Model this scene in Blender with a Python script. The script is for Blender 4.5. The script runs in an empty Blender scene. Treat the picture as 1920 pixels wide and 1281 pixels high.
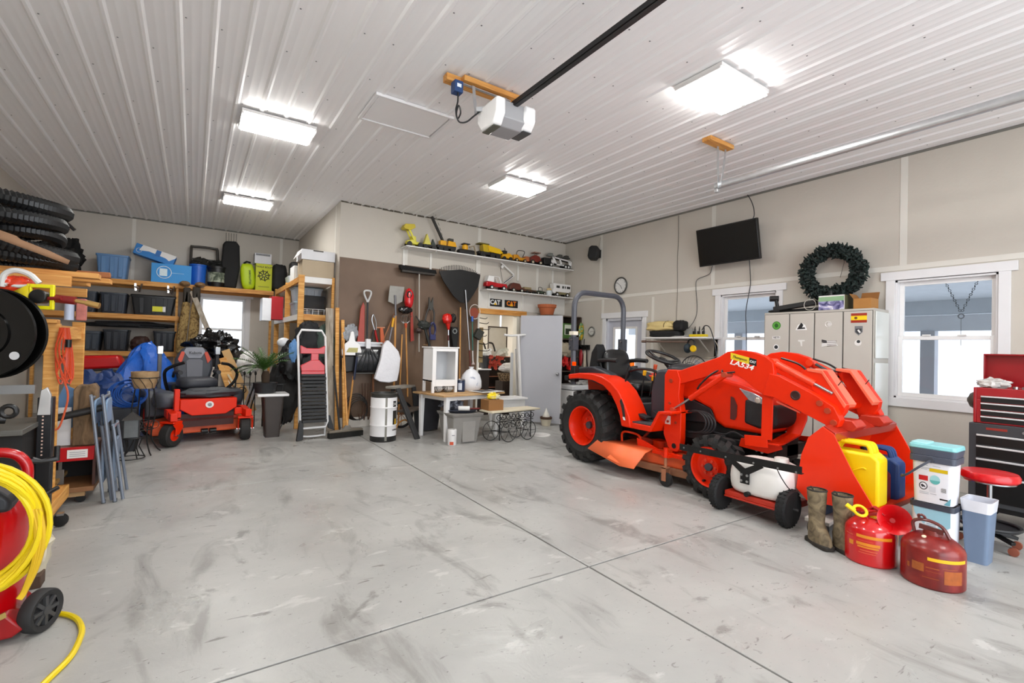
import bpy, math, random
from mathutils import Vector, Matrix, Euler, noise
random.seed(7)
PI=math.pi
sc=bpy.context.scene
COL=sc.collection
# ---------------- camera ----------------
cd=bpy.data.cameras.new('camera'); cam=bpy.data.objects.new('camera',cd); COL.objects.link(cam)
cd.lens=16.813; cd.sensor_width=36; cd.clip_start=.05; cd.clip_end=200
def cam_axes(yaw,pit,rol):
    f=Vector((math.sin(yaw)*math.cos(pit),math.cos(yaw)*math.cos(pit),math.sin(pit)))
    r=Vector((math.cos(yaw),-math.sin(yaw),0)); u=r.cross(f)
    return r*math.cos(rol)+u*math.sin(rol), -r*math.sin(rol)+u*math.cos(rol), f
_r,_u,_f=cam_axes(.5886,.0151,.0267)
m=Matrix((_r,_u,-_f)).transposed().to_4x4(); m.translation=(0,0,1.4); cam.matrix_world=m
sc.camera=cam
# ---------------- world, exposure ----------------
w=bpy.data.worlds.new('world'); sc.world=w; w.use_nodes=True
nt=w.node_tree; nt.nodes.clear()
wo=nt.nodes.new('ShaderNodeOutputWorld'); bg=nt.nodes.new('ShaderNodeBackground')
bg.inputs[0].default_value=(.80,.88,1,1); bg.inputs[1].default_value=2.2
nt.links.new(bg.outputs[0],wo.inputs[0])
sc.view_settings.view_transform='Standard'; sc.view_settings.look='None'
sc.view_settings.exposure=0.0; sc.view_settings.gamma=1; sc.view_settings.use_curve_mapping=False
LAMP_EMIT=44.0   # lenses of the ceiling lights
def area(name,loc,rot,sx,sy,power,col=(1,1,1)):
    l=bpy.data.lights.new(name,'AREA'); l.shape='RECTANGLE'; l.size=sx; l.size_y=sy; l.energy=power; l.color=col
    o=bpy.data.objects.new(name,l); COL.objects.link(o); o.location=loc; o.rotation_euler=rot; return o
LIGHTS=[(.705,2.5),(.705,5.8),(.705,9.2),(3.86,-.8),(.705,-.8),(3.86,5.74),(3.86,2.52)]
# added fill lamp for daylight through an assumed open garage doorway behind the camera
area('garage_doorway_fill',(2.2,-2.9,1.75),(PI/2,0,0),6.5,3.2,190,(.95,.975,1))
area('washroom_fill',(5.2,9.8,2.5),(0,0,0),.6,.6,75,(1,.97,.92))  # added lamp without a fixture, brightens the washroom interior
# ---------------- helpers ----------------
def lin(h):
    h=h.lstrip('#'); c=[int(h[i:i+2],16)/255 for i in (0,2,4)]
    return tuple((v/12.92 if v<=.04045 else ((v+.055)/1.055)**2.4) for v in c)+(1,)
_MC={}
def mat(hexc,rough=.5,metal=0,var=.06,scale=8,bump=0,bscale=60,name=None,coat=0,emit=0,alpha=1,trans=0,spec=.5):
    k=(hexc,rough,metal,var,scale,bump,bscale,coat,emit,alpha,trans,spec)
    if k in _MC: return _MC[k]
    mt=bpy.data.materials.new(name or 'mat_'+hexc.strip('#')); mt.use_nodes=True
    n=mt.node_tree.nodes; L=mt.node_tree.links; b=n['Principled BSDF']
    c=lin(hexc)
    b.inputs['Base Color'].default_value=c; b.inputs['Roughness'].default_value=rough; b.inputs['Metallic'].default_value=metal
    b.inputs['Specular IOR Level'].default_value=spec
    if coat: b.inputs['Coat Weight'].default_value=coat; b.inputs['Coat Roughness'].default_value=.08
    if trans: b.inputs['Transmission Weight'].default_value=trans
    if alpha<1: b.inputs['Alpha'].default_value=alpha
    if emit: b.inputs['Emission Color'].default_value=c; b.inputs['Emission Strength'].default_value=emit
    if var>0:
        tc=n.new('ShaderNodeTexCoord'); nz=n.new('ShaderNodeTexNoise'); nz.inputs['Scale'].default_value=scale; nz.inputs['Detail'].default_value=4
        L.new(tc.outputs['Object'],nz.inputs['Vector'])
        mx=n.new('ShaderNodeMix'); mx.data_type='RGBA'
        mx.inputs[6].default_value=tuple(min(1,v*(1-var*1.6)) for v in c[:3])+(1,); mx.inputs[7].default_value=tuple(min(1,v*(1+var*1.6)) for v in c[:3])+(1,)
        L.new(nz.outputs['Fac'],mx.inputs[0]); L.new(mx.outputs[2],b.inputs['Base Color'])
    if bump:
        tc=n.new('ShaderNodeTexCoord'); nz=n.new('ShaderNodeTexNoise'); nz.inputs['Scale'].default_value=bscale; nz.inputs['Detail'].default_value=3
        bp=n.new('ShaderNodeBump'); bp.inputs['Strength'].default_value=bump; bp.inputs['Distance'].default_value=.02
        L.new(tc.outputs['Object'],nz.inputs['Vector']); L.new(nz.outputs['Fac'],bp.inputs['Height']); L.new(bp.outputs[0],b.inputs['Normal'])
    _MC[k]=mt; return mt
def ramp_mat(name,stops,scale=5,rough=.6,dist=0,detail=5,stretch=(1,1,1),bump=0,wave=False):
    mt=bpy.data.materials.new(name); mt.use_nodes=True; n=mt.node_tree.nodes; L=mt.node_tree.links; b=n['Principled BSDF']
    b.inputs['Roughness'].default_value=rough
    tc=n.new('ShaderNodeTexCoord'); mp=n.new('ShaderNodeMapping'); mp.inputs['Scale'].default_value=stretch
    L.new(tc.outputs['Object'],mp.inputs['Vector'])
    nz=n.new('ShaderNodeTexWave' if wave else 'ShaderNodeTexNoise')
    nz.inputs['Scale'].default_value=scale; nz.inputs['Distortion'].default_value=dist; nz.inputs['Detail'].default_value=detail
    L.new(mp.outputs[0],nz.inputs['Vector'])
    cr=n.new('ShaderNodeValToRGB'); el=cr.color_ramp.elements
    while len(el)<len(stops): el.new(.5)
    for e,(p,h) in zip(el,stops): e.position=p; e.color=lin(h)
    L.new(nz.outputs['Fac'],cr.inputs[0]); L.new(cr.outputs[0],b.inputs['Base Color'])
    if bump:
        bp=n.new('ShaderNodeBump'); bp.inputs['Strength'].default_value=bump; bp.inputs['Distance'].default_value=.01
        L.new(nz.outputs['Fac'],bp.inputs['Height']); L.new(bp.outputs[0],b.inputs['Normal'])
    return mt
def smooth_path(P,k=4):
    o=[]
    for i in range(len(P)-1):
        a=P[i-1] if i else P[0]*2-P[1]; b=P[i]; c=P[i+1]; d=P[i+2] if i+2<len(P) else c*2-b
        for j in range(k):
            t=j/k; o.append(((b*2)+(c-a)*t+(a*2-b*5+c*4-d)*t*t+(b*3-a-c*3+d)*t**3)*.5)
    return o+[P[-1]]
class M:
    """collects shapes into one mesh; coordinates are room coordinates unless the thing is turned"""
    def __init__(s): s.V=[];s.F=[];s.I=[];s.mi=0;s.T=Matrix.Identity(4)
    def xf(s,loc=(0,0,0),rot=(0,0,0),scl=1):
        s.T=Matrix.Translation(loc)@Euler(rot).to_matrix().to_4x4()@Matrix.Diagonal((scl,scl,scl,1) if not hasattr(scl,'__len__') else (*scl,1)); return s
    def add(s,vs,fs):
        o=len(s.V); s.V+= [s.T@Vector(v) for v in vs]
        for f in fs: s.F.append([i+o for i in f]); s.I.append(s.mi)
        return s
    def bb(s,x0,x1,y0,y1,z0,z1):
        vs=[(x,y,z) for z in (z0,z1) for y in (y0,y1) for x in (x0,x1)]
        return s.add(vs,[(0,2,3,1),(4,5,7,6),(0,1,5,4),(1,3,7,5),(3,2,6,7),(2,0,4,6)])
    def box(s,c,d,rot=None):
        x,y,z=(v/2 for v in d); q=Euler(rot).to_matrix() if rot else Matrix.Identity(3)
        vs=[q@Vector((a*x,b*y,e*z))+Vector(c) for e in (-1,1) for b in (-1,1) for a in (-1,1)]
        return s.add(vs,[(0,2,3,1),(4,5,7,6),(0,1,5,4),(1,3,7,5),(3,2,6,7),(2,0,4,6)])
    def bar(s,p,q,w,h,up=(0,0,1)):
        p=Vector(p);q=Vector(q);d=(q-p).normalized();u=Vector(up)
        if abs(d.dot(u))>.98: u=Vector((0,1,0))
        a=d.cross(u).normalized()*w/2; b=a.cross(d).normalized()*h/2
        vs=[p-a-b,p+a-b,p+a+b,p-a+b,q-a-b,q+a-b,q+a+b,q-a+b]
        return s.add(vs,[(0,1,2,3),(7,6,5,4),(0,4,5,1),(1,5,6,2),(2,6,7,3),(3,7,4,0)])
    def cyl(s,p,q,r,r2=None,n=16,cap=True):
        p=Vector(p);q=Vector(q);r2=r if r2 is None else r2;d=(q-p).normalized()
        a=d.orthogonal().normalized(); b=d.cross(a); vs=[]
        for c,rr in ((p,r),(q,r2)):
            for i in range(n):
                t=2*PI*i/n; vs.append(c+a*math.cos(t)*rr+b*math.sin(t)*rr)
        fs=[(i,(i+1)%n,n+(i+1)%n,n+i) for i in range(n)]
        if cap: fs+=[tuple(range(n))[::-1],tuple(range(n,2*n))]
        return s.add(vs,fs)
    def tube(s,pts,r,n=8,closed=False,radii=None):
        P=[Vector(p) for p in pts]
        if not closed and radii is None and 4<=len(P)<=12: P=smooth_path(P)
        m_=len(P); vs=[];fs=[]; a=None
        for i,p in enumerate(P):
            if closed: d=(P[(i+1)%m_]-P[i-1]).normalized()
            else: d=(P[min(i+1,m_-1)]-P[max(i-1,0)]).normalized()
            if a is None: a=d.orthogonal().normalized()
            a=(a-d*a.dot(d)); a=a.normalized() if a.length>1e-6 else d.orthogonal().normalized()
            b=d.cross(a); rr=radii[i] if radii else r
            for k in range(n):
                t=2*PI*k/n; vs.append(p+a*math.cos(t)*rr+b*math.sin(t)*rr)
        for i in range(m_ if closed else m_-1):
            j=(i+1)%m_
            for k in range(n): fs.append((i*n+k,i*n+(k+1)%n,j*n+(k+1)%n,j*n+k))
        if not closed: fs+=[tuple(range(n))[::-1],tuple(range((m_-1)*n,m_*n))]
        return s.add(vs,fs)
    def lathe(s,prof,c=(0,0,0),n=24,axis='z',sx=1,sy=1,cap=True):
        vs=[];fs=[];c=Vector(c)
        for r,z in prof:
            for k in range(n):
                t=2*PI*k/n; v=(r*math.cos(t)*sx,r*math.sin(t)*sy,z)
                if axis=='x': v=(v[2],v[0],v[1])
                if axis=='y': v=(v[0],v[2],v[1])
                vs.append(c+Vector(v))
        for i in range(len(prof)-1):
            for k in range(n): fs.append((i*n+k,i*n+(k+1)%n,(i+1)*n+(k+1)%n,(i+1)*n+k))
        if cap: fs+=[tuple(range(n))[::-1],tuple(range((len(prof)-1)*n,len(prof)*n))]
        return s.add(vs,fs)
    def prism(s,poly,a0,a1,ax='x',holes=None):
        """extrude a 2-D polygon: ax 'x' -> (y,z) poly, 'y' -> (x,z), 'z' -> (x,y)"""
        n=len(poly)
        f={'x':lambda p,a:(a,p[0],p[1]),'y':lambda p,a:(p[0],a,p[1]),'z':lambda p,a:(p[0],p[1],a)}[ax]
        vs=[f(p,a0) for p in poly]+[f(p,a1) for p in poly]
        return s.add(vs,[tuple(range(n)),tuple(range(n,2*n))[::-1]]+[(i,n+i,n+(i+1)%n,(i+1)%n) for i in range(n)])
    def sph(s,c,r,n=14,m_=9,sc3=(1,1,1)):
        vs=[];fs=[]
        for i in range(m_+1):
            ph=-PI/2+PI*i/m_
            for k in range(n):
                t=2*PI*k/n; vs.append((c[0]+r*sc3[0]*math.cos(ph)*math.cos(t),c[1]+r*sc3[1]*math.cos(ph)*math.sin(t),c[2]+r*sc3[2]*math.sin(ph)))
        for i in range(m_):
            for k in range(n): fs.append((i*n+k,i*n+(k+1)%n,(i+1)*n+(k+1)%n,(i+1)*n+k))
        return s.add(vs,fs)
    def blob(s,c,d,amp=.12,f=3,seed=0,n=28,m_=18,flat=None,sq=1):
        vs=[];fs=[]
        for i in range(m_+1):
            ph=-PI/2+PI*i/m_
            for k in range(n):
                t=2*PI*k/n; u=Vector((math.cos(ph)*math.cos(t),math.cos(ph)*math.sin(t),math.sin(ph)))
                if sq!=1: u=Vector([math.copysign(abs(q)**sq,q) for q in u])
                k_=1+amp*noise.noise(u*f+Vector((seed*7.1,seed,0)))*2+amp*.5*noise.noise(u*f*2.7+Vector((seed,3,1)))*2
                v=Vector((u.x*d[0]/2*k_,u.y*d[1]/2*k_,u.z*d[2]/2*k_))
                if flat is not None: v.z=max(v.z,-flat)
                vs.append(Vector(c)+v)
        for i in range(m_):
            for k in range(n): fs.append((i*n+k,i*n+(k+1)%n,(i+1)*n+(k+1)%n,(i+1)*n+k))
        return s.add(vs,fs)
    def torus(s,c,R1,r,axis='z',n=32,k=8,sx=1,sy=1):
        pts=[]
        for i in range(n):
            t=2*PI*i/n; v=(R1*math.cos(t)*sx,R1*math.sin(t)*sy,0)
            if axis=='x': v=(0,v[0],v[1])
            if axis=='y': v=(v[0],0,v[1])
            pts.append(Vector(c)+Vector(v))
        return s.tube(pts,r,k,True)
    def grid(s,fn,nu,nv,thick=0):
        vs=[fn(i/nu,j/nv) for j in range(nv+1) for i in range(nu+1)]; w_=nu+1
        fs=[(j*w_+i,j*w_+i+1,(j+1)*w_+i+1,(j+1)*w_+i) for j in range(nv) for i in range(nu)]
        return s.add(vs,fs)
SPLIT={'bumper_bracket','wheel_bolts','wheel_bolt','cylinder_pin','deck_lift_link','pivot_pin','frame_bolt','hydraulic_hose','hose','deck_spindle','hinge_pin','grab_rail','floor_screw','bolt','leg','foot','caster','window_pane','slat','drawer_pull','clip','stud','end_cap','chassis_rail'}
def islands(mb):
    n=len(mb.V); par=list(range(n))
    def fd(a):
        while par[a]!=a: par[a]=par[par[a]]; a=par[a]
        return a
    for f in mb.F:
        r=fd(f[0])
        for i in f[1:]: par[fd(i)]=r
    g={}
    for k,f in enumerate(mb.F): g.setdefault(fd(f[0]),[]).append(k)
    out=[]
    for ks in g.values():
        m_=M(); mp={}
        for k in ks:
            nf=[]
            for i in mb.F[k]:
                if i not in mp: mp[i]=len(m_.V); m_.V.append(mb.V[i])
                nf.append(mp[i])
            m_.F.append(nf); m_.I.append(mb.I[k])
        out.append(m_)
    return out
def build(name,mb,mats,parent=None,bev=0,smooth=38,solid=0,local=False,seg=2,sub=0,_one=False):
    me=bpy.data.meshes.new(name)
    V=mb.V
    off=Vector((0,0,0))
    if name in SPLIT and not _one:
        comps=islands(mb); out=None
        for c in comps:
            o_=build(name,c,mats,parent,bev,smooth,solid,local,seg,sub,True); out=out or o_
        return out
    if parent is not None and not local:
        inv=world_of(parent).inverted(); V=[inv@v for v in V]
    me.from_pydata([tuple(v) for v in V],[],mb.F)
    if not isinstance(mats,(list,tuple)): mats=[mats]
    for q in mats: me.materials.append(q)
    if len(mats)>1: me.polygons.foreach_set('material_index',mb.I)
    import bmesh
    bm=bmesh.new(); bm.from_mesh(me); bmesh.ops.recalc_face_normals(bm,faces=bm.faces)
    bm.to_mesh(me); bm.free()
    if smooth:
        me.polygons.foreach_set('use_smooth',[True]*len(me.polygons)); me.set_sharp_from_angle(angle=math.radians(smooth))
    o=bpy.data.objects.new(name,me); COL.objects.link(o)
    if parent is not None: o.parent=parent
    if solid: md=o.modifiers.new('s','SOLIDIFY'); md.thickness=solid; md.offset=0
    if bev: md=o.modifiers.new('b','BEVEL'); md.width=bev; md.segments=seg; md.limit_method='ANGLE'; md.angle_limit=math.radians(40); md.harden_normals=False
    if sub: md=o.modifiers.new('u','SUBSURF'); md.levels=sub; md.render_levels=sub
    return o
def world_of(o):
    mt=o.matrix_basis.copy(); p=o.parent
    while p: mt=p.matrix_basis@mt; p=p.parent
    return mt
def T(name,label,cat,loc=(0,0,0),rz=0,group=None,rot=None):
    o=bpy.data.objects.new(name,None); COL.objects.link(o); o.empty_display_size=.1
    o.location=loc; o.rotation_euler=rot if rot else (0,0,rz)
    o['label']=label; o['category']=cat
    if group: o['group']=group
    return o
def tag(o,label,cat,group=None,kind=None):
    o['label']=label; o['category']=cat
    if group: o['group']=group
    if kind: o['kind']=kind
    return o
def solo(name,label,cat,mb,mats,loc=None,group=None,**k):
    """thing made of one mesh, origin moved to its base"""
    o=build(name,mb,mats,None,**k)
    xs=[v.co for v in o.data.vertices]
    c=Vector(((min(v.x for v in xs)+max(v.x for v in xs))/2,(min(v.y for v in xs)+max(v.y for v in xs))/2,min(v.z for v in xs)))
    o.data.transform(Matrix.Translation(-c)); o.location=c
    return tag(o,label,cat,group)
def struct(name,mb,mats,parent=None,**k):
    o=build(name,mb,mats,parent,**k)
    if parent is None: o['kind']='structure'
    return o
def dup(root,loc,rz=None,label=None,group=None):
    def cp(o,par):
        c=o.copy(); COL.objects.link(c); c.parent=par
        for ch in list(o.children): cp(ch,c)
        return c
    r=cp(root,None); r.location=loc
    if rz is not None: r.rotation_euler=(0,0,rz)
    if label: r['label']=label
    if group: r['group']=group
    return r
def lettering(txt,size,mt,parent,loc,rot,ext=.0006,name='lettering',bold=0,sx=1,shear=0,align='CENTER'):
    """flat lettering; loc/rot in the parent's frame"""
    cu=bpy.data.curves.new(name,'FONT'); cu.body=txt; cu.size=size; cu.extrude=ext; cu.align_x=align; cu.align_y='CENTER'; cu.offset=bold; cu.shear=shear
    cu.resolution_u=3
    o=bpy.data.objects.new('tmp',cu); COL.objects.link(o)
    bpy.context.view_layer.update()
    me=bpy.data.meshes.new_from_object(o.evaluated_get(bpy.context.evaluated_depsgraph_get()))
    bpy.data.objects.remove(o); me.materials.clear(); me.materials.append(mt)
    q=bpy.data.objects.new(name,me); COL.objects.link(q); q.parent=parent; q.location=loc; q.rotation_euler=rot; q.scale=(sx,1,1)
    return q
# common materials
WHITE=mat('#e9e7e4',.45,var=.02); WHITEG=mat('#f0efee',.25,var=.01)
BLACK=mat('#0a0a0b',.42,var=.1); BLACKG=mat('#0b0b0c',.18,var=.0,coat=.4); DGREY=mat('#3a3b3f',.5); GREY=mat('#8b8d8f',.5)
STEEL=mat('#b5b7b9',.28,metal=1,var=.03); DSTEEL=mat('#5a5b5d',.4,metal=.8); GALV=mat('#c4c6c8',.35,metal=.85,var=.08,scale=20)
ORANGE=mat('#e02800',.42,var=.03,coat=.05,spec=.28); ORANGE2=mat('#d53402',.45,var=.05,spec=.28)
RED=mat('#c8090c',.3,var=.03,coat=.4); BRED=mat('#e00810',.35,var=.02)
YELLOW=mat('#f4cf08',.4,var=.03); RUBBER=mat('#121213',.75,var=.15,scale=20); CHARC=mat('#33363d',.55,var=.06)
WOOD=ramp_mat('pine_lumber',[(.25,'#b8782e'),(.5,'#d69a4c'),(.75,'#e8b870')],scale=3,rough=.6,detail=6,stretch=(1.2,1.2,14),dist=.6)
WOODX=ramp_mat('pine_lumber_long',[(.25,'#b8742c'),(.5,'#d3944a'),(.75,'#e6b468')],scale=3,rough=.6,detail=6,stretch=(1,14,14),dist=.6)
WOODY=ramp_mat('pine_lumber_deep',[(.25,'#b9762e'),(.5,'#d6994c'),(.75,'#e6b468')],scale=3,rough=.6,detail=6,stretch=(14,1,14),dist=.6)
OLDWOOD=ramp_mat('weathered_lumber',[(.2,'#6f6355'),(.5,'#9c9182'),(.8,'#bcb3a6')],scale=3,rough=.8,detail=6,stretch=(6,6,1),dist=1)
CARD=mat('#a9773f',.8,var=.06); CARDG=mat('#8f6c50',.85,var=.08)
HANDLE=ramp_mat('ash_handle',[(.2,'#a8682c'),(.6,'#cf9650'),(.9,'#dcae6c')],scale=4,rough=.5,stretch=(8,8,1))
TERRA=mat('#b5623a',.8,var=.08); TOTE=mat('#23272e',.5,var=.05)
GLASS=mat('#ffffff',.02,var=0,trans=1)
# ================= the room =================
# floor: poured slabs with sawn joints
def floor_mat():
    mt=bpy.data.materials.new('concrete'); mt.use_nodes=True; n=mt.node_tree.nodes; L=mt.node_tree.links; b=n['Principled BSDF']
    tc=n.new('ShaderNodeNewGeometry')
    def noi(s,d=6,dist=0,st=(1,1,1),rot=0):
        mp=n.new('ShaderNodeMapping'); mp.inputs['Scale'].default_value=st; mp.inputs['Rotation'].default_value=(0,0,rot); L.new(tc.outputs['Position'],mp.inputs['Vector'])
        z=n.new('ShaderNodeTexNoise'); z.inputs['Scale'].default_value=s; z.inputs['Detail'].default_value=d; z.inputs['Distortion'].default_value=dist; z.inputs['Roughness'].default_value=.62
        L.new(mp.outputs[0],z.inputs['Vector']); return z.outputs['Fac']
    def rmp(src,a,b_,va=0,vb=1):
        r=n.new('ShaderNodeMapRange'); r.inputs[1].default_value=a; r.inputs[2].default_value=b_; r.inputs[3].default_value=va; r.inputs[4].default_value=vb; L.new(src,r.inputs[0]); return r.outputs[0]
    def mix(f,a,c):
        x=n.new('ShaderNodeMix'); x.data_type='RGBA'; L.new(f,x.inputs[0])
        if isinstance(a,tuple): x.inputs[6].default_value=a
        else: L.new(a,x.inputs[6])
        x.inputs[7].default_value=c; return x.outputs[2]
    c=mix(rmp(noi(.9,5,.6),.3,.7),lin('#9c9b98'),lin('#afaeaa'))
    c=mix(rmp(noi(3.2,8,.9,(1,.35,1),.3),.54,.66,0,.85),c,lin('#84827e'))
    c=mix(rmp(noi(2.2,8,1.2,(.4,1,1),-.2),.60,.72,0,.65),c,lin('#c3c0bc'))
    c=mix(rmp(noi(1.3,8,2.0),.62,.67,0,.6),c,lin('#6f6c68'))
    c=mix(rmp(noi(11,4,.5,(.25,1,1),.1),.67,.71,0,.75),c,lin('#5d5954'))
    c=mix(rmp(noi(40,2,0),.68,.74,0,.8),c,lin('#5f5b57'))
    c=mix(rmp(noi(26,5,.8,(.35,1,1),.15),.65,.70,0,.7),c,lin('#6f6c66')); c=mix(rmp(noi(5,9,.3,(.5,1,1),.5),.62,.66,0,.4),c,lin('#cfceca'))
    L.new(c,b.inputs['Base Color'])
    rr=rmp(noi(1.8,5,.5),.3,.7,.24,.5); L.new(rr,b.inputs['Roughness'])
    bp=n.new('ShaderNodeBump'); bp.inputs['Strength'].default_value=.3; bp.inputs['Distance'].default_value=.01
    L.new(noi(6,8,.4),bp.inputs['Height']); L.new(bp.outputs[0],b.inputs['Normal'])
    return mt
CONC=floor_mat()
XL,XR,YB,YA,ZC,XC,YF=-2.36,6.87,8.23,12.02,3.80,1.99,-3.0
fl=struct('floor',M().bb(-2.5,7.2,YF-.3,12.4,-.2,-.03),mat('#57523f',.9))
xs=[-2.5,-.9,2.18,5.25,7.2]; ys=[YF-.3,-.76,2.30,5.36,8.42,12.4]; g=.0065
for i in range(4):
    for j in range(5):
        struct('slab',M().bb(xs[i]+g,xs[i+1]-g,ys[j]+g,ys[j+1]-g,-.03,0),CONC,fl,bev=.002,seg=1)
WALLM=mat('#cac3b8',.72,var=.025,scale=2.5,bump=.08,bscale=35,name='painted_board')
SEAM=mat('#e0dcd3',.6,var=.02)
TRIM=mat('#e6e5e6',.4,var=.015)
BASE=mat('#d8d3ca',.6,var=.04)
# right wall with window and door openings
def wall_x(name,x0,x1,y0,y1,holes,mt):
    mb=M(); hs=sorted(holes); y=y0
    for a,b_,z0,z1 in hs:
        mb.bb(x0,x1,y,a,0,ZC)
        if z0>0: mb.bb(x0,x1,a,b_,0,z0)
        mb.bb(x0,x1,a,b_,z1,ZC); y=b_
    mb.bb(x0,x1,y,y1,0,ZC); return struct(name,mb,mt,smooth=0)
def wall_y(name,y0,y1,x0,x1,holes,mt,top=ZC):
    mb=M(); x=x0
    for a,b_,z0,z1 in sorted(holes):
        mb.bb(x,a,y0,y1,0,top)
        if z0>0: mb.bb(a,b_,y0,y1,0,z0)
        mb.bb(a,b_,y0,y1,z1,top); x=b_
    mb.bb(x,x1,y0,y1,0,top); return struct(name,mb,mt,smooth=0)
W3=(1.31,2.18,.95,2.32); W2=(3.56,4.42,.95,2.32); D1=(5.98,6.91,0,2.05)
wr=wall_x('wall_right',XR,XR+.15,YF,YB+2.6,[W3,W2,D1],WALLM)
wb=wall_y('wall_back',YB,YB+.12,XC,XR,[(4.68,5.62,0,2.08)],WALLM)
wal=wall_y('wall_alcove_back',YA,YA+.15,XL-.15,XC,[(.1,.95,.95,2.34)],WALLM)
was=struct('wall_alcove_side',M().bb(XC,XC+.12,YB+.12,YA+.15,0,ZC),WALLM,smooth=0)
wl=struct('wall_left',M().bb(XL-.15,XL,YF,YA,0,ZC),WALLM,smooth=0)
wf=wall_y('wall_front',YF-.15,YF,XL-.15,XR+.15,[(-1.1,5.5,0,3.3)],WALLM)
struct('wall_washroom',M().bb(3.9,XR,10.9,11.0,0,2.7).bb(3.9,4.0,YB+.12,10.9,0,2.7),mat('#cfc9be',.7,var=.02),smooth=0)
struct('ceiling_washroom',M().bb(3.9,XR,YB+.12,11.0,2.6,2.7),mat('#d6d1c8',.7,var=.02),smooth=0)
# panel seams: flat joint strips on the boards
def strip(par,*b): struct('joint_strip',M().bb(*b),SEAM,par,bev=.001,seg=1)
for y in (-.35,2.11,4.57,7.10): strip(wr,XR-.004,XR,y-.035,y+.035,2.5,ZC-.03)
for y in (7.02,5.75,3.1,.7): strip(wr,XR-.004,XR,y-.03,y+.03,.15,2.44 if y<5.5 or y>6.95 else 2.4)
strip(wr,XR-.006,XR,YF,YB,2.44,2.5)
strip(wb,4.66-.04,4.66+.03,YB-.004,YB,2.86,ZC-.03)
for x in (3.15,3.62,6.1): strip(wb,x-.03,x+.03,YB-.004,YB,2.60,3.15)
for x in (-1.03,1.62): strip(wal,x-.03,x+.03,YA-.004,YA,2.45,ZC-.03)
strip(was,XC-.004,XC,8.5,8.56,2.4,ZC-.03)
# lower white lining round the doorway and the light band of board below the shelf
struct('trim_1',M().bb(4.66,XR,YB-.012,YB,2.18,2.55),mat('#dcd8d0',.6,var=.02))
struct('trim_2',M().bb(4.655,4.69,YB-.03,YB+.12,0,2.08),mat('#e2ded4',.5,var=.02))
struct('trim_3',M().bb(5.58,5.64,YB-.03,YB+.12,0,2.08),mat('#e4dfd2',.5,var=.02))
struct('trim_4',M().bb(4.66,5.82,YB-.045,YB-.0,2.08,2.185),WOODX,bev=.003)
struct('baseboard_back',M().bb(XC,4.66,YB-.02,YB,.0,.17),BASE,bev=.003)
struct('baseboard_right',M().bb(XR-.02,XR,YF,5.9,.0,.14).bb(XR-.02,XR,7.0,YB,.0,.14),BASE,bev=.003)
struct('baseboard_alcove',M().bb(XL,XC,YA-.02,YA,.0,.14).bb(XC-.02,XC,YB+.12,YA,.0,.14),BASE,bev=.003)
struct('panel_brown',M().bb(XC+.005,4.655,YB-.015,YB,.17,2.855),ramp_mat('brown_board',[(.3,'#5e4836'),(.55,'#6b5441'),(.75,'#77604c')],scale=1.4,rough=.5,detail=3))
# ceiling: ribbed steel liner panels
CEILM=mat('#f8f7f7',.42,var=.015,scale=1.2,metal=0,spec=.5)
cl=struct('ceiling',M().bb(XL-.15,XR+.15,YF-.15,YA+.15,ZC+.03,ZC+.13),mat('#bbbbbb',.6))
x0=XL-.1; k=0
pv=None
while x0<XR+.1:
    if pv is None:
        prof=[]; P=.2286
        for r_ in range(4):
            b0=r_*P
            prof+=[(b0,-.014),(b0+.022,-.014),(b0+.040,0)]
            for q in (.095,.160): prof+=[(b0+q-.014,0),(b0+q-.004,-.0022),(b0+q+.004,-.0022),(b0+q+.014,0)]
            prof+=[(b0+P-.018,0)]
        prof.append((4*P,-.014))
        mb=M(); vs=[];fs=[]
        for i,(a,z) in enumerate(prof): vs+=[(a,YF-.1,z),(a,YA+.1,z)]
        mb.add(vs,[(2*i,2*i+1,2*i+3,2*i+2) for i in range(len(prof)-1)])
        pv=build('ceiling_panel',mb,CEILM,cl,smooth=15,local=True); pv.location=(x0,0,ZC)
    else:
        c=pv.copy(); COL.objects.link(c); c.parent=cl; c.location=(x0,0,ZC-.001*(k%2))
    x0+=4*.2286; k+=1
mb=M()
for i in range(41):
    for y in [YF+.6+.61*j for j in range(24) if (i+j*2)%3!=1]:
        x=XL-.1+.2286*i+.06
        if x<XR-.05 and not(x>XC and y>YB): mb.add([(x-.006,y-.006,ZC-.003),(x+.006,y-.006,ZC-.003),(x+.006,y+.006,ZC-.003),(x-.006,y+.006,ZC-.003),(x,y,ZC-.007)],[(0,1,4),(1,2,4),(2,3,4),(3,0,4)])
s=build('screw',mb,mat('#6d6d70',.5,var=0),cl,smooth=0); s['kind']='stuff'
# dark uneven strips where the boards meet the ceiling
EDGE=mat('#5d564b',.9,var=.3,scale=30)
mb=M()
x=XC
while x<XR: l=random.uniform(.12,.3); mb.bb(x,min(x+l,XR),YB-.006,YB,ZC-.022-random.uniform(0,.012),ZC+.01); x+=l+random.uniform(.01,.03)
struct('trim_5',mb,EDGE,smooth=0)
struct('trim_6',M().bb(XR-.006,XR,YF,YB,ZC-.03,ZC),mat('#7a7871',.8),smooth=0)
struct('trim_7',M().bb(XL,XC,YA-.006,YA,ZC-.03,ZC),mat('#7a7871',.8),smooth=0)
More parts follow.
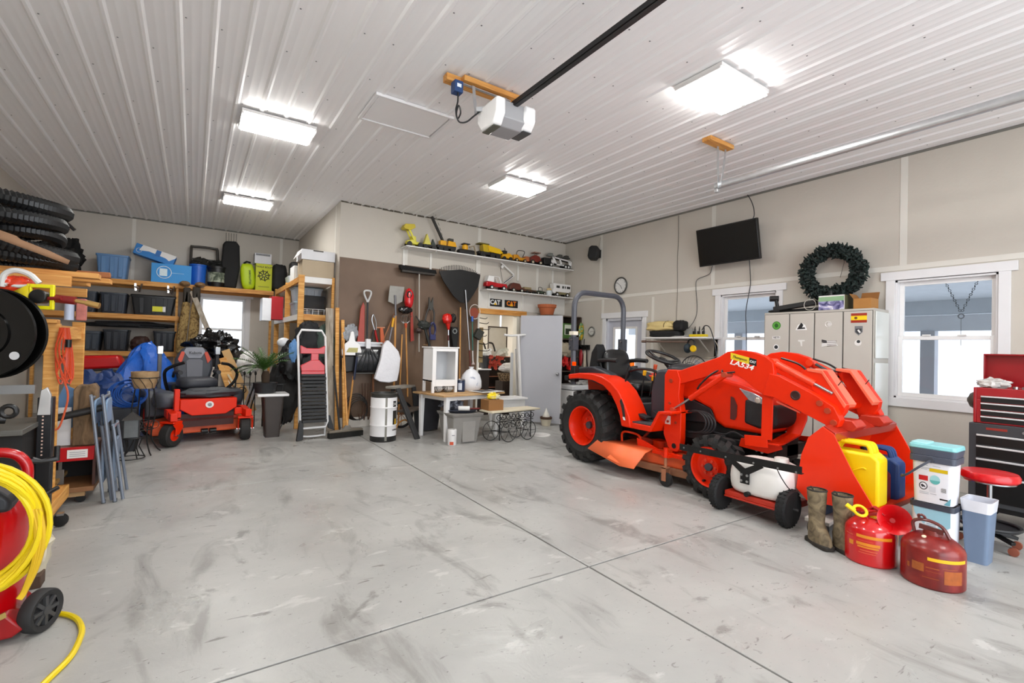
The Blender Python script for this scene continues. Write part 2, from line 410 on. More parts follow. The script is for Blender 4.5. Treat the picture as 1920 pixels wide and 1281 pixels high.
# attic hatch
h=T('attic_hatch','white rectangular attic hatch panel set in the ribbed ceiling','hatch',(1.78,4.77,ZC-.03))
build('frame',M().bb(1.37,2.19,4.47,4.50,ZC-.034,ZC-.004).bb(1.37,2.19,5.04,5.07,ZC-.034,ZC-.004).bb(1.37,1.40,4.50,5.04,ZC-.034,ZC-.004).bb(2.16,2.19,4.50,5.04,ZC-.034,ZC-.004),mat('#eeeded',.4,var=.01),h,bev=.003)
build('panel',M().bb(1.408,2.152,4.508,5.032,ZC-.024,ZC-.006),mat('#f6f5f5',.4,var=.01),h,bev=.002)
# ---- windows ----
OUT=mat('#eef0f2',.9,var=0)
def window_x(name,y0,y1,z0,z1):
    X=XR
    fr=struct(name,M().bb(X-.02,X,y0-.09,y0+.0,z0-.10,z1+.01).bb(X-.02,X,y1,y1+.09,z0-.10,z1+.01)
       .bb(X-.025,X,y0-.14,y1+.14,z1+.005,z1+.105).bb(X-.03,X+.0,y0-.09,y1+.09,z0-.10,z0),TRIM,bev=.003)
    struct('jamb',M().bb(X,X+.11,y0-.01,y0+.02,z0,z1).bb(X,X+.11,y1-.02,y1+.01,z0,z1).bb(X,X+.11,y0,y1,z1-.02,z1+.01).bb(X-.0,X+.11,y0,y1,z0-.01,z0+.02),TRIM,fr)
    zm=(z0+z1)/2+.01
    def sash(nm,xa,za,zb):
        s=struct(nm,M().bb(xa,xa+.03,y0+.02,y0+.065,za,zb).bb(xa,xa+.03,y1-.065,y1-.02,za,zb).bb(xa,xa+.03,y0+.065,y1-.065,zb-.045,zb).bb(xa,xa+.03,y0+.065,y1-.065,za,za+.045),WHITEG,fr,bev=.003)
        return s
    s1=sash('upper_sash',X+.065,zm-.02,z1-.02); s2=sash('lower_sash',X+.03,z0+.02,zm+.025)
    for s_,xa,za,zb in ((s1,X+.08,zm+.02,z1-.06),(s2,X+.045,z0+.06,zm-.02)):
        build('pane',M().bb(xa,xa+.004,y0+.06,y1-.06,za,zb),PANE,s_,smooth=0)
    struct('sash_lock',M().bb(X+.01,X+.04,y0+.25,y0+.32,zm+.025,zm+.04).bb(X+.01,X+.04,y1-.32,y1-.25,zm+.025,zm+.04),WHITE,fr)
    return fr
def glassmat():
    mt=bpy.data.materials.new('window_glass'); mt.use_nodes=True; n=mt.node_tree.nodes; L=mt.node_tree.links; n.clear()
    o=n.new('ShaderNodeOutputMaterial'); t=n.new('ShaderNodeBsdfTransparent'); g_=n.new('ShaderNodeBsdfGlossy'); g_.inputs['Roughness'].default_value=.03
    f=n.new('ShaderNodeFresnel'); f.inputs[0].default_value=1.3; x=n.new('ShaderNodeMixShader'); L.new(f.outputs[0],x.inputs[0]); L.new(t.outputs[0],x.inputs[1]); L.new(g_.outputs[0],x.inputs[2]); L.new(x.outputs[0],o.inputs[0]); return mt
PANE=glassmat()
window_x('window_1',*W3); window_x('window_2',*W2)
# alcove window (same sash type, set in the far wall)
X0,X1,Z0,Z1=.1,.95,.95,2.34; Y=YA
fr=struct('window_3',M().bb(X0-.09,X0,Y-.02,Y,Z0-.1,Z1+.01).bb(X1,X1+.09,Y-.02,Y,Z0-.1,Z1+.01).bb(X0-.14,X1+.14,Y-.025,Y,Z1,Z1+.1).bb(X0-.09,X1+.09,Y-.03,Y,Z0-.1,Z0),TRIM,bev=.003)
struct('jamb',M().bb(X0-.01,X0+.02,Y,Y+.11,Z0,Z1).bb(X1-.02,X1+.01,Y,Y+.11,Z0,Z1).bb(X0,X1,Y,Y+.11,Z1-.02,Z1).bb(X0,X1,Y,Y+.11,Z0,Z0+.02),TRIM,fr)
zm=1.65
for nm,ya,za,zb in (('upper_sash',Y+.065,zm-.02,Z1-.02),('lower_sash',Y+.03,Z0+.02,zm+.02)):
    s_=struct(nm,M().bb(X0+.02,X0+.06,ya,ya+.03,za,zb).bb(X1-.06,X1-.02,ya,ya+.03,za,zb).bb(X0+.06,X1-.06,ya,ya+.03,zb-.045,zb).bb(X0+.06,X1-.06,ya,ya+.03,za,za+.045),WHITEG,fr,bev=.003)
    build('pane',M().bb(X0+.05,X1-.05,ya+.013,ya+.017,za+.04,zb-.04),PANE,s_,smooth=0)
# entry door on the right wall
d=struct('door_1',M().bb(XR-.02,XR,D1[0]-.09,D1[0],0,D1[3]).bb(XR-.02,XR,D1[1],D1[1]+.09,0,D1[3]).bb(XR-.03,XR,D1[0]-.12,D1[1]+.12,D1[3],D1[3]+.11),TRIM,bev=.003)
struct('jamb',M().bb(XR,XR+.13,D1[0]-.01,D1[0]+.03,0,2.05).bb(XR,XR+.13,D1[1]-.03,D1[1]+.01,0,2.05).bb(XR,XR+.13,D1[0],D1[1],2.0,2.06),mat('#cfd0d6',.5,var=.02),d)
LILAC=mat('#bfc0ca',.45,var=.02)
a,b_=D1[0]+.03,D1[1]-.03
dl=struct('door_leaf',M().bb(XR+.05,XR+.09,a,a+.14,.01,2.0).bb(XR+.05,XR+.09,b_-.14,b_,.01,2.0).bb(XR+.05,XR+.09,a+.14,b_-.14,1.86,2.0).bb(XR+.05,XR+.09,a+.14,b_-.14,.01,.95),LILAC,d,bev=.002)
struct('glazing_frame',M().bb(XR+.035,XR+.06,a+.13,a+.17,.94,1.88).bb(XR+.035,XR+.06,b_-.17,b_-.13,.94,1.88).bb(XR+.035,XR+.06,a+.17,b_-.17,1.84,1.88).bb(XR+.035,XR+.06,a+.17,b_-.17,.94,.98),WHITE,dl)
build('pane',M().bb(XR+.066,XR+.07,a+.14,b_-.14,.96,1.86),PANE,dl,smooth=0)
# ---- outside: porch and snow-bright yard ----
struct('yard',M().bb(-8,30,-14,40,-.4,-.25),mat('#f2f3f5',.9,var=.02,scale=.5),smooth=0)
PG=mat('#c3ccd4',.8,var=.04)
struct('porch_roof',M().prism([(XR+.16,2.66),(XR+.16,2.76),(9.95,2.5),(9.95,2.32)],-3,9,'y'),mat('#e6edf3',.8,var=.04),smooth=0)
struct('porch_beam',M().bb(9.75,9.9,-3,9,2.12,2.40),PG,smooth=0)
struct('porch_beam',M().bb(9.78,9.87,-3,9,1.86,2.11),mat('#d2d8df',.8,var=.04),smooth=0)
for i,y in enumerate((2.66,5.83,-.4)):
    struct('porch_post',M().bb(9.72,9.9,y-.09,y+.09,-.25,1.86),mat('#b0b3b9',.8,var=.03),smooth=0)
struct('porch_slab',M().bb(XR+.16,10.0,-3,9,-.25,-.06),mat('#c8c8c8',.9),smooth=0)
hc=T('porch_hook_chain','pair of dark chains hanging in a V under the porch roof outside the right window','chain',(8.6,2.0,2.0))
for dy in (-.16,.16):
    mb=M()
    for i in range(12):
        t=i/12; mb.torus((8.6,2.0+dy*(1-t),2.46-.42*t),.014,.004,'x' if i%2 else 'y',8,5)
    build('chain',mb,mat('#55585c',.6),hc)
build('swivel_hook',M().torus((8.6,2.0,2.0),.03,.007,'x',14,6).cyl((8.6,2,1.97),(8.6,2,1.6),.003,n=6),mat('#777a7e',.5),hc)
st=T('stacked_pots','grey stack of flat trays standing on the porch seen through the right window','trays',(9.3,2.3,-.06))
for i in range(4): build('tray',M().lathe([(.24-.02*(i%2),0),(.26,.12),(.27,.16)],(9.3,2.3+.01*i,.2+.17*i),n=18),mat('#9a9da3',.7),st)
build('pedestal',M().bb(9.1,9.5,2.1,2.5,-.06,.2),mat('#a9abb0',.7),st)
# ---- ceiling lights ----
def shop_light(x,y,lab):
    t=T('ceiling_light',lab,'light',(x,y,ZC-.07))
    build('housing',M().bb(x-.36,x+.36,y-.235,y+.235,ZC-.05,ZC-.018),WHITE,t,bev=.004)
    for s_ in (-1,1):
        build('diffuser',M().bb(x-.34,x+.34,y+s_*.12-.098,y+s_*.12+.098,ZC-.078,ZC-.05),EMIT,t,smooth=0)
    for s_ in (-1,1): build('end_cap',M().bb(x+s_*.35-.012,x+s_*.35+.012,y-.22,y+.22,ZC-.07,ZC-.05),WHITE,t)
EMIT=mat('#fffefa',.5,var=0,emit=LAMP_EMIT)
for (x,y),lab in zip(LIGHTS,['ceiling light nearest the camera on the left, mostly out of frame above','bright double strip ceiling light left of the attic hatch','farthest small double strip ceiling light over the alcove','ceiling light behind the camera on the right side','ceiling light behind the camera on the left side','bright square ceiling light between the door opener and the toy shelf','largest and brightest double ceiling light right of the opener rail']):
    shop_light(x,y,lab)
# ================= compact tractor with loader and mower deck =================
def tyre(mb,c,R1,r,W,nl,lug=.035,lw=.5,skew=.5):
    """lugged tyre, axle along x, centre c"""
    Rb=R1-lug; h=W/2
    prof=[(r,-h*.78),(r+.02,-h*.86),(r+(Rb-r)*.45,-h),(r+(Rb-r)*.8,-h*.95),(Rb-.012,-h*.8),(Rb,-h*.45),(Rb+.004,0),(Rb,h*.45),(Rb-.012,h*.8),(r+(Rb-r)*.8,h*.95),(r+(Rb-r)*.45,h),(r+.02,h*.86),(r,h*.78)]
    mb.lathe(prof,c,48,'x',cap=False)
    x,y,z=c
    for s in (-1,1):
        for i in range(nl):
            a0=2*PI*(i+(.5 if s>0 else 0))/nl; da=2*PI/nl*skew; ww=2*PI/nl*lw
            st=[]
            for t,xx,rr in ((0,-.06*h,R1),(.35,.35*h,R1),(.75,.86*h,R1-.006),(1,1.02*h,R1-.045),(1.12,1.0*h,R1-.085)):
                st.append((a0+da*t,xx*s,rr))
            vs=[]
            for a,xx,rr in st:
                for dd,dr in ((-ww/2,-lug-.02),(-ww/2*.8,0),(ww/2*.8,0),(ww/2,-lug-.02)):
                    q=rr+dr if dr else rr
                    if dr and xx*s>.9*h: q=rr-.02
                    vs.append((x+xx,y+q*math.cos(a+dd),z+q*math.sin(a+dd)))
            n=len(st); fs=[]
            for k in range(n-1):
                for j in range(3): fs.append((k*4+j,k*4+j+1,(k+1)*4+j+1,(k+1)*4+j))
            fs+=[(0,1,2,3),((n-1)*4+3,(n-1)*4+2,(n-1)*4+1,(n-1)*4)]
            mb.add(vs,fs)
TYR=mat('#1f1e1d',.8,var=.28,scale=9,bump=.15,bscale=50)
TX=4.74
tr=T('tractor','orange compact tractor with loader bucket and roll bar beside the lockers','tractor',(TX,3.3,0))
def wheel(s,cx,cy,cz,Rr,rr,W,nl,dish,nm):
    mb=M(); tyre(mb,(cx,cy,cz),Rr,rr,W,nl)
    ty=build(nm,mb,TYR,tr,smooth=30)
    o=s*-1  # outward direction on x: s=-1 near side
    d=-1 if s<0 else 1
    h=W/2*.86
    prof=[(rr+.012,d*h),(rr+.006,d*(h+.006)),(rr-.006,d*h),(rr-.018,d*(h-.03)),(rr-.03,d*(h-.05)),(rr-.045,d*(h-dish)),(rr*.55,d*(h-dish-.01)),(rr*.5,d*(h-dish+.03)),(rr*.22,d*(h-dish+.03)),(.02,d*(h-dish+.03))]
    rm=M().lathe(prof,(cx,cy,cz),40,'x',cap=False)
    rm.lathe([(rr+.01,-d*h),(rr-.03,-d*(h-.05)),(rr-.05,0)],(cx,cy,cz),40,'x',cap=False)
    rim=build('rim',rm,ORANGE,ty)
    hb=M().cyl((cx+d*(h-dish+.02),cy,cz),(cx+d*(h-dish+.06),cy,cz),rr*.22,rr*.19,20)
    build('hub_cap',hb,mat('#3d3a42',.4),ty)
    bl=M()
    for i in range(6):
        a=PI*i/3; p=(cy+math.cos(a)*rr*.36,cz+math.sin(a)*rr*.36)
        bl.cyl((cx+d*(h-dish+.025),)+p,(cx+d*(h-dish+.05),)+p,.014,n=6)
    build('wheel_bolt',bl,mat('#d8442c',.35,metal=.3),ty)
    if nm=='front_tyre':
        build('valve_stem',M().cyl((cx+d*(h-.04),cy+.06,cz-rr*.8),(cx+d*(h-.01),cy+.06,cz-rr*.78),.012,n=8),BLACK,ty)
for s in (-1,1):
    wheel(s,TX+s*.47,4.53,.452,.452,.235,.36,17,.17,'rear_tyre')
    wheel(s,TX+s*.455,2.79,.305,.305,.185,.24,15,.05,'front_tyre')
# chassis
build('engine_block',M().bb(4.52,4.96,2.5,3.45,.42,.72).bb(4.56,4.92,3.4,4.6,.38,.66).bb(4.62,4.86,2.28,2.6,.42,.66),mat('#0f0f10',.6,var=.2,scale=20),tr,bev=.02)
build('front_axle',M().cyl((4.4,2.79,.305),(5.08,2.79,.305),.055,n=12).bb(4.6,4.88,2.68,2.9,.25,.46),mat('#2b2a2a',.6),tr,bev=.01)
build('rear_axle',M().cyl((4.3,4.53,.452),(5.18,4.53,.452),.09,n=14).bb(4.55,4.93,4.3,4.85,.3,.7),mat('#242424',.6),tr,bev=.01)
mb=M()
for i in range(4): mb.tube([(4.42,3.2-.0*i,.78),(4.41,3.08-.03*i,.80),(4.41,2.98-.035*i,.72),(4.42,3.02-.03*i,.60),(4.44,3.2,.56)],.011,7)
mb.tube([(4.45,3.0,.62),(4.44,2.8,.60),(4.45,2.7,.64),(4.47,2.6,.60)],.01,6)
build('hydraulic_hose',mb,mat('#2a2a2c',.5),tr)
build('underframe',M().bb(4.44,4.50,2.3,3.3,.50,.57).bb(4.98,5.04,2.3,3.3,.50,.57).bb(4.44,5.04,2.28,2.36,.46,.57),mat('#1c1c1d',.5),tr,bev=.004)
# hood
hood=[(3.45,1.17),(3.1,1.185),(2.85,1.16),(2.62,1.11),(2.44,1.045),(2.34,.98),(2.32,.90),(2.34,.69),(2.42,.655),(2.82,.66),(2.92,.71),(2.97,.83),(3.16,.90),(3.45,.92)]
hd=build('hood',M().prism(hood,4.47,5.01,'x'),ORANGE,tr,bev=.035,seg=3)
build('side_panel',M().prism([(3.46,.925),(3.2,.905),(2.985,.84),(2.905,.72),(2.95,.68),(3.46,.66)],4.485,4.995,'x'),mat('#1f2023',.45),tr,bev=.01)
build('grille',M().prism([(2.60,.975),(2.45,.965),(2.30,.935),(2.285,.76),(2.33,.715),(2.46,.705),(2.605,.74)],4.458,5.022,'x'),mat('#17181a',.5,bump=.4,bscale=220),tr,bev=.025,seg=3)
for s in (-1,1):
    x=TX+s*.272
    build('hood_vent',M().prism([(2.745,.985),(2.71,.975),(2.675,.90),(2.68,.79),(2.70,.755),(2.745,.76)],x,x+s*.008,'x'),mat('#5b1a12',.6,bump=.5,bscale=200),tr,bev=.003)
    hl=build('headlight',M().prism([(2.665,1.075),(2.52,1.04),(2.36,.975),(2.33,.925),(2.44,.925),(2.56,.965)],x-s*.10,x+s*.008,'x'),mat('#c9ced4',.12,metal=.6,var=.15,scale=30,coat=1),tr,bev=.008)
    build('lamp_bulb',M().sph((x+s*.008,2.47,.975),.03,sc3=(.4,1,1)),mat('#e8e4d8',.1,metal=.5),hl)
build('fuel_cap',M().cyl((4.74,3.22,1.18),(4.74,3.22,1.215),.06,n=20),BLACK,tr,bev=.006)
build('grille_badge',M().cyl((4.74,2.288,.92),(4.74,2.28,.92),.03,n=20),mat('#d9dadd',.2,metal=.6),tr)
build('dash_cowl',M().prism([(3.74,.62),(3.74,.95),(3.70,1.10),(3.66,1.20),(3.56,1.215),(3.44,1.18),(3.44,.62)],4.455,5.025,'x'),CHARC,tr,bev=.03,seg=3)
build('instrument_hood',M().blob((4.74,3.46,1.2),(.42,.40,.16),0,sq=.8),mat('#26262a',.5),tr)
# platform
pl=build('step_plate',M().prism([(3.88,.54),(3.88,.60),(3.47,.60),(3.37,.775),(3.20,.79),(3.20,.76),(3.35,.745),(3.46,.54)],4.14,5.34,'x'),ORANGE,tr,bev=.008)
build('floor_mat',M().bb(4.17,5.31,3.48,3.90,.595,.615),mat('#3a3c40',.7,bump=.5,bscale=90),tr,bev=.003)
build('floor_tunnel',M().prism([(3.44,.6),(3.44,.86),(3.7,.82),(4.0,.78),(4.25,.82),(4.25,.6)],4.52,4.96,'x'),mat('#34363a',.55),tr,bev=.02)
build('seat_riser',M().prism([(3.95,.60),(3.98,.84),(4.75,.90),(4.75,.60)],4.44,5.04,'x'),mat('#2c2d30',.5),tr,bev=.02)
for s in (-1,1):
    mb=M().prism([(3.55,.80),(3.62,.86),(3.70,.78),(3.72,.62),(3.60,.60)],TX+s*.17,TX+s*.28,'x')
    build('cowl_skirt',mb,ORANGE,tr,bev=.02)
pd=build('pedal',M().box((4.40,3.55,.70),(.10,.16,.02),(.5,0,0)).cyl((4.44,3.52,.7),(4.5,3.5,.8),.01,n=8).box((4.34,3.75,.67),(.10,.2,.03),(.25,0,0)),mat('#202124',.6),tr,bev=.005)
# fenders
fo=[(4.81,1.02),(4.82,1.085),(4.60,1.115),(4.36,1.115),(4.20,1.09),(4.05,1.035),(3.93,.94),(3.83,.80),(3.755,.66),(3.735,.545),(3.87,.545),(3.90,.66),(3.96,.78),(4.05,.90),(4.18,.985),(4.36,1.035),(4.60,1.045),(4.76,1.03)]
for s in (-1,1):
    xo=TX+s*.62; xi=TX+s*.30
    f=build('fender',M().prism(fo,min(xo,xi),max(xo,xi),'x'),ORANGE,tr,bev=.012)
    build('fender_lining',M().prism([(4.78,1.03),(4.60,1.05),(4.36,1.04),(4.17,.985),(4.04,.9),(3.94,.78),(3.88,.6),(4.0,.6),(4.3,.8),(4.75,.8)],TX+s*.29,TX+s*.31,'x'),ORANGE2,f)
    build('side_console',M().prism([(4.95,1.06),(4.9,1.17),(4.60,1.20),(4.30,1.12),(4.10,.98),(3.98,.84),(3.95,.74),(4.05,.74),(4.2,.9),(4.6,1.0)],TX+s*.26,TX+s*.40,'x'),mat('#303238',.5),f,bev=.02)
    if s<0:
        build('warning_decal',M().prism([(3.875,.86),(3.835,.79),(3.80,.62),(3.835,.62),(3.865,.74),(3.90,.83)],xo-.0015,xo+.001,'x'),mat('#2a2524',.5,var=.3,scale=80),f)
        build('warning_label',M().prism([(3.82,.655),(3.803,.62),(3.835,.62),(3.85,.655)],xo-.0025,xo+.001,'x'),WHITE,f)
    lp=build('tail_bracket',M().bb(TX+s*.52,TX+s*.60,4.72,4.80,.99,1.2),BLACK,tr,bev=.005)
    build('amber_lamp',M().bb(TX+s*.52-.02,TX+s*.56+.02,4.76,4.84,1.14,1.25),mat('#ff7a0a',.25,emit=.25,var=0),tr,bev=.01)
build('rear_crossmember',M().bb(4.15,5.33,4.86,4.93,1.0,1.06),BLACK,tr,bev=.005)
# seat
seat=build('seat',M().blob((4.74,4.22,.97),(.50,.50,.14),0,sq=.55),mat('#1a1a1b',.35,coat=.2),tr)
bk=M(); bk.T=Matrix.Translation((4.74,4.56,1.22))@Euler((-.16,0,0)).to_matrix().to_4x4(); bk.blob((0,0,0),(.46,.12,.42),0,sq=.55)
build('seat_back',bk,mat('#1a1a1b',.35,coat=.2),tr)
build('canvas_cover',M().prism([(4.8,1.1),(4.75,1.38),(4.66,1.5),(4.62,1.42),(4.62,1.1)],4.45,4.6,'x'),mat('#141415',.9),tr,bev=.02)
for s in (-1,1):
    build('armrest',M().tube([(TX+s*.27,4.62,1.27),(TX+s*.28,4.45,1.29),(TX+s*.28,4.28,1.285)],.028,10).tube([(TX+s*.27,4.6,1.27),(TX+s*.26,4.55,1.1)],.015,8),mat('#1c1c1d',.5),tr)
# roll bar
mb=M(); pts=[]
xa,xb=4.25,5.17; zt=2.19
pts+=[(xa,4.86,.95),(xa-.01,4.87,1.5),(xa-.01,4.87,1.9)]
for i in range(6):
    a=PI/2*i/5; pts.append((xa-.01+.19*(1-math.cos(a)),4.87,1.98+.21*math.sin(a)))
for i in range(6):
    a=PI/2*i/5; pts.append((xb+.01-.19*(1-math.sin(a)),4.87,1.98+.21*math.cos(a)))
pts+=[(xb+.01,4.87,1.9),(xb+.01,4.87,1.5),(xb,4.86,.95)]
mb.tube(pts,.036,8)
rb=build('roll_bar',mb,mat('#4a4c54',.42,var=.03),tr)
for x in (xa-.005,xb+.005):
    build('hinge_bracket',M().bb(x-.045,x+.045,4.82,4.92,1.40,1.58),mat('#3d3f46',.45),rb,bev=.006)
    build('hinge_pin',M().cyl((x-.065,4.85,1.54),(x+.065,4.85,1.54),.012,n=8).cyl((x-.065,4.89,1.45),(x+.065,4.89,1.45),.012,n=8),STEEL,rb)
build('reflector_strip',M().bb(xa-.05,xa+.03,4.825,4.915,1.605,1.655),mat('#e9e2cf',.4),rb)
# steering wheel
mb=M(); mb.T=Matrix.Translation((4.74,3.80,1.345))@Euler((.38,0,0)).to_matrix().to_4x4()
mb.torus((0,0,0),.20,.019,'z',36,8)
for a in (PI/2+.2,PI*1.17,PI*1.83): mb.tube([(0,0,-.04),(.11*math.cos(a),.11*math.sin(a),-.03),(.19*math.cos(a),.19*math.sin(a),0)],.016,6)
mb.cyl((0,0,-.06),(0,0,-.01),.05,.04,16)
sw=build('steering_wheel',mb,mat('#161617',.45),tr)
build('steering_column',M().cyl((4.74,3.77,1.30),(4.74,3.62,1.15),.03,n=10),BLACK,tr)
for (x,y,z,h,c,hx) in ((4.52,3.93,.98,.2,'#f4b908',.02),(4.56,3.84,1.0,.12,'#f4b908',.03),(4.42,4.40,1.0,.12,'#e23a18',0),(4.50,3.74,1.06,.2,'#b8431e',0)):
    l=build('lever',M().cyl((x,y,z-.12),(x+hx,y-.02,z+h-.05),.008,n=8),BLACK,tr)
    build('knob',M().cyl((x+hx,y-.02,z+h-.06),(x+hx,y-.03,z+h),.02,.022,n=12),mat(c,.4),l,bev=.005)
build('joystick',M().tube([(4.40,4.10,.85),(4.38,4.05,1.1),(4.40,4.02,1.24)],.01,8).tube([(4.30,4.35,.9),(4.38,4.1,.97),(4.36,3.98,.82)],.008,6),BLACK,tr)
build('grab_rail',M().tube([(4.42,4.05,1.16),(4.43,3.9,1.20),(4.46,3.7,1.19),(4.48,3.62,1.12)],.016,8).tube([(5.06,4.05,1.16),(5.05,3.9,1.20),(5.02,3.7,1.19)],.016,8),BLACK,tr)
# ----- loader -----
for s in (-1,1):
    x0=TX+s*.44; x1=TX+s*.355; a,b_=min(x0,x1),max(x0,x1); xo=x0
    post=build('loader_post',M().prism([(3.42,1.16),(3.38,1.22),(3.26,1.22),(3.22,1.12),(3.235,.95),(3.20,.78),(3.20,.50),(3.205,.40),(3.24,.355),(3.31,.35),(3.36,.39),(3.42,.52),(3.42,.76)],a,b_,'x'),ORANGE,tr,bev=.006)
    bolts=M()
    for y,z in ((3.33,1.10),(3.34,.86),(3.27,.75),(3.36,.66),(3.26,.66)): bolts.cyl((xo+s*.012,y,z),(xo-s*.01,y,z),.014 if z<1 else .022,n=10)
    build('pivot_pin',bolts,mat('#b6442c',.35,metal=.5),post)
    build('post_eye',M().cyl((xo+s*.003,3.28,.41),(xo-s*.01,3.28,.41),.028,n=16),BLACK,post)
    if s<0: build('capacity_label',M().bb(xo-.002,xo,3.33,3.40,.63,.72),mat('#d8d5cf',.5,var=.25,scale=60),post)
    rear=[(3.40,1.07),(3.42,1.13),(3.36,1.18),(3.28,1.20),(2.78,1.375),(2.70,1.425),(2.58,1.445),(2.44,1.43),(2.33,1.395),(2.26,1.34),(2.245,1.25),(2.30,1.06),(2.34,1.04),(2.52,1.165),(2.64,1.225),(2.74,1.225),(3.30,1.05)]
    arm=build('loader_arm',M().prism(rear,a+.012,b_-.012,'x'),ORANGE,tr,bev=.006)
    fore=[(2.34,1.04),(2.28,1.24),(2.20,1.225),(1.90,1.085),(1.76,1.0),(1.71,.90),(1.73,.84),(1.80,.84),(2.0,.925),(2.24,1.03)]
    fa=build('loader_forearm',M().prism(fore,a,b_,'x'),ORANGE,tr,bev=.006)
    build('cross_tube_end',M().torus((xo,2.055,1.065),.034,.008,'x',20,6).cyl((xo+s*.001,2.055,1.065),(xo-s*.02,2.055,1.065),.028,n=18),mat('#3a1610',.6),fa)
    build('reflective_stripe',M().prism([(2.22,.985),(2.02,.915),(2.02,.93),(2.22,1.002)],xo-.012*s,xo-.035*s,'x'),mat('#d8503a',.5),fa)
    # lift cylinder
    xc=TX+s*.395
    lc=build('lift_cylinder',M().cyl((xc+s*.06,3.08,.935),(xc+s*.06,2.70,1.20),.028,n=14),ORANGE,tr)
    build('piston_rod',M().cyl((xc+s*.06,3.27,.81),(xc+s*.06,3.06,.95),.012,n=10),STEEL,lc)
    build('cylinder_pin',M().cyl((xc-s*.02,2.69,1.205),(xc+s*.1,2.69,1.205),.026,n=14).cyl((xc-s*.02,3.28,.80),(xc+s*.1,3.28,.80),.022,n=14),mat('#c9563b',.35,metal=.4),lc)
    build('hose',M().tube([(xc+s*.06,3.0,1.04),(xc+s*.07,2.95,1.10),(xc+s*.05,2.85,1.20),(xc+s*.02,2.76,1.25),(xc+s*.06,2.72,1.22),(xc+s*.06,2.6,1.235)],.009,6),BLACK,lc)
    # tilt cylinder
    xc=TX+s*.36
    tc_=build('tilt_cylinder',M().cyl((xc,2.26,1.325),(xc,1.94,1.17),.032,n=14).cyl((xc-s*.05,2.29,1.34),(xc+s*.05,2.29,1.34),.034,n=14),mat('#e23c16',.35,coat=.3),tr)
    build('piston_rod',M().cyl((xc,1.95,1.175),(xc,1.80,1.10),.016,n=10),STEEL,tc_)
    build('hose',M().tube([(xc-s*.06,2.25,1.38),(xc-s*.07,2.1,1.33),(xc-s*.05,2.02,1.26),(xc-s*.03,2.05,1.20)],.01,6).tube([(xc-s*.05,2.0,1.30),(xc-s*.05,1.9,1.27),(xc-s*.05,1.85,1.2)],.01,6),BLACK,tc_)
    # quick-attach bracket
    bx0=TX+s*.30; bx1=TX+s*.365
    br=M().prism([(2.05,1.275),(1.98,1.30),(1.87,1.285),(1.70,1.02),(1.71,.96),(1.80,.82),(1.85,.83),(1.93,1.08),(2.02,1.22)],min(bx0,bx1),max(bx0,bx1),'x')
    q=build('coupler_plate',br,ORANGE,tr,bev=.005)
    f2=M().prism([(2.0,1.30),(1.88,1.29),(1.70,1.02),(1.715,.99),(1.885,1.26),(2.0,1.275)],TX+s*.17,TX+s*.37,'x')
    build('coupler_face',f2,mat('#ee6a4c',.4,var=.04,coat=.2),q,bev=.004)  # lighter orange: light on the bracket's upper face put into the colour
    build('coupler_foot',M().prism([(1.84,.82),(1.80,.90),(1.66,.90),(1.62,.85),(1.66,.81)],TX+s*.18,TX+s*.36,'x'),mat('#b52c16',.4),q,bev=.008)
    build('coupler_slot',M().box((TX+s*.27,1.80,1.165),(.012,.10,.004),(-.55-.45,0,0)),BLACK,q)
    pn=M()
    for y,z in ((1.86,1.02),(1.80,.965),(1.755,.875)): pn.cyl((xo+s*.018,y,z),(xo-s*.02,y,z),.024,n=16)
    build('pivot_pin',pn,mat('#c24a30',.35,metal=.4),q)
build('coupler_cross_tube',M().cyl((4.42,1.87,.97),(5.06,1.87,.97),.03,n=14),ORANGE,tr)
build('arm_cross_tube',M().cyl((4.34,2.06,1.0),(5.14,2.06,1.0),.045,n=16),ORANGE,tr)
build('coupler_handle',M().tube([(4.98,2.20,1.33),(5.0,2.10,1.27),(5.06,1.98,1.275)],.014,8),mat('#3b4145',.5),tr)
# decals on the near arm plate
xo=TX-.44+.012-.0015
fc=[o for o in tr.children if o.name.startswith('loader_arm')][0]
ROTX=(PI/2,0,-PI/2)
dz=-.13

def slanted(y0,y1,zc,h,mt_,nm):
    sl=.23  # drop towards the front (y falls)
    f=lambda y:(zc-(y0-y)*sl)
    mb=M().add([(xo,y0,f(y0)-h/2),(xo,y1,f(y1)-h/2),(xo,y1,f(y1)+h/2),(xo,y0,f(y0)+h/2),(xo+.001,y0,f(y0)-h/2),(xo+.001,y1,f(y1)-h/2),(xo+.001,y1,f(y1)+h/2),(xo+.001,y0,f(y0)+h/2)],[(0,1,2,3),(4,7,6,5),(0,4,5,1),(1,5,6,2),(2,6,7,3),(3,7,4,0)])
    return build(nm,mb,mt_,fc,smooth=0)
slanted(2.66,2.475,1.388,.062,mat('#e6c722',.5,var=0),'dealer_sticker')
slanted(2.475,2.405,1.345,.062,mat('#141414',.5,var=0),'sticker_square')
inv=world_of(fc).inverted()
def arm_text(t,y,z,size,c,bold=0,sx=1,shear=0):
    rot=Matrix.Rotation(math.radians(-13),4,'X')@Euler((PI/2,0,-PI/2)).to_matrix().to_4x4()
    o=lettering(t,size,mat(c,.5,var=0),fc,inv@Vector((xo-.001,y,z)),(0,0,0),bold=bold,sx=sx,shear=shear)
    o.rotation_euler=(Matrix.Rotation(math.radians(13),4,'X')@Euler((PI/2,0,-PI/2)).to_matrix().to_4x4()).to_euler()
    o.scale=(sx,1,1); return o
arm_text('LA534',2.55,1.305,.066,'#f6ece8',bold=.0015,sx=1.35,shear=.2)
arm_text('Thompson',2.57,1.367,.034,'#3a3a10',bold=.0005,sx=1.0,shear=.3)
arm_text('CAT',2.44,1.336,.03,'#e8e8e8',bold=.0008,sx=1.0)
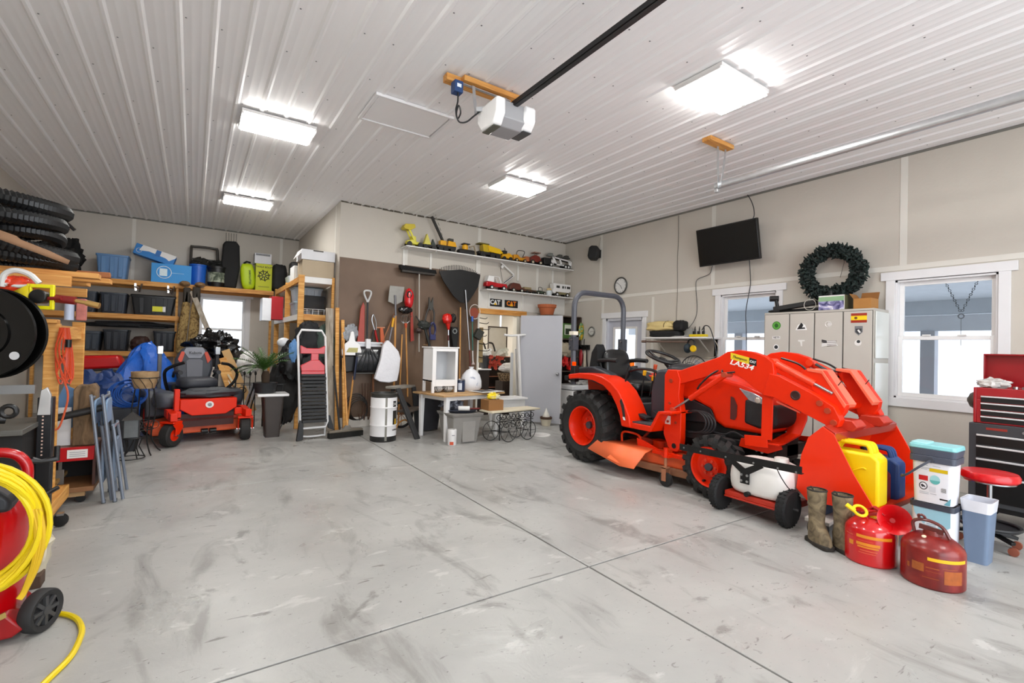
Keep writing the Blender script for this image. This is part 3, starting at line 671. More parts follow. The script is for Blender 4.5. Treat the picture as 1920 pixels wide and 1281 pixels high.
# bucket
BX0,BX1=4.16,5.42
shell=[(1.71,.80),(1.78,.845),(1.88,.74),(1.93,.60),(1.965,.33),(1.88,.245),(1.44,.265)]
def offs(P,d):
    return [(y-d*.9 if z>.3 else y,z+(d if z<.3 else 0)) for y,z in P]
inner=[(1.44,.285),(1.87,.268),(1.945,.335),(1.91,.595),(1.86,.73),(1.775,.82),(1.72,.785)]
bu=build('bucket',M().prism(shell+inner,BX0+.014,BX1-.014,'x'),ORANGE2,tr,smooth=25)
for x in (BX0,BX1-.012):
    build('bucket_side',M().prism([(1.70,.80),(1.78,.85),(1.885,.745),(1.935,.60),(1.97,.32),(1.885,.24),(1.44,.26),(1.425,.30),(1.56,.52)],x,x+.012,'x'),ramp_mat('worn_bucket_paint',[(.3,'#ea2c08'),(.6,'#f2330c'),(.8,'#e8633a')],scale=2,rough=.35),bu,bev=.002)
build('bucket_lip',M().prism([(1.70,.74),(1.69,.81),(1.77,.86),(1.79,.84),(1.72,.79),(1.715,.74)],BX0+.0135,BX1-.0135,'x'),mat('#a32413',.35,coat=.3),bu,bev=.004)
build('cutting_edge',M().bb(BX0,BX1,1.41,1.52,.252,.268),mat('#8d4a38',.5,metal=.4),bu)
# grille guard: bent flat bar in front of the nose
gp=[(4.30,2.26,1.02),(4.29,2.24,.70),(4.36,2.22,.63),(4.62,2.20,.66),(4.76,2.20,.70),(4.82,2.18,.82),(4.82,2.18,.92)]
mb=M()
mb.bar((4.34,2.31,1.05),(4.33,2.31,.64),.10,.012,(1,0,0)); mb.bar((4.34,2.52,.60),(4.33,2.30,.62),.012,.10)
mb.prism([(4.335,.60),(4.41,.60),(4.72,.66),(4.84,.80),(4.86,.95),(4.84,.95),(4.82,.81),(4.71,.675),(4.41,.615),(4.335,.615)],2.20,2.33,'y')
build('grille_guard',mb,ORANGE,tr,bev=.004)
mb=M()
for y,z in ((2.5,.55),(2.45,.51),(2.42,.56),(2.40,.50)): mb.cyl((4.42,y,z),(4.45,y,z),.014,n=8)
build('frame_bolt',mb,STEEL,tr)
build('bumper_bracket',M().prism([(2.62,.52),(2.60,.60),(2.24,.62),(2.22,.56),(2.34,.50)],4.41,4.44,'x').prism([(2.62,.52),(2.60,.60),(2.24,.62),(2.22,.56),(2.34,.50)],5.04,5.07,'x'),ORANGE,tr,bev=.003)
# mower deck
DK=ramp_mat('worn_deck_paint',[(.25,'#b4552c'),(.5,'#e85a2a'),(.75,'#f06a3a')],scale=4,rough=.5)
deck=M().prism([(4.25,3.58),(4.30,3.05),(4.62,2.98),(5.15,3.05),(5.28,3.5),(5.2,4.05),(4.75,4.18),(4.28,4.08)],.17,.32,'z')
dk=build('mower_deck',deck,DK,tr,bev=.03,seg=3)
build('deck_lip',M().prism([(4.23,3.60),(4.28,3.03),(4.62,2.96),(5.17,3.03),(5.30,3.5),(5.22,4.07),(4.75,4.2),(4.26,4.1)],.10,.18,'z'),mat('#9b6a4c',.6,var=.12),dk,bev=.01)
build('deck_spindle',M().cyl((4.5,3.6,.32),(4.5,3.6,.40),.10,n=18).cyl((4.95,3.6,.32),(4.95,3.6,.40),.10,n=18).bb(4.3,5.1,3.3,3.4,.32,.37),ORANGE2,dk,bev=.006)
ch=M().add([(4.27,4.15,.335),(4.27,3.52,.335),(4.11,3.50,.31),(4.02,3.58,.13),(3.98,3.75,.13),(3.94,4.22,.24),(4.1,4.22,.33)],[(0,1,2,6),(2,3,4,5,6)])
build('discharge_chute',ch,mat('#f4713f',.5,var=.1,scale=6),dk,solid=.01,smooth=20)
build('chute_handle',M().tube([(4.28,4.0,.33),(4.28,4.0,.43),(4.28,3.93,.46),(4.28,3.78,.455),(4.28,3.72,.42),(4.28,3.72,.33)],.013,8),ORANGE2,dk)
build('deck_side_bar',M().prism([(3.74,.32),(3.76,.42),(3.64,.40),(3.40,.33),(3.40,.30)],4.26,4.28,'x').bb(4.22,4.27,3.1,3.5,.30,.34),ORANGE,dk,bev=.003)
gw=build('gauge_wheel',M().lathe([(.045,-.025),(.07,-.02),(.072,0),(.07,.02),(.045,.025)],(4.17,3.27,.072),20,'x'),TYR,dk)
build('wheel_fork',M().bb(4.13,4.14,3.25,3.30,.06,.20).bb(4.20,4.21,3.25,3.30,.06,.20).bb(4.13,4.21,3.25,3.30,.19,.205).cyl((4.17,3.28,.2),(4.17,3.28,.34),.016,n=10),mat('#a3694a',.6,var=.2),dk)
build('fork_cap',M().cyl((4.17,3.28,.30),(4.17,3.28,.40),.024,n=12).bb(4.16,4.28,3.24,3.32,.30,.325),ORANGE,dk)
build('deck_lift_link',M().cyl((4.5,3.9,.35),(4.5,3.7,.55),.015,n=8).cyl((4.95,3.9,.35),(4.95,3.7,.55),.015,n=8).bar((4.45,3.0,.34),(4.45,3.9,.38),.02,.05),mat('#a8321c',.5),tr)
build('hydraulic_filter',M().lathe([(.04,0),(.085,.03),(.09,.14),(.05,.18)],(4.62,2.40,.30),18),mat('#161616',.6),tr)
# ================= right wall =================
FX=(PI/2,0,-PI/2)   # lettering facing the room from the right wall
LOCK=mat('#bdb8ae',.42,var=.02)
lk=T('locker_bank','tall beige steel lockers with four narrow doors covered in stickers','lockers',(6.65,2.87,0))
build('body',M().bb(6.43,6.85,2.235,3.49,.10,1.975),LOCK,lk,bev=.004)
build('plinth',M().bb(6.47,6.85,2.26,3.47,0,.10),mat('#2a2a2b',.7),lk)
build('side_sheet',M().bb(6.455,6.83,2.222,2.234,.55,1.35).bb(6.455,6.83,2.222,2.234,1.40,1.94),mat('#dfe2dc',.2,var=.05,scale=3),lk,bev=.006)  # two whitish sheets over the locker end panel
doors=[(3.165,3.475),(2.865,3.15),(2.55,2.85),(2.25,2.535)]
drs=[]
for a,b_ in doors:
    d=build('door',M().bb(6.418,6.432,a,b_,.14,1.945),mat('#c6c1b8',.4,var=.02),lk,bev=.003); drs.append(d)
    build('door_gap',M().bb(6.4285,6.4298,a-.006,b_+.006,.134,1.951),mat('#4d4a45',.8),lk)
    build('handle',M().bb(6.405,6.42,a+.02,a+.045,.95,1.10),mat('#77746e',.3,metal=.7),d,bev=.003)
    for k in range(3): build('vent_slot',M().bb(6.4165,6.419,a+.08,b_-.08,.26+.03*k,.268+.03*k),mat('#6c6962',.7),d)
def stick(d,y,z,mb,c,nm='sticker',r=.5): return build(nm,mb,mat(c,r,var=0),d,smooth=30)
def disc(y,z,r,x): return M().cyl((x,y,z),(x+.0015,y,z),r,n=24)
X0=6.4155
def rect(y,z,w_,h_,x): return M().bb(x,x+.0015,y-w_/2,y+w_/2,z-h_/2,z+h_/2)
stick(drs[0],0,0,disc(3.32,1.80,.055,X0),'#2f7d22'); stick(drs[0],0,0,disc(3.32,1.80,.045,X0-.001),'#5ba63c'); stick(drs[0],0,0,M().blob((X0-.001,3.32,1.80),(.001,.05,.05),.2,3,2),'#22601a')
stick(drs[0],0,0,rect(3.32,1.64,.10,.038,X0),'#f1f0ee'); lettering('YETI',.032,mat('#222222',.5,var=0),drs[0],world_of(drs[0]).inverted()@Vector((X0-.001,3.32,1.64)),FX,bold=.0006,sx=1.3)
stick(drs[0],0,0,disc(3.32,1.515,.036,X0),'#f2f2f2'); stick(drs[0],0,0,disc(3.32,1.515,.024,X0-.001),'#24262a')
stick(drs[1],0,0,M().prism([(3.08,1.735),(2.94,1.735),(2.965,1.80),(3.01,1.825),(3.05,1.80)],X0,X0+.0015),'#f4f4f2'); stick(drs[1],0,0,M().prism([(3.06,1.745),(2.96,1.75),(2.97,1.77),(3.0,1.765),(2.985,1.80),(3.01,1.83),(3.03,1.80)],X0-.001,X0),'#1c1c1e')
stick(drs[1],0,0,M().prism([(3.045,1.61),(2.965,1.61),(2.965,1.595),(2.998,1.59),(2.995,1.53),(3.01,1.53),(3.02,1.585),(3.045,1.59)],X0,X0+.0015),'#eceae5')
stick(drs[2],0,0,M().torus((X0,2.70,1.80),.033,.004,'x',22,5),'#e6e4df'); stick(drs[2],0,0,M().prism([(2.70,1.83),(2.66,1.80),(2.69,1.775),(2.71,1.79)],X0,X0+.001),'#e0deda')
fl_=[(2.77,1.615),(2.70,1.60),(2.62,1.605),(2.59,1.535),(2.68,1.545),(2.77,1.525)]
stick(drs[2],0,0,M().prism(fl_,X0,X0+.0015),'#e9e7e3'); stick(drs[2],0,0,M().prism([(2.77,1.615),(2.715,1.603),(2.71,1.57),(2.77,1.58)],X0-.001,X0),'#2f3034')
for k in range(4): stick(drs[2],0,0,M().bar((X0-.0005,2.77 if k>1 else 2.71,1.532+.02*k),(X0-.0005,2.605,1.545+.018*k),.001,.006),'#77706c','flag_stripe')
for k,(c,z0,z1) in enumerate((('#a22a10',1.835,1.865),('#f6d60a',1.865,1.915),('#a22a10',1.915,1.945))): stick(drs[3],0,0,M().bb(X0,X0+.0015,2.30,2.46,z0-.025,z1-.025),c,'flag_band')
stick(drs[3],0,0,disc(2.41,1.865,.016,X0-.001),'#7a4a10')
stick(drs[3],0,0,M().prism([(2.42,1.77),(2.34,1.77),(2.34,1.70),(2.38,1.66),(2.42,1.70)],X0,X0+.0015),'#77797c'); stick(drs[3],0,0,M().prism([(2.41,1.74),(2.35,1.74),(2.35,1.70),(2.38,1.675),(2.41,1.70)],X0-.001,X0),'#34363a'); stick(drs[3],0,0,M().box((X0-.0015,2.375,1.71),(.001,.018,.04),(-.6,0,0)),'#f2f2f0')
stick(drs[3],0,0,disc(2.385,1.575,.035,X0),'#eceae6'); stick(drs[3],0,0,disc(2.38,1.59,.018,X0-.001),'#3a3d40')
# wreath
wt=T('wreath','large dark green artificial pine wreath hanging above the lockers','wreath',(6.74,2.73,2.15))
mb=M(); rnd=random.Random(3)
for i in range(1500):
    t=rnd.random()*2*PI; ph=rnd.random()*2*PI; rr=.085*math.sqrt(rnd.random())
    cx=6.73+rr*math.cos(ph)*.8; R1=.275+rr*math.sin(ph)*1.0
    c=Vector((cx,2.80+R1*1.07*math.cos(t),2.475+R1*.97*math.sin(t)))
    dr=Vector((rnd.uniform(-1,.3),math.cos(t)*rnd.uniform(-.3,1)+rnd.uniform(-.7,.7),math.sin(t)*rnd.uniform(-.3,1)+rnd.uniform(-.7,.7))).normalized()
    L_=rnd.uniform(.03,.065); mb.cyl(c,c+dr*L_,.017,.006,5,False)
o=build('needle_foliage',mb,ramp_mat('wreath_green',[(.3,'#141d1b'),(.6,'#22302c'),(.8,'#33433c')],scale=20,rough=.8),wt,smooth=0); o['kind']='stuff'
build('wire_ring',M().torus((6.75,2.80,2.475),.28,.045,'x',40,8,sx=1.07,sy=.97),mat('#111614',.9),wt)
build('hanging_wire',M().tube([(6.85,2.70,2.78),(6.84,2.71,2.6),(6.84,2.75,2.42)],.003,5),mat('#6d6960',.6),wt)
# things on the lockers
ck=T('folded_tripod','black folded tripod with round knobs lying on the lockers','tripod',(6.55,3.2,1.975))
build('leg_bundle',M().bar((6.55,3.42,2.03),(6.56,2.90,2.09),.09,.06).tube([(6.6,3.40,2.0),(6.6,2.88,2.01)],.022,8),mat('#1e1f20',.5),ck,bev=.01)
build('head',M().cyl((6.53,3.36,2.0),(6.52,3.385,2.16),.022,n=10).cyl((6.50,3.46,2.17),(6.54,3.36,2.17),.038,n=12),mat('#141415',.5),ck)
build('foot_pad',M().blob((6.56,3.42,2.0),(.14,.16,.045),.05),mat('#101011',.6),ck)
build('strap',M().torus((6.50,2.95,2.06),.07,.004,'x',20,5,sx=1.0),mat('#cfcac0',.6),ck)
bx=T('picture_box','white, green and purple box printed with a snowy scene on the lockers','box',(6.55,2.68,1.975))
build('carton',M().bb(6.46,6.70,2.545,2.835,1.976,2.155),mat('#5c5a3c',.6,var=.1),bx,bev=.002)
build('printed_face',M().bb(6.457,6.460,2.55,2.83,1.98,2.15),ramp_mat('snow_print',[(.35,'#3b3a6a'),(.5,'#9a97c4'),(.62,'#e9e8f0')],scale=9,rough=.4,dist=1.5),bx)
build('green_band',M().bb(6.4555,6.4575,2.55,2.83,2.085,2.14),mat('#8fb58a',.4),bx)
build('white_edge',M().bb(6.4555,6.4575,2.55,2.83,2.14,2.155).bb(6.4555,6.4575,2.545,2.552,1.98,2.155),WHITE,bx)
ob=T('open_carton','small open brown cardboard box at the right end of the lockers','box',(6.6,2.38,1.975))
build('sides',M().bb(6.50,6.505,2.29,2.47,1.976,2.10).bb(6.70,6.705,2.29,2.47,1.976,2.10).bb(6.505,6.70,2.29,2.295,1.976,2.10).bb(6.505,6.70,2.465,2.47,1.976,2.10).bb(6.5,6.705,2.29,2.47,1.976,1.98),mat('#b07b3e',.8,var=.08),ob)
build('flap',M().box((6.72,2.38,2.14),(.005,.18,.10),(0,.4,0)),mat('#8d5b28',.8),ob); build('flap',M().box((6.60,2.49,2.13),(.19,.005,.08),(-.6,0,0)),mat('#9c6a33',.8),ob)
solo('spray_can','small black can standing behind the printed box on the lockers','can',M().cyl((6.66,2.78,1.976),(6.66,2.78,2.21),.033,n=16).cyl((6.66,2.78,2.21),(6.66,2.78,2.235),.02,n=12),mat('#151516',.4))
# television
tv=T('television','flat black television tilted forward on the right wall','television',(6.74,4.33,3.08),rot=None)
b=M(); b.T=Matrix.Translation((6.66,4.20,3.07))@Euler((0,-.20,0)).to_matrix().to_4x4(); b.bb(-.03,.03,-.49,.49,-.29,.29)
build('casing',b,mat('#0d0d0e',.4),tv,bev=.008)
b=M(); b.T=Matrix.Translation((6.66,4.20,3.07))@Euler((0,-.20,0)).to_matrix().to_4x4(); b.bb(-.0325,-.029,-.475,.475,-.27,.275)
build('screen',b,mat('#07080a',.12,var=0,coat=.3),tv)
build('wall_bracket',M().bb(6.70,6.868,4.1,4.36,2.95,3.2),mat('#1a1a1b',.6),tv,bev=.004)
def cord(label,pts,r,c,nm='cord'): return solo(nm,label,'cord',M().tube(pts,r,6),mat(c,.5))
cord('black cord curving from the ceiling to the top of the television',[(6.82,3.99,3.79),(6.80,3.93,3.70),(6.79,3.88,3.58),(6.78,3.86,3.45),(6.74,3.87,3.37)],.006,'#26262a')
cord('dark cable dropping from the television past the left window',[(6.80,3.93,2.80),(6.84,3.93,2.5),(6.84,3.94,2.38),(6.835,3.99,2.05),(6.835,3.98,1.8),(6.84,3.96,1.2)],.006,'#35363a')
cord('cord running from the television down to the power strip',[(6.82,4.55,2.80),(6.85,4.62,2.68),(6.85,4.83,2.62),(6.86,4.87,2.5),(6.86,4.84,2.2),(6.86,4.86,2.0),(6.8,4.95,1.82),(6.7,5.1,1.74),(6.6,5.2,1.70)],.005,'#4a4a4c')
cord('thin twin wire hanging from the ceiling to the wall shelf',[(6.863,5.24,3.76),(6.863,5.235,3.3),(6.863,5.245,3.0),(6.863,5.23,2.5),(6.863,5.24,2.1),(6.863,5.24,1.80)],.006,'#8c867c')
sp=T('wall_speaker','small black loudspeaker mounted near the far corner of the right wall','speaker',(6.75,7.16,3.3))
b=M(); b.T=Matrix.Translation((6.70,7.14,3.38))@Euler((.12,.15,.5)).to_matrix().to_4x4(); b.prism([(-.10,-.08),(-.07,-.14),(.07,-.14),(.10,-.08),(.10,.09),(.06,.14),(-.06,.14),(-.10,.09)],-.08,.08,'x')
build('cabinet',b,mat('#161617',.6,bump=.3,bscale=250),sp,bev=.02)
build('bracket',M().cyl((6.74,7.14,3.38),(6.868,7.14,3.38),.02,n=8).bb(6.85,6.868,7.10,7.18,3.3,3.46),mat('#2a2a2a',.6),sp)
build('wire',M().tube([(6.86,7.12,3.72),(6.855,7.14,3.6),(6.8,7.14,3.45)],.004,5),mat('#9a948a',.6),sp)
def clock(name,label,y,z,r,face,rim,hands):
    c=T(name,label,'clock',(6.85,y,z-r))
    build('rim',M().torus((6.84,y,z),r-.012,.016,'x',36,8),mat(rim,.3,metal=.6),c)
    build('face',M().cyl((6.868,y,z),(6.838,y,z),r-.012,n=36),mat(face,.5,var=0),c)
    if r>.1:
        for i in range(12):
            a=i*PI/6; lettering(str(i or 12),.032,mat('#333333',.6,var=0),c,world_of(c).inverted()@Vector((6.836,y-(r-.045)*math.sin(a),z+(r-.045)*math.cos(a))),FX,name='numeral')
    for L_,a,w_ in hands: build('hand',M().bar((6.834,y,z),(6.834,y-L_*math.sin(a),z+L_*math.cos(a)),.003,w_,(1,0,0)),mat('#222222',.5),c)
clock('wall_clock','round wall clock with silver rim and dark hands above the door','clock' and 6.52,2.675,.165,'#e4e3e0','#5a5a58',[(.075,PI*.83,.010),(.10,-PI*.30,.008)])
clock('wall_thermometer','small pale round dial on the wall left of the door',7.30,1.80,.10,'#d9d6cf','#8c8a86',[(.06,PI*.5,.006),(.06,-PI*.6,.006)])
# wall shelf
ws=T('wall_shelf','white wall shelf on brackets between door and window, loaded with clutter','shelf',(6.67,5.0,1.45))
build('board',M().bb(6.47,6.865,4.40,5.62,1.635,1.66),WHITE,ws,bev=.003)
for y in (5.45,4.6): build('bracket',M().bar((6.86,y,1.63),(6.55,y,1.628),.025,.01).bar((6.862,y,1.63),(6.862,y,1.38),.025,.01,(1,0,0)).bar((6.86,y,1.42),(6.6,y,1.62),.02,.012),mat('#c9c4b8',.5),ws)
build('backboard',M().bb(6.85,6.866,4.45,5.55,1.33,1.63),mat('#9c9488',.7),ws)
solo('wooden_rod','brown wooden rod hung under the front of the wall shelf','rod',M().cyl((6.46,5.58,1.585),(6.52,4.72,1.58),.016,n=10).cyl((6.45,5.62,1.585),(6.46,5.54,1.585),.022,n=10),mat('#6a5448',.6))
cs=solo('black_case','long soft black case on the wall shelf under the tan roll','case',M().blob((6.66,5.28,1.72),(.26,.62,.12),.06,3,2,sq=.55,flat=.058),mat('#121213',.8))
tb=T('tan_roll','tan rolled tarp lying on the black case on the wall shelf','tarp',(6.66,5.38,1.78))
build('roll',M().blob((6.66,5.38,1.85),(.27,.56,.17),.09,2.5,5,sq=.65),mat('#d6bf82',.7,var=.08),tb)
build('strap',M().torus((6.66,5.24,1.85),.095,.008,'y',20,6,sx=1.35,sy=.9),mat('#6b5a34',.7),tb)
solo('black_pouch','small black pouch at the right end of the tan roll','pouch',M().blob((6.66,5.0,1.85),(.20,.20,.18),.08,3,8,sq=.6),mat('#141414',.8))
solo('grey_adaptor_box','small grey box behind the cables on the wall shelf','box',M().bb(6.68,6.80,4.80,4.94,1.66,1.80),mat('#8d8d88',.6),bev=.006)
for i in range(3): solo('paper_sheet',['lowest loose white sheet on the wall shelf','loose white sheet lying crooked on the wall shelf','topmost loose white sheet beside the power strip'][i],'paper',M().box((6.58,4.92-.03*i,1.664+.005*i),(.2,.26,.003),(0,0,.2*i-.2)),WHITE)
ps=T('power_strip','yellow power strip with black plugs on the right end of the wall shelf','power strip',(6.52,4.55,1.66))
build('strip_body',M().bb(6.47,6.545,4.41,4.70,1.661,1.70),mat('#e0c414',.4),ps,bev=.006)
for y in (4.47,4.55,4.63):
    build('plug',M().bb(6.49,6.525,y-.018,y+.018,1.70,1.75),BLACK,ps,bev=.006)
    build('cord',M().tube([(6.51,y,1.75),(6.52,y,1.80),(6.6,y+.05,1.82),(6.7,y+.12,1.72),(6.78,y+.2,1.665)],.005,6),BLACK,ps)
cord('black cord looping off the right end of the wall shelf to the floor',[(6.51,4.50,1.76),(6.50,4.44,1.83),(6.50,4.36,1.80),(6.52,4.30,1.62),(6.54,4.27,1.4),(6.55,4.25,.9),(6.56,4.25,.02)],.008,'#2a2a2b')
cord('pale wire loop hanging below the right end of the wall shelf',[(6.60,4.42,1.66),(6.58,4.32,1.60),(6.58,4.26,1.48),(6.6,4.32,1.36),(6.62,4.5,1.33)],.005,'#b9b2a0')
em=T('ear_muffs','yellow and black ear muffs hanging under the wall shelf','ear muffs',(6.50,4.66,1.4))
build('ear_cup',M().cyl((6.43,4.60,1.475),(6.47,4.60,1.475),.055,.05,20),mat('#f2c40c',.35),em,bev=.012)
build('ear_cup',M().blob((6.50,4.74,1.48),(.12,.12,.15),.03),mat('#1c2a33',.5),em)
build('headband',M().tube([(6.47,4.60,1.50),(6.47,4.60,1.58),(6.48,4.64,1.615),(6.49,4.70,1.615),(6.5,4.74,1.57),(6.5,4.74,1.5)],.012,7),BLACK,em)
# pedestal fan behind the tractor
fn=T('pedestal_fan','black wire pedestal fan behind the tractor hood','fan',(6.45,4.55,0))
for k in range(24):
    a=k*PI/12; build('guard_wire',M().tube([(6.28,4.55,1.12),(6.29,4.55+.12*math.cos(a),1.12+.12*math.sin(a)),(6.34,4.55+.21*math.cos(a),1.12+.21*math.sin(a)),(6.40,4.55+.245*math.cos(a),1.12+.245*math.sin(a))],.003,4),mat('#2b2b2d',.4),fn)
build('guard_ring',M().torus((6.40,4.55,1.12),.245,.008,'x',36,6).torus((6.30,4.55,1.12),.14,.004,'x',30,5),mat('#232325',.4),fn)
for k in range(3):
    a=k*2*PI/3; build('blade',M().prism([(4.55+.03*math.cos(a-.4),1.12+.03*math.sin(a-.4)),(4.55+.2*math.cos(a-.25),1.12+.2*math.sin(a-.25)),(4.55+.21*math.cos(a+.3),1.12+.21*math.sin(a+.3)),(4.55+.04*math.cos(a+.5),1.12+.04*math.sin(a+.5))],6.36,6.364),mat('#9fa1a4',.3),fn)
build('motor',M().cyl((6.38,4.55,1.12),(6.56,4.55,1.12),.07,.05,16),BLACK,fn)
build('pole',M().cyl((6.5,4.55,.04),(6.5,4.55,1.08),.018,n=10),BLACK,fn); build('base',M().cyl((6.5,4.55,0),(6.5,4.55,.04),.22,.2,28),BLACK,fn)
# ================= front right corner =================
cb=T('rolling_tool_cabinet','black rolling tool cabinet under the red tool chest','tool cabinet',(6.0,.93,0))
X=5.72
build('body',M().bb(X,X+.46,.56,1.27,.16,.86),mat('#37383b',.45),cb,bev=.004)
build('base_rail',M().bb(X+.01,X+.45,.58,1.25,.12,.16),BLACK,cb)
for i,(z0,z1) in enumerate(((.68,.77),(.57,.672),(.43,.562),(.20,.422))):
    dw=build('drawer',M().bb(X-.006,X,.60,1.22,z0,z1),mat('#0e0e0f',.35),cb,bev=.003)
    build('drawer_trim',M().bb(X-.016,X-.006,.60,1.22,z1-.018,z1-.002),mat('#d9dadc',.25,metal=.4),dw,bev=.003)
build('lock',M().cyl((X-.012,.93,.815),(X,.93,.815),.012,n=14),STEEL,cb)
build('badge',M().bb(X-.002,X,1.03,1.16,.81,.83),mat('#8b2a20',.4),cb)
for x in (X+.06,X+.40):
    for y in (1.2,.63):
        c=build('caster',M().lathe([(.03,-.015),(.055,-.012),(.055,.012),(.03,.015)],(x,y,.055),18,'x'),RUBBER,cb); build('caster_fork',M().bb(x-.02,x+.02,y-.02,y+.02,.09,.12),STEEL,c)
tcx=T('tool_chest','red four drawer tool chest with its lid open on the black cabinet','tool chest',(6.0,.93,.86))
build('body',M().bb(X+.03,X+.40,.58,.60,.862,1.17).bb(X+.03,X+.40,1.23,1.25,.862,1.17).bb(X+.38,X+.40,.6,1.23,.862,1.17).bb(X+.03,X+.38,.6,1.23,.862,1.07).bb(X+.03,X+.06,.6,1.23,1.07,1.17),mat('#97101a',.35,coat=.3),tcx,bev=.004)
build('lid',M().bb(X+.40,X+.415,.58,1.25,1.17,1.47).bb(X+.33,X+.40,.58,.59,1.19,1.46).bb(X+.33,X+.40,1.24,1.25,1.19,1.46).bb(X+.33,X+.41,.58,1.25,1.455,1.47),mat('#8c0410',.3,coat=.3),tcx,bev=.003)
for z0,z1 in ((1.045,1.10),(.985,1.04),(.93,.98),(.875,.925)):
    dw=build('drawer',M().bb(X+.024,X+.031,.62,1.20,z0,z1),mat('#141416',.35),tcx,bev=.002)
    build('drawer_trim',M().bb(X+.014,X+.024,.62,1.20,z1-.013,z1-.001),mat('#dfe0e2',.25,metal=.4),dw,bev=.002)
build('lock',M().cyl((X+.018,.9,1.135),(X+.03,.9,1.135),.012,n=14),STEEL,tcx)
for i in range(7): 
    y=1.0-.055*i
    solo('socket','%s chrome socket in the row standing in the open tool chest'%('leftmost','second','third','fourth','fifth','sixth','rightmost')[i],'socket',M().cyl((X+.10,y,1.07),(X+.10,y,1.19),.019,.017,12),STEEL,group='sockets in the tool chest')
solo('plastic_bag','crumpled clear plastic bag on the left corner of the tool chest','bag',M().blob((X+.12,1.14,1.205),(.12,.20,.09),.25,3,4),mat('#c9c6c2',.2,var=.15,scale=30))
solo('magnetic_bowl','dark magnetic bowl stuck to the side of the red tool chest','bowl',M().lathe([(.075,0),(.078,.012),(.06,.04),(.025,.055),(.02,.06)],(X+.14,1.252,1.05),22,'y'),mat('#5b544c',.4,metal=.5))
so=T('wheeled_stool','round red padded shop stool in front of the tool cabinet','stool',(5.05,1.0,0))
build('seat_pad',M().lathe([(.02,.50),(.15,.50),(.165,.515),(.167,.545),(.155,.565),(.02,.57)],(5.05,1.0,0),36),mat('#d00a14',.35,coat=.3),so)
build('seat_rim',M().cyl((5.05,1.0,.49),(5.05,1.0,.502),.145,n=30),STEEL,so)
build('gas_lift',M().cyl((5.05,1.0,.10),(5.05,1.0,.3),.026,n=12).cyl((5.05,1.0,.3),(5.05,1.0,.5),.016,n=12),STEEL,so)
build('tray_ring',M().torus((5.05,1.0,.17),.17,.012,'z',36,8).cyl((5.05,1.0,.15),(5.05,1.0,.16),.165,n=36),mat('#232427',.4),so)
for k in range(5):
    a=k*2*PI/5+.4; x,y=5.05+.17*math.cos(a),1.0+.17*math.sin(a)
    l=build('leg',M().bar((5.05,1.0,.12),(x,y,.085),.035,.025),BLACK,so,bev=.004)
    build('caster',M().lathe([(.015,-.014),(.03,-.012),(.03,.012),(.015,.014)],(x,y,.031),14,'x'),mat('#8a4a36',.4),l)
tn=T('waste_bin','blue-grey rectangular waste bin with a white liner beside the buckets','bin',(4.63,.93,0))
def tub(mb,c,w0,d0,w1,d1,z0,z1,t=.006,r=.03,open_=True):
    """tapered rounded box shell"""
    def ring(w_,d_,z,rr=r):
        o=[]
        for sx,sy,a0 in ((1,1,0),(-1,1,PI/2),(-1,-1,PI),(1,-1,1.5*PI)):
            for k in range(4):
                a=a0+k*PI/6; o.append((c[0]+sx*(w_/2-rr)+rr*math.cos(a),c[1]+sy*(d_/2-rr)+rr*math.sin(a),z))
        return o
    rs=[ring(w0,d0,z0),ring(w1,d1,z1)]
    if open_: rs+=[ring(w1-2*t,d1-2*t,z1),ring(w0-2*t,d0-2*t,z0+t)]
    vs=[v for q in rs for v in q]; n=16; fs=[tuple(range(n))[::-1],tuple(range((len(rs)-1)*n,len(rs)*n))]
    for i in range(len(rs)-1):
        for k in range(n): fs.append((i*n+k,i*n+(k+1)%n,(i+1)*n+(k+1)%n,(i+1)*n+k))
    return mb.add(vs,fs)
build('bin_body',tub(M(),(4.66,.955),.20,.15,.25,.20,0,.425),mat('#6d7f98',.45,var=.03),tn)
build('liner',tub(M(),(4.66,.955),.245,.195,.262,.212,.36,.44,.004),mat('#e3e4ea',.35,var=.03,scale=20),tn)
build('liner_inside',tub(M(),(4.66,.955),.19,.14,.24,.19,.10,.437,.003),mat('#c9cbd4',.4),tn)
def litter_bucket(x,y,z,front,label,lid):
    t=T('litter_bucket',label,'bucket',(x,y,z))
    build('bucket_body',tub(M(),(x,y),.20,.25,.225,.275,z,z+.36,r=.035),mat('#e6e7ec',.35,var=.01),t)
    f=x-.1125
    return t,f
t1,f1=litter_bucket(4.53,1.15,0,0,'lower of two stacked white and blue pet litter buckets',False)
def face(t,mb,c,nm='label_print'): return build(nm,mb,mat(c,.4,var=0),t,smooth=20)
def fpt(z): return 4.42-.0125*(z%.37)/.36-.0015 
def quad(y0,y1,z0,z1,zb,o=0):
    g_=lambda z: 4.43-.0125*((z-zb)/.36)-.0012-o
    return M().add([(g_(z0),y0,z0),(g_(z0),y1,z0),(g_(z1),y1,z1),(g_(z1),y0,z1)],[(0,1,2,3)])
def pol(P,zb,o=0):
    g_=lambda z: 4.43-.0125*((z-zb)/.36)-.0012-o
    return M().add([(g_(z),y,z) for y,z in P],[tuple(range(len(P)))])
face(t1,pol([(1.27,.345),(1.03,.345),(1.03,.23),(1.06,.21),(1.12,.195),(1.17,.20),(1.22,.235),(1.26,.29)],0),'#9fd0e0')
face(t1,pol([(1.15+.045*math.cos(a*PI/8),.215+.035*math.sin(a*PI/8)) for a in range(16)],0,.0006),'#dfe9ef')
for k in range(3): face(t1,quad(1.12,1.18,.20+.012*k,.205+.012*k,0,.0012),'#8fa9bb')
face(t1,pol([(1.20,.12),(1.14,.165),(1.08,.155),(1.045,.10),(1.04,.04),(1.10,.05),(1.16,.09)],0,.0006),'#e4c40e')
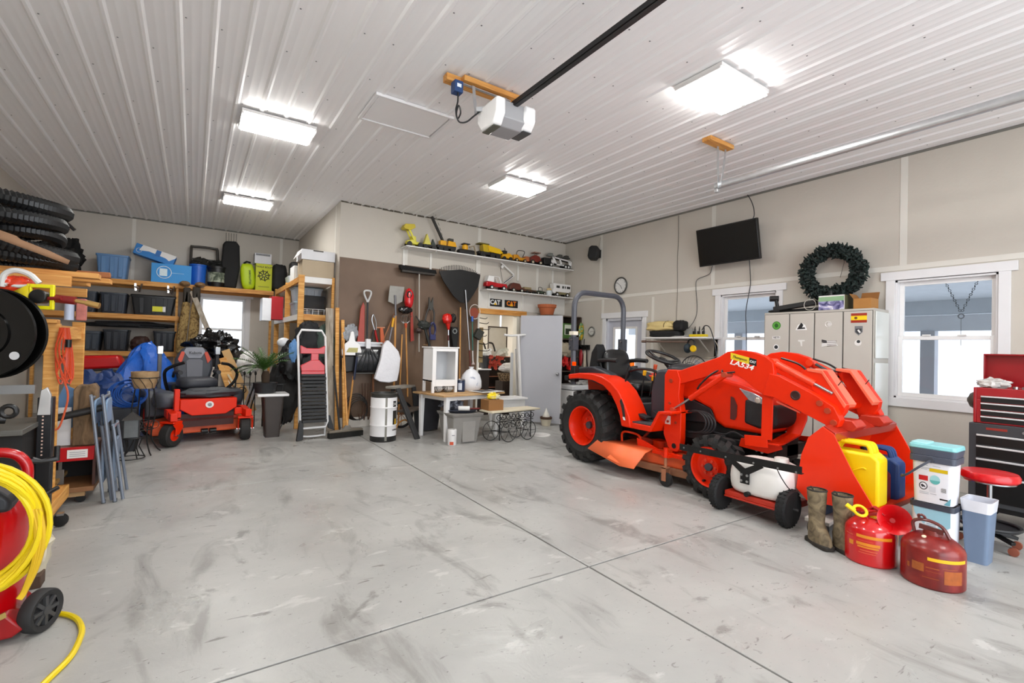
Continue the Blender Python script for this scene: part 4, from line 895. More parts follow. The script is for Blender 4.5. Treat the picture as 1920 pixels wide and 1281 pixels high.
build('rim_band',tub(M(),(4.53,1.15),.24,.29,.24,.29,.335,.372),mat('#3b3f4a',.45),t1)
t2,f2=litter_bucket(4.53,1.15,.375,0,'upper litter bucket with dark rim and turquoise lid',True)
Z=.375
build('rim_band',tub(M(),(4.53,1.15),.25,.30,.25,.30,Z+.29,Z+.335),mat('#474c5a',.42),t2,bev=.003)
build('rim_band',tub(M(),(4.53,1.15),.24,.29,.255,.31,Z+.335,Z+.385),mat('#4b5160',.42),t2,bev=.003)
build('lid',tub(M(),(4.53,1.15),.26,.315,.25,.305,Z+.385,Z+.415,open_=False),mat('#86c6ca',.35),t2,bev=.006)
build('lid_flap',tub(M(),(4.52,1.24),.20,.12,.19,.11,Z+.415,Z+.425,open_=False),mat('#9dd6d8',.35),t2,bev=.003)
build('handle',M().tube([(4.40,1.15,Z+.31),(4.36,1.22,Z+.25),(4.355,1.29,Z+.19),(4.375,1.335,Z+.165),(4.43,1.35,Z+.165)],.0085,8),mat('#40444f',.45),t2)
build('handle_boss',M().cyl((4.39,1.15,Z+.31),(4.405,1.15,Z+.31),.02,n=14),mat('#40444f',.45),t2)
for P_,c in (((1.05,1.165,Z+.225,Z+.25),'#d9b90e'),((1.175,1.235,Z+.155,Z+.19),'#c01a1c'),((1.06,1.09,Z+.09,Z+.12),'#555a60'),((1.05,1.10,Z+.035,Z+.045),'#222222'),((1.125,1.165,Z+.08,Z+.12),'#d2d5dc')): face(t2,quad(*P_,Z,.0006),c)
for k in range(6): face(t2,quad(1.06,1.09,Z+.092+.005*k,Z+.094+.005*k,Z,.0012),'#eeeeee')
face(t2,pol([(1.13+.033*math.cos(a*PI/8),Z+.17+.033*math.sin(a*PI/8)) for a in range(16)],Z,.0006),'#9fd4d8')
face(t2,pol([(1.13+.033*math.cos(a*PI/8),Z+.165+.026*math.sin(a*PI/8)) for a in range(8,17)],Z,.0012),'#5fb4b0')
face(t2,pol([(1.205+.028*math.cos(a*PI/8),Z+.115+.028*math.sin(a*PI/8)) for a in range(16)],Z,.0006),'#2a2c33')
face(t2,pol([(1.205+.022*math.cos(a*PI/8),Z+.115+.022*math.sin(a*PI/8)) for a in range(16)],Z,.0012),'#e9eaee')
face(t2,pol([(1.222,Z+.12),(1.212,Z+.127),(1.197,Z+.118),(1.188,Z+.104),(1.203,Z+.108),(1.214,Z+.104)],Z,.0018),'#2a2c33')
for yy,zz,ww in ((1.20,Z+.265,.05),(1.12,Z+.265,.05),(1.19,Z+.245,.06),(1.2,Z+.235,.04),(1.20,Z+.07,.06),(1.20,Z+.06,.06),(1.14,Z+.065,.04)): face(t2,quad(yy-ww/2,yy+ww/2,zz,zz+.003,Z,.0012),'#9aa0aa')
face(t2,pol([(1.035,Z+.005),(1.075,Z+.005),(1.03,Z+.06)],Z,.0006),'#6fb2c4')
for q_ in (t1,t2): q_.scale=(.88,.87,1); q_.location.y+=.025; q_.location.x-=.01
tn.scale=(.8,.78,.98); tn.location.y+=.02; tn.location.x-=.02
# jerry can standing in the loader bucket
def jerry(name,label,x0,x1,y0,y1,z0,h,c):
    t=T(name,label,'fuel can',((x0+x1)/2,(y0+y1)/2,z0))
    P=[(y0+.02,z0),(y1-.02,z0),(y1,z0+.03),(y1,z0+h-.09),(y1-.07,z0+h-.02),(y1-.20,z0+h-.02),(y1-.20,z0+h-.05),(y0+.09,z0+h-.05),(y0+.09,z0+h-.02),(y0+.03,z0+h-.03),(y0,z0+h-.09),(y0,z0+.03)]
    P=[(y0+.02,z0),(y1-.02,z0),(y1,z0+.03),(y1,z0+h-.10),(y1-.03,z0+h-.07),(y0+.05,z0+h-.07),(y0,z0+h-.11),(y0,z0+.03)]
    build('can_body',M().prism(P,x0,x1,'x'),mat(c,.4,var=.02),t,bev=.03,seg=3)
    for xx in (x0+.035,(x0+x1)/2,x1-.035): build('handle_bar',M().tube([(xx,y0+.06,z0+h-.09),(xx,y0+.08,z0+h-.02),(xx,y0+.12,z0+h-.008),(xx,y1-.13,z0+h-.008),(xx,y1-.09,z0+h-.02),(xx,y1-.05,z0+h-.09)],.016,8),mat(c,.4,var=.02),t)
    build('pressed_rib',M().tube([(x0-.002,y1-.04,z0+h*.45),(x0-.003,y1-.10,z0+h*.42),(x0-.003,y0+.12,z0+h*.60),(x0-.002,y0+.08,z0+h*.6)],.006,6).tube([(x0-.002,y1-.04,z0+h*.35),(x0-.003,y1-.12,z0+h*.30),(x0-.003,y0+.14,z0+h*.10),(x0-.002,y0+.10,z0+h*.1)],.006,6),mat(c,.4,var=.02),t)
    build('cap',M().cyl(((x0+x1)/2,y1-.06,z0+h-.09),((x0+x1)/2,y1-.03,z0+h-.02),.03,.028,16),mat('#1c1c1c',.5),t)
    return t
jerry('jerry_can','yellow plastic jerry can standing in the loader bucket',4.27,4.45,1.44,1.815,.272,.475,'#f3d106')
jerry('jerry_can','dark blue fuel can behind the yellow jerry can',4.66,4.82,1.44,1.74,.272,.405,'#27457f')
jerry('jerry_can','dark red fuel can low behind the yellow jerry can',4.475,4.63,1.475,1.72,.272,.33,'#7e1014')
# safety cans
def safety(name,label,x,y,r,h,c,worn):
    t=T(name,label,'fuel can',(x,y,0))
    m_=c
    build('can_body',M().lathe([(r-.008,0),(r,.01),(r,h*.72),(r-.008,h*.80),(r-.03,h*.88),(r*.55,h*.98),(.03,h)],(x,y,0),48),m_,t)
    return t
CANR=mat('#c20a10',.22,var=.03,coat=.6)
WORN=ramp_mat('worn_red_enamel',[(.3,'#5e1210'),(.5,'#7c1c18'),(.68,'#8d2c22'),(.72,'#b08a78')],scale=9,rough=.28,dist=.6)
x,y,r=3.955,1.375,.15
sc1=safety('safety_can','bright red safety fuel can with a yellow spout ring','',0,0,CANR,0) if False else safety('safety_can','bright red round safety fuel can with yellow ring and funnel',x,y,r,.30,CANR,0)
def wrap(mb,x,y,r,a0,a1,z0,z1,n=14):
    vs=[]
    for i in range(n+1):
        a=a0+(a1-a0)*i/n
        for z in (z0,z1): vs.append((x+r*math.cos(a),y+r*math.sin(a),z))
    return mb.add(vs,[(2*i,2*i+1,2*i+3,2*i+2) for i in range(n)])
AV=math.atan2(-y,-x)  # direction from the can towards the room side it is seen from
OCH=mat('#e08a1c',.45,var=.05); YEL2=mat('#e6b414',.45,var=.04)
build('label_band',wrap(M(),x,y,r+.001,AV-.55,AV+.85,.185,.205),OCH,sc1)
for k,(a0,a1,z0,z1) in enumerate(((-.55,.35,.135,.155),(-.5,.3,.12,.13),(-.4,.25,.10,.107),(-.45,.2,.085,.09),(-.9,-.68,.12,.15),(-1.1,-.7,.185,.19),(-.5,.1,.165,.168))): build('label_print',wrap(M(),x,y,r+.001,AV+a0,AV+a1,z0,z1),OCH if k in(0,1,4) else mat('#d8603a',.5),sc1)
build('spout_collar',M().cyl((x-.02,y+.03,.29),(x-.02,y+.03,.335),.03,.025,14).bar((x-.02,y+.03,.31),(x+.0,y-.07,.345),.03,.02),mat('#a50a10',.3),sc1,bev=.003)
build('trigger_handle',M().bar((x+.03,y+.08,.29),(x+.02,y-.01,.37),.03,.012).bar((x+.02,y-.01,.37),(x+.01,y-.08,.33),.03,.012).bar((x-.04,y+.06,.33),(x+.05,y-.04,.355),.06,.008),mat('#b4141a',.3),sc1,bev=.003)
mb=M(); mb.T=Matrix.Translation((x-.085,y+.035,.345))@Euler((.3,-.5,.3)).to_matrix().to_4x4(); mb.torus((0,0,0),.038,.010,'z',24,8,sx=1.2); mb.bar((-.02,.03,0),(.0,.085,.01),.03,.012)
build('yellow_ring',mb,mat('#f2c70c',.35),sc1)
fnl=T('funnel','wide red plastic funnel resting on the red safety can','funnel',(x-.0,y-.13,.26))
mb=M(); fd=Vector((-.80,-.36,.30)).normalized(); q=fd.to_track_quat('Z','Y').to_matrix().to_4x4(); mb.T=Matrix.Translation((x-.02,y-.14,.325))@q
mb.lathe([(.018,-.17),(.020,-.10),(.04,-.075),(.092,.0),(.096,.006),(.092,.004),(.038,-.07),(.016,-.10)],(0,0,0),32)
build('cone',mb,mat('#c60810',.35),fnl,smooth=50); fnl['label']='wide red plastic funnel leaning on top of the bright red fuel can'
x2,y2,r2=3.93,1.035,.158
sc2=safety('safety_can','old dark red worn fuel can with a yellow stripe, nearest the camera',x2,y2,r2,.30,WORN,1)
AV2=math.atan2(-y2,-x2)
build('label_band',wrap(M(),x2,y2,r2+.001,AV2-.15,AV2+1.2,.175,.195),YEL2,sc2)
for k,(a0,a1,z0,z1) in enumerate(((-.65,-.25,.10,.15),(-.85,-.75,.10,.13),(.35,1.0,.05,.13),(-.2,.2,.13,.135),(-.2,.25,.11,.112),(.3,.8,.14,.143),(-.3,.2,.07,.073))): build('label_print',wrap(M(),x2,y2,r2+.001,AV2+a0,AV2+a1,z0,z1),mat('#a2531c',.5,var=.2,scale=40),sc2)
build('fill_neck',M().cyl((x2,y2,.295),(x2,y2,.325),.05,.045,18),mat('#7a2a22',.35),sc2)
build('handle_frame',M().tube([(x2-.03,y2+.085,.30),(x2-.03,y2+.09,.36),(x2-.03,y2+.03,.385),(x2-.03,y2-.05,.365),(x2-.03,y2-.09,.30)],.010,8).tube([(x2-.03,y2+.06,.385),(x2-.04,y2+.06,.41),(x2-.04,y2+.035,.41),(x2-.03,y2+.03,.385)],.008,7).bar((x2-.03,y2+.06,.34),(x2-.03,y2-.06,.33),.012,.03),mat('#5e1a14',.35,coat=.4),sc2)
build('price_dot',M().cyl((x2-.085,y2+.02,.292),(x2-.087,y2+.02,.296),.012,n=12),mat('#d9c4a8',.6),sc2)
# boots
CAMO=ramp_mat('faded_camouflage',[(.3,'#4b4030'),(.45,'#6f614a'),(.6,'#8a7a5e'),(.75,'#5b513d')],scale=11,rough=.8,dist=1.4)
def boot(x,y,rz,label):
    t=T('rubber_boot',label,'boot',(x,y,0),rz)
    mb=M(); st=[(0,-.0,.030,.118,.056),(0,-.0,.075,.112,.054),(.0,-.01,.115,.085,.055),(0,.0,.16,.056,.05),(0,0,.25,.058,.055),(0,0,.33,.063,.062),(0,0,.40,.066,.066),(0,0,.405,.066,.066),(0,0,.40,.060,.060),(0,0,.2,.05,.05)]
    vs=[];n=20
    for i,(cx,cy,z,a,b_) in enumerate(st):
        off={0:-.045,1:-.04,2:-.015}.get(i,0)
        for k in range(n):
            th=2*PI*k/n; w_=1+(.02*math.sin(3*th+i))
            vs.append((cx+b_*w_*math.cos(th),off+a*w_*math.sin(th),z))
    fs=[(i*n+k,i*n+(k+1)%n,(i+1)*n+(k+1)%n,(i+1)*n+k) for i in range(len(st)-1) for k in range(n)]+[tuple(range(n))[::-1],tuple(range((len(st)-1)*n,len(st)*n))]
    mb.add(vs,fs)
    build('shaft',mb,CAMO,t,local=True,smooth=60)
    build('sole',M().prism([(-.045,-.145),(-.025,-.165),(.025,-.165),(.045,-.145),(.058,-.06),(.05,.02),(.055,.06),(.03,.075),(-.03,.075),(-.055,.06),(-.05,.02),(-.058,-.06)],0,.035,'z'),mat('#2b2620',.8),t,local=True,bev=.008)
    build('top_binding',M().torus((0,0,.402),.063,.006,'z',24,6),mat('#231f1a',.8),t,local=True)
    build('pull_loop',M().torus((.0,.07,.375),.022,.005,'x',14,5,sy=1.4),mat('#3a342a',.8),t,local=True)
boot(3.94,1.715,-.6,'left one of two tall camouflage rubber boots'); boot(3.965,1.555,-.5,'right one of two tall camouflage rubber boots, nearer the red can')
# pull-behind sprayer
sy=T('tow_sprayer','white tank sprayer trailer with a long black boom beside the tractor','sprayer',(4.12,2.24,0))
mb=M(); st=[(.185,.20,.17,0),(.22,.225,.20,0),(.33,.235,.21,0),(.42,.225,.205,0),(.475,.20,.17,0),(.50,.15,.11,0)]
vs=[];n=28
for z,a,b_,o in st:
    for k in range(n):
        th=2*PI*k/n; c_,s_=math.cos(th),math.sin(th)
        vs.append((4.19+b_*math.copysign(abs(c_)**.55,c_),2.24+a*1.12*math.copysign(abs(s_)**.55,s_),z))
mb.add(vs,[(i*n+k,i*n+(k+1)%n,(i+1)*n+(k+1)%n,(i+1)*n+k) for i in range(len(st)-1) for k in range(n)]+[tuple(range(n))[::-1],tuple(range((len(st)-1)*n,len(st)*n))])
tk=build('tank',mb,mat('#e6e2dd',.35,var=.02),sy,smooth=60,sub=1)
build('tank_lid',M().cyl((4.22,2.12,.49),(4.22,2.12,.53),.06,.055,22),mat('#d9d5cf',.4),tk,bev=.005)
build('drain_plug',M().cyl((3.96,2.28,.21),(4.0,2.28,.21),.022,n=12),BLACK,tk)
build('frame_tray',M().prism([(2.50,.15),(2.50,.19),(1.98,.19),(1.98,.15)],4.0,4.38,'x').bb(3.99,4.39,1.98,2.50,.135,.15),mat('#b92c16',.45),sy,bev=.004)
build('axle',M().cyl((4.05,2.53,.15),(4.12,1.93,.15),.012,n=8),DSTEEL,sy)
for cx,cy in ((4.04,2.56),(4.10,2.0)):
    mb=M(); 
    mb.lathe([(.07,-.035),(.10,-.042),(.135,-.04),(.152,-.025),(.155,0),(.152,.025),(.135,.04),(.10,.042),(.07,.035)],(cx,cy,.155),32,'y')
    for i in range(26):
        a=2*PI*i/26
        for s_ in (-1,1): mb.box((cx+.153*math.cos(a),cy+s_*.018,.155+.153*math.sin(a)),(.012,.022,.014),(0,-a,0))
    w_=build('trailer_tyre',mb,RUBBER,sy,smooth=30); build('wheel_rim',M().lathe([(.072,-.028),(.055,-.02),(.02,-.035),(.02,.035),(.055,.02),(.072,.028)],(cx,cy,.155),24,'y'),mat('#a59e92',.4,metal=.4),w_)
bm_=build('boom_bar',M().bar((3.93,2.93,.50),(3.93,1.82,.52),.006,.06).bar((3.945,2.93,.475),(3.945,1.82,.495),.03,.006),BLACK,sy)
for y in (2.88,2.7,2.45,2.2,2.0,1.86): build('boom_bolt',M().cyl((3.922,y,.50),(3.93,y,.50),.008,n=8),STEEL,bm_)
br=build('y_bracket',M().prism([(2.33,.30),(2.33,.39),(2.43,.46),(2.40,.49),(2.29,.43),(2.17,.50),(2.13,.47),(2.25,.39),(2.25,.30)],3.952,3.960,'x'),BLACK,sy)
for y,z in ((2.315,.375),(2.265,.375),(2.315,.325),(2.265,.325)): build('bracket_bolt',M().cyl((3.942,y,z),(3.953,y,z),.011,n=10),STEEL,br)
build('hose',M().tube([(3.94,2.02,.50),(3.95,1.98,.42),(3.98,1.93,.34),(4.05,1.9,.32)],.004,6),BLACK,sy)
# low trolley behind the boots
ft=T('low_trolley','low grey trolley plank with a blue box under the loader bucket','trolley',(4.5,1.75,0))
build('deck_plank',M().box((4.36,1.80,.125),(.62,.17,.03),(0,0,.12)),mat('#b9b5ae',.5),ft,bev=.004)
for x,y in ((4.14,1.74),(4.14,1.84),(4.60,1.78),(4.60,1.88)): build('caster',M().cyl((x,y-.012,.05),(x,y+.012,.05),.045,n=14).cyl((x,y,.09),(x,y,.112),.012,n=8),RUBBER,ft)
bt=T('battery_box','dark blue battery box with cables on the low trolley','battery',(4.28,1.82,.14))
build('case',M().bb(4.20,4.40,1.775,1.87,.142,.225),mat('#22324a',.5),bt,bev=.006); build('cable',M().tube([(4.18,1.85,.24),(4.26,1.83,.262),(4.36,1.8,.235)],.008,6).tube([(4.18,1.82,.235),(4.3,1.79,.262),(4.4,1.8,.235)],.006,6),mat('#c9b9a4',.5),bt)
# ================= back wall: shelves, toys, signs =================
FY=(PI/2,0,0)
for nm,lab,x0,x1,z in (('toy_shelf','long white upper wall shelf carrying the yellow toy machines',3.04,6.865,3.155),('toy_shelf','shorter white lower wall shelf with the toy camper on it',4.68,6.865,2.545)):
    t=T(nm,lab,'shelf',((x0+x1)/2,8.08,z-.3))
    build('board',M().bb(x0,x1,7.93,8.225,z-.02,z),WHITE,t,bev=.003)
    for x in ([3.10,3.62,4.60,5.58,6.5] if z>3 else [4.9,5.72,6.5]):
        build('bracket',M().bb(x-.012,x+.012,7.98,8.225,z-.032,z-.02).bb(x-.02,x+.02,8.2,8.228,z-.34,z-.02).cyl((x,8.19,z-.05),(x,8.2,z-.05),.01,n=8),mat('#e4e1da',.5,var=.01),t)
TY=8.06
YEL=mat('#e8a80c',.4,var=.05); YEL3=mat('#d9cf2a',.4,var=.05); TBLK=mat('#191817',.6)
def wheels(t,xs,z,r,w=.13,y=TY,hub=None):
    for x in xs:
        for s in (-1,1):
            o=build('wheel',M().cyl((x,y+s*w/2-.012,z+r),(x,y+s*w/2+.012,z+r),r,n=14),TBLK,t)
            if hub and s<0: build('hub',M().cyl((x,y-w/2-.016,z+r),(x,y-w/2-.010,z+r),r*.5,n=12),hub,o)
Z1=3.156; Z2=2.546
def toy(name,lab,x,z,cat='toy'): return T(name,lab,cat,(x,TY,z),group='toy vehicles on the wall shelves')
t=toy('toy_loader','yellow toy wheel loader with its bucket raised high, leftmost on the toy shelf',3.2,Z1)
wheels(t,(3.12,3.32),Z1,.045); build('body',M().prism([(3.08,Z1+.05),(3.08,Z1+.10),(3.17,Z1+.13),(3.18,Z1+.20),(3.24,Z1+.19),(3.25,Z1+.10),(3.36,Z1+.09),(3.36,Z1+.05)],8.01,8.11,'y'),YEL3,t,bev=.006)
[build('lift_arm',M().bar((3.2,yy,Z1+.13),(3.11,yy,Z1+.30),.012,.03),YEL3,t) for yy in (8.0,8.12)]; build('loader_bucket',M().prism([(3.0,Z1+.32),(3.03,Z1+.38),(3.20,Z1+.40),(3.22,Z1+.34),(3.14,Z1+.29),(3.03,Z1+.29)],7.98,8.14,'y'),mat('#c9b41c',.45),t,bev=.004)
t=toy('toy_scraper','pale yellow toy with a tall triangular blade beside the crane toy',3.48,Z1)
wheels(t,(3.42,3.58),Z1,.04); build('frame',M().bb(3.38,3.64,8.02,8.10,Z1+.05,Z1+.08),TBLK,t); build('triangular_blade',M().prism([(3.40,Z1+.08),(3.46,Z1+.28),(3.54,Z1+.09)],8.02,8.10,'y'),mat('#d8cc58',.5),t,bev=.004); build('hitch',M().prism([(3.54,Z1+.05),(3.58,Z1+.20),(3.66,Z1+.03)],8.03,8.09,'y'),mat('#2d3a35',.5),t)
t=toy('toy_crane','black and yellow toy crane truck with a long boom reaching the ceiling',3.83,Z1)
wheels(t,(3.72,3.82,3.96),Z1,.045); build('chassis',M().bb(3.66,4.03,8.0,8.12,Z1+.06,Z1+.11),TBLK,t); build('cab',M().prism([(3.86,Z1+.11),(3.88,Z1+.21),(4.02,Z1+.20),(4.05,Z1+.11)],8.0,8.12,'y'),YEL,t,bev=.01); build('cab_roof',M().bb(3.89,3.99,8.02,8.10,Z1+.21,Z1+.26),mat('#3b3a34',.5),t,bev=.006); build('turret',M().bb(3.72,3.84,8.01,8.11,Z1+.11,Z1+.20),YEL,t,bev=.006)
b=build('boom',M().bar((3.79,8.05,Z1+.18),(3.545,8.05,3.765),.05,.035),mat('#1f1e1b',.5),t)
for k in range(7): build('lattice',M().bar((3.79-.035*k,8.02,Z1+.20+.087*k),(3.765-.035*k,8.02,Z1+.25+.087*k),.012,.008),mat('#8b8778',.5),b)
t=toy('toy_bulldozer','black tracked toy bulldozer with a yellow cab on the toy shelf',4.28,Z1)
build('tracks',M().bb(4.10,4.44,7.99,8.13,Z1+.002,Z1+.10),TBLK,t,bev=.03); build('cab',M().lathe([(.055,0),(.06,.04),(.055,.08),(.03,.10)],(4.25,TY,Z1+.10),16),YEL,t); build('roof',M().bb(4.19,4.33,8.0,8.12,Z1+.20,Z1+.215),TBLK,t); build('ripper_arm',M().tube([(4.34,TY,Z1+.16),(4.44,TY,Z1+.2),(4.50,TY,Z1+.02)],.016,6),mat('#9c8c72',.5),t)
t=toy('toy_dump_truck','large yellow toy dump truck in the middle of the toy shelf',4.75,Z1)
wheels(t,(4.60,4.82,4.95),Z1,.055,.15); build('chassis',M().bb(4.52,5.0,8.0,8.12,Z1+.06,Z1+.11),TBLK,t); build('cab',M().prism([(4.62,Z1+.11),(4.60,Z1+.25),(4.74,Z1+.25),(4.76,Z1+.11)],7.99,8.13,'y'),mat('#c9a81a',.4),t,bev=.006); build('canopy',M().bb(4.52,4.74,7.98,8.14,Z1+.25,Z1+.27),mat('#6b5f1a',.5),t); build('dump_bed',M().prism([(4.73,Z1+.12),(4.71,Z1+.24),(4.98,Z1+.20),(5.06,Z1+.13),(4.98,Z1+.10)],7.97,8.15,'y'),mat('#e8b90e',.35),t,bev=.006)
t=toy('toy_skid_loader','small black and yellow toy loader right of the dump truck',5.15,Z1)
wheels(t,(5.10,5.25),Z1,.04); build('body',M().prism([(5.06,Z1+.05),(5.06,Z1+.12),(5.14,Z1+.13),(5.22,Z1+.16),(5.30,Z1+.12),(5.30,Z1+.05)],8.0,8.12,'y'),YEL,t,bev=.006); build('cab_cage',M().bb(5.08,5.18,8.01,8.11,Z1+.13,Z1+.20),TBLK,t,bev=.01); build('stack_pipe',M().cyl((5.13,8.02,Z1+.2),(5.11,8.02,Z1+.25),.008,n=8),TBLK,t)
t=toy('toy_tractor','orange and yellow toy farm tractor with an open roof frame',5.48,Z1)
wheels(t,(5.40,5.60),Z1,.04,hub=mat('#c9b58a',.5)); build('body',M().prism([(5.34,Z1+.05),(5.34,Z1+.15),(5.44,Z1+.16),(5.50,Z1+.11),(5.66,Z1+.11),(5.66,Z1+.05)],8.01,8.11,'y'),mat('#cf8c14',.4),t,bev=.01); build('roof_frame',M().tube([(5.40,8.02,Z1+.15),(5.44,8.02,Z1+.24),(5.60,8.02,Z1+.24),(5.56,8.02,Z1+.12)],.007,6),TBLK,t); build('front_block',M().bb(5.62,5.72,8.0,8.12,Z1+.05,Z1+.15),mat('#b4673a',.5),t,bev=.01)
t=toy('toy_tractor','dark red toy tractor left of the car transporter',5.9,Z1)
wheels(t,(5.80,6.0),Z1,.05,hub=mat('#cfc1a4',.5)); build('body',M().prism([(5.76,Z1+.06),(5.78,Z1+.16),(5.88,Z1+.21),(5.98,Z1+.19),(6.06,Z1+.07)],8.0,8.12,'y'),mat('#7c2c20',.4),t,bev=.01); build('canopy',M().bb(5.84,6.0,7.99,8.13,Z1+.25,Z1+.27).cyl((5.86,8.02,Z1+.2),(5.86,8.02,Z1+.25),.006,n=6).cyl((5.98,8.1,Z1+.18),(5.98,8.1,Z1+.25),.006,n=6),mat('#8d6a5a',.5),t)
t=toy('toy_transporter','white toy car transporter truck at the right end of the toy shelf',6.45,Z1)
wheels(t,(6.28,6.68,6.76),Z1,.05,hub=WHITE); build('truck_cab',M().bb(6.10,6.30,8.0,8.12,Z1+.05,Z1+.19),TBLK,t,bev=.012); build('hood',M().bb(6.28,6.36,8.0,8.12,Z1+.05,Z1+.16),WHITE,t,bev=.01)
build('trailer_frame',M().prism([(6.34,Z1+.10),(6.32,Z1+.23),(6.36,Z1+.23),(6.44,Z1+.09)],7.99,8.01,'y').prism([(6.34,Z1+.21),(6.34,Z1+.235),(6.82,Z1+.19),(6.82,Z1+.165)],7.99,8.01,'y').prism([(6.44,Z1+.06),(6.44,Z1+.085),(6.84,Z1+.085),(6.84,Z1+.06)],7.99,8.01,'y').prism([(6.55,Z1+.07),(6.50,Z1+.21),(6.53,Z1+.21),(6.60,Z1+.07)],7.99,8.01,'y').prism([(6.78,Z1+.06),(6.76,Z1+.18),(6.85,Z1+.17),(6.85,Z1+.05)],7.99,8.01,'y'),WHITE,t)
build('decks',M().bb(6.36,6.84,8.01,8.13,Z1+.08,Z1+.09).box((6.59,8.07,Z1+.2),(.48,.12,.01),(0,.09,0)),mat('#34332f',.6),t)
for nm,x,c in (('grey',6.30,'#7b7d78'),('dark',6.56,'#4b4c48'),('black',6.74,'#3a3a38')):
    q=toy('toy_car',{'grey':'grey toy jeep riding on top of the transporter cab','dark':'silver-black toy car on the upper deck of the transporter','black':'small dark toy car last on the upper transporter deck'}[nm],x,Z1+.24)
    build('body',M().prism([(x-.09,Z1+.24),(x-.09,Z1+.27),(x-.05,Z1+.275),(x-.03,Z1+.31),(x+.05,Z1+.31),(x+.06,Z1+.27),(x+.09,Z1+.26),(x+.09,Z1+.24)],8.02,8.10,'y'),mat(c,.4),q,bev=.006)
t=toy('toy_jeep','red toy jeep with a white top carrying a folded white crane arm',4.95,Z2)
wheels(t,(4.82,5.10),Z2,.045,.15,hub=WHITE); build('body',M().prism([(4.70,Z2+.06),(4.71,Z2+.15),(4.78,Z2+.16),(5.0,Z2+.14),(5.18,Z2+.14),(5.20,Z2+.06)],7.99,8.13,'y'),mat('#b4121c',.25,coat=.5),t,bev=.015); build('hard_top',M().prism([(4.72,Z2+.16),(4.75,Z2+.27),(4.88,Z2+.27),(4.88,Z2+.15)],7.99,8.13,'y'),WHITE,t,bev=.008); build('windscreen_frame',M().bar((5.04,7.995,Z2+.14),(4.99,7.995,Z2+.26),.012,.02).bar((5.04,8.125,Z2+.14),(4.99,8.125,Z2+.26),.012,.02).bar((4.88,7.995,Z2+.265),(4.99,7.995,Z2+.262),.01,.01),WHITE,t)
t=toy('toy_excavator_boom','white folded toy crane arm leaning on the wall above the red jeep',5.25,Z2)
build('lower_arm',M().bar((5.18,8.15,Z2+.16),(5.44,8.15,Z2+.36),.03,.035),WHITE,t); build('upper_arm',M().bar((5.44,8.15,Z2+.37),(5.10,8.15,Z2+.60),.03,.028),WHITE,t); build('ram',M().tube([(5.18,8.12,Z2+.17),(5.40,8.12,Z2+.34)],.008,6),TBLK,t); build('cable',M().tube([(5.12,8.13,Z2+.56),(5.10,8.13,Z2+.45),(5.16,8.13,Z2+.2)],.004,5),TBLK,t); build('small_box',M().box((5.14,8.13,Z2+.50),(.05,.03,.06),(0,.6,0)),WHITE,t)
t=toy('toy_pickup','brown toy pickup with dark wheels next to the red jeep',5.40,Z2)
wheels(t,(5.34,5.54),Z2,.04,hub=mat('#cfc9b8',.5)); build('body',M().prism([(5.25,Z2+.05),(5.27,Z2+.12),(5.34,Z2+.19),(5.50,Z2+.18),(5.55,Z2+.10),(5.64,Z2+.09),(5.64,Z2+.05)],8.0,8.12,'y'),mat('#5a2a1c',.4),t,bev=.01)
t=toy('toy_flatbed','brown toy flatbed truck with a tan load',5.72,Z2)
wheels(t,(5.68,5.84),Z2,.03); build('body',M().bb(5.62,5.92,8.0,8.12,Z2+.04,Z2+.08),mat('#4a3424',.5),t,bev=.006); build('load',M().bb(5.62,5.80,8.01,8.11,Z2+.08,Z2+.13),mat('#94835e',.6),t,bev=.008)
t=toy('toy_roadster','small dark green open toy car beside the jar',6.02,Z2)
wheels(t,(5.96,6.12),Z2,.03,hub=mat('#b8b8a8',.5)); build('body',M().prism([(5.92,Z2+.03),(5.92,Z2+.08),(6.02,Z2+.09),(6.17,Z2+.07),(6.17,Z2+.03)],8.0,8.1,'y'),mat('#2e3a2c',.4),t,bev=.008); build('roll_hoop',M().tube([(5.98,8.02,Z2+.08),(5.99,8.02,Z2+.15),(6.07,8.02,Z2+.15),(6.08,8.02,Z2+.08)],.006,6),TBLK,t)
t=T('glass_jar','small pale jar with a gold lid between toy car and toy camper','jar',(6.26,8.0,Z2)); build('jar',M().lathe([(.05,0),(.06,.02),(.06,.09),(.045,.11)],(6.25,8.0,Z2),18),mat('#cfd6d8',.2),t); build('lid',M().cyl((6.25,8.0,Z2+.11),(6.25,8.0,Z2+.155),.056,.05,18),mat('#cdb27a',.4),t,bev=.01)
t=toy('toy_camper','white toy camper van with dark windows at the right end of the lower shelf',6.6,Z2)
wheels(t,(6.46,6.74),Z2,.045,.15,hub=WHITE); build('body',M().prism([(6.36,Z2+.07),(6.33,Z2+.11),(6.38,Z2+.17),(6.36,Z2+.28),(6.84,Z2+.28),(6.85,Z2+.12),(6.80,Z2+.12),(6.80,Z2+.07)],7.99,8.13,'y'),WHITE,t,bev=.008)
for x0,x1 in ((6.44,6.53),(6.60,6.645),(6.67,6.695),(6.73,6.82)): build('camper_window',M().bb(x0,x1,7.986,7.992,Z2+.185,Z2+.235),mat('#2a2a26',.3),t)
build('lower_panel',M().bb(6.42,6.82,7.988,7.994,Z2+.05,Z2+.10),mat('#7c7350',.5),t)
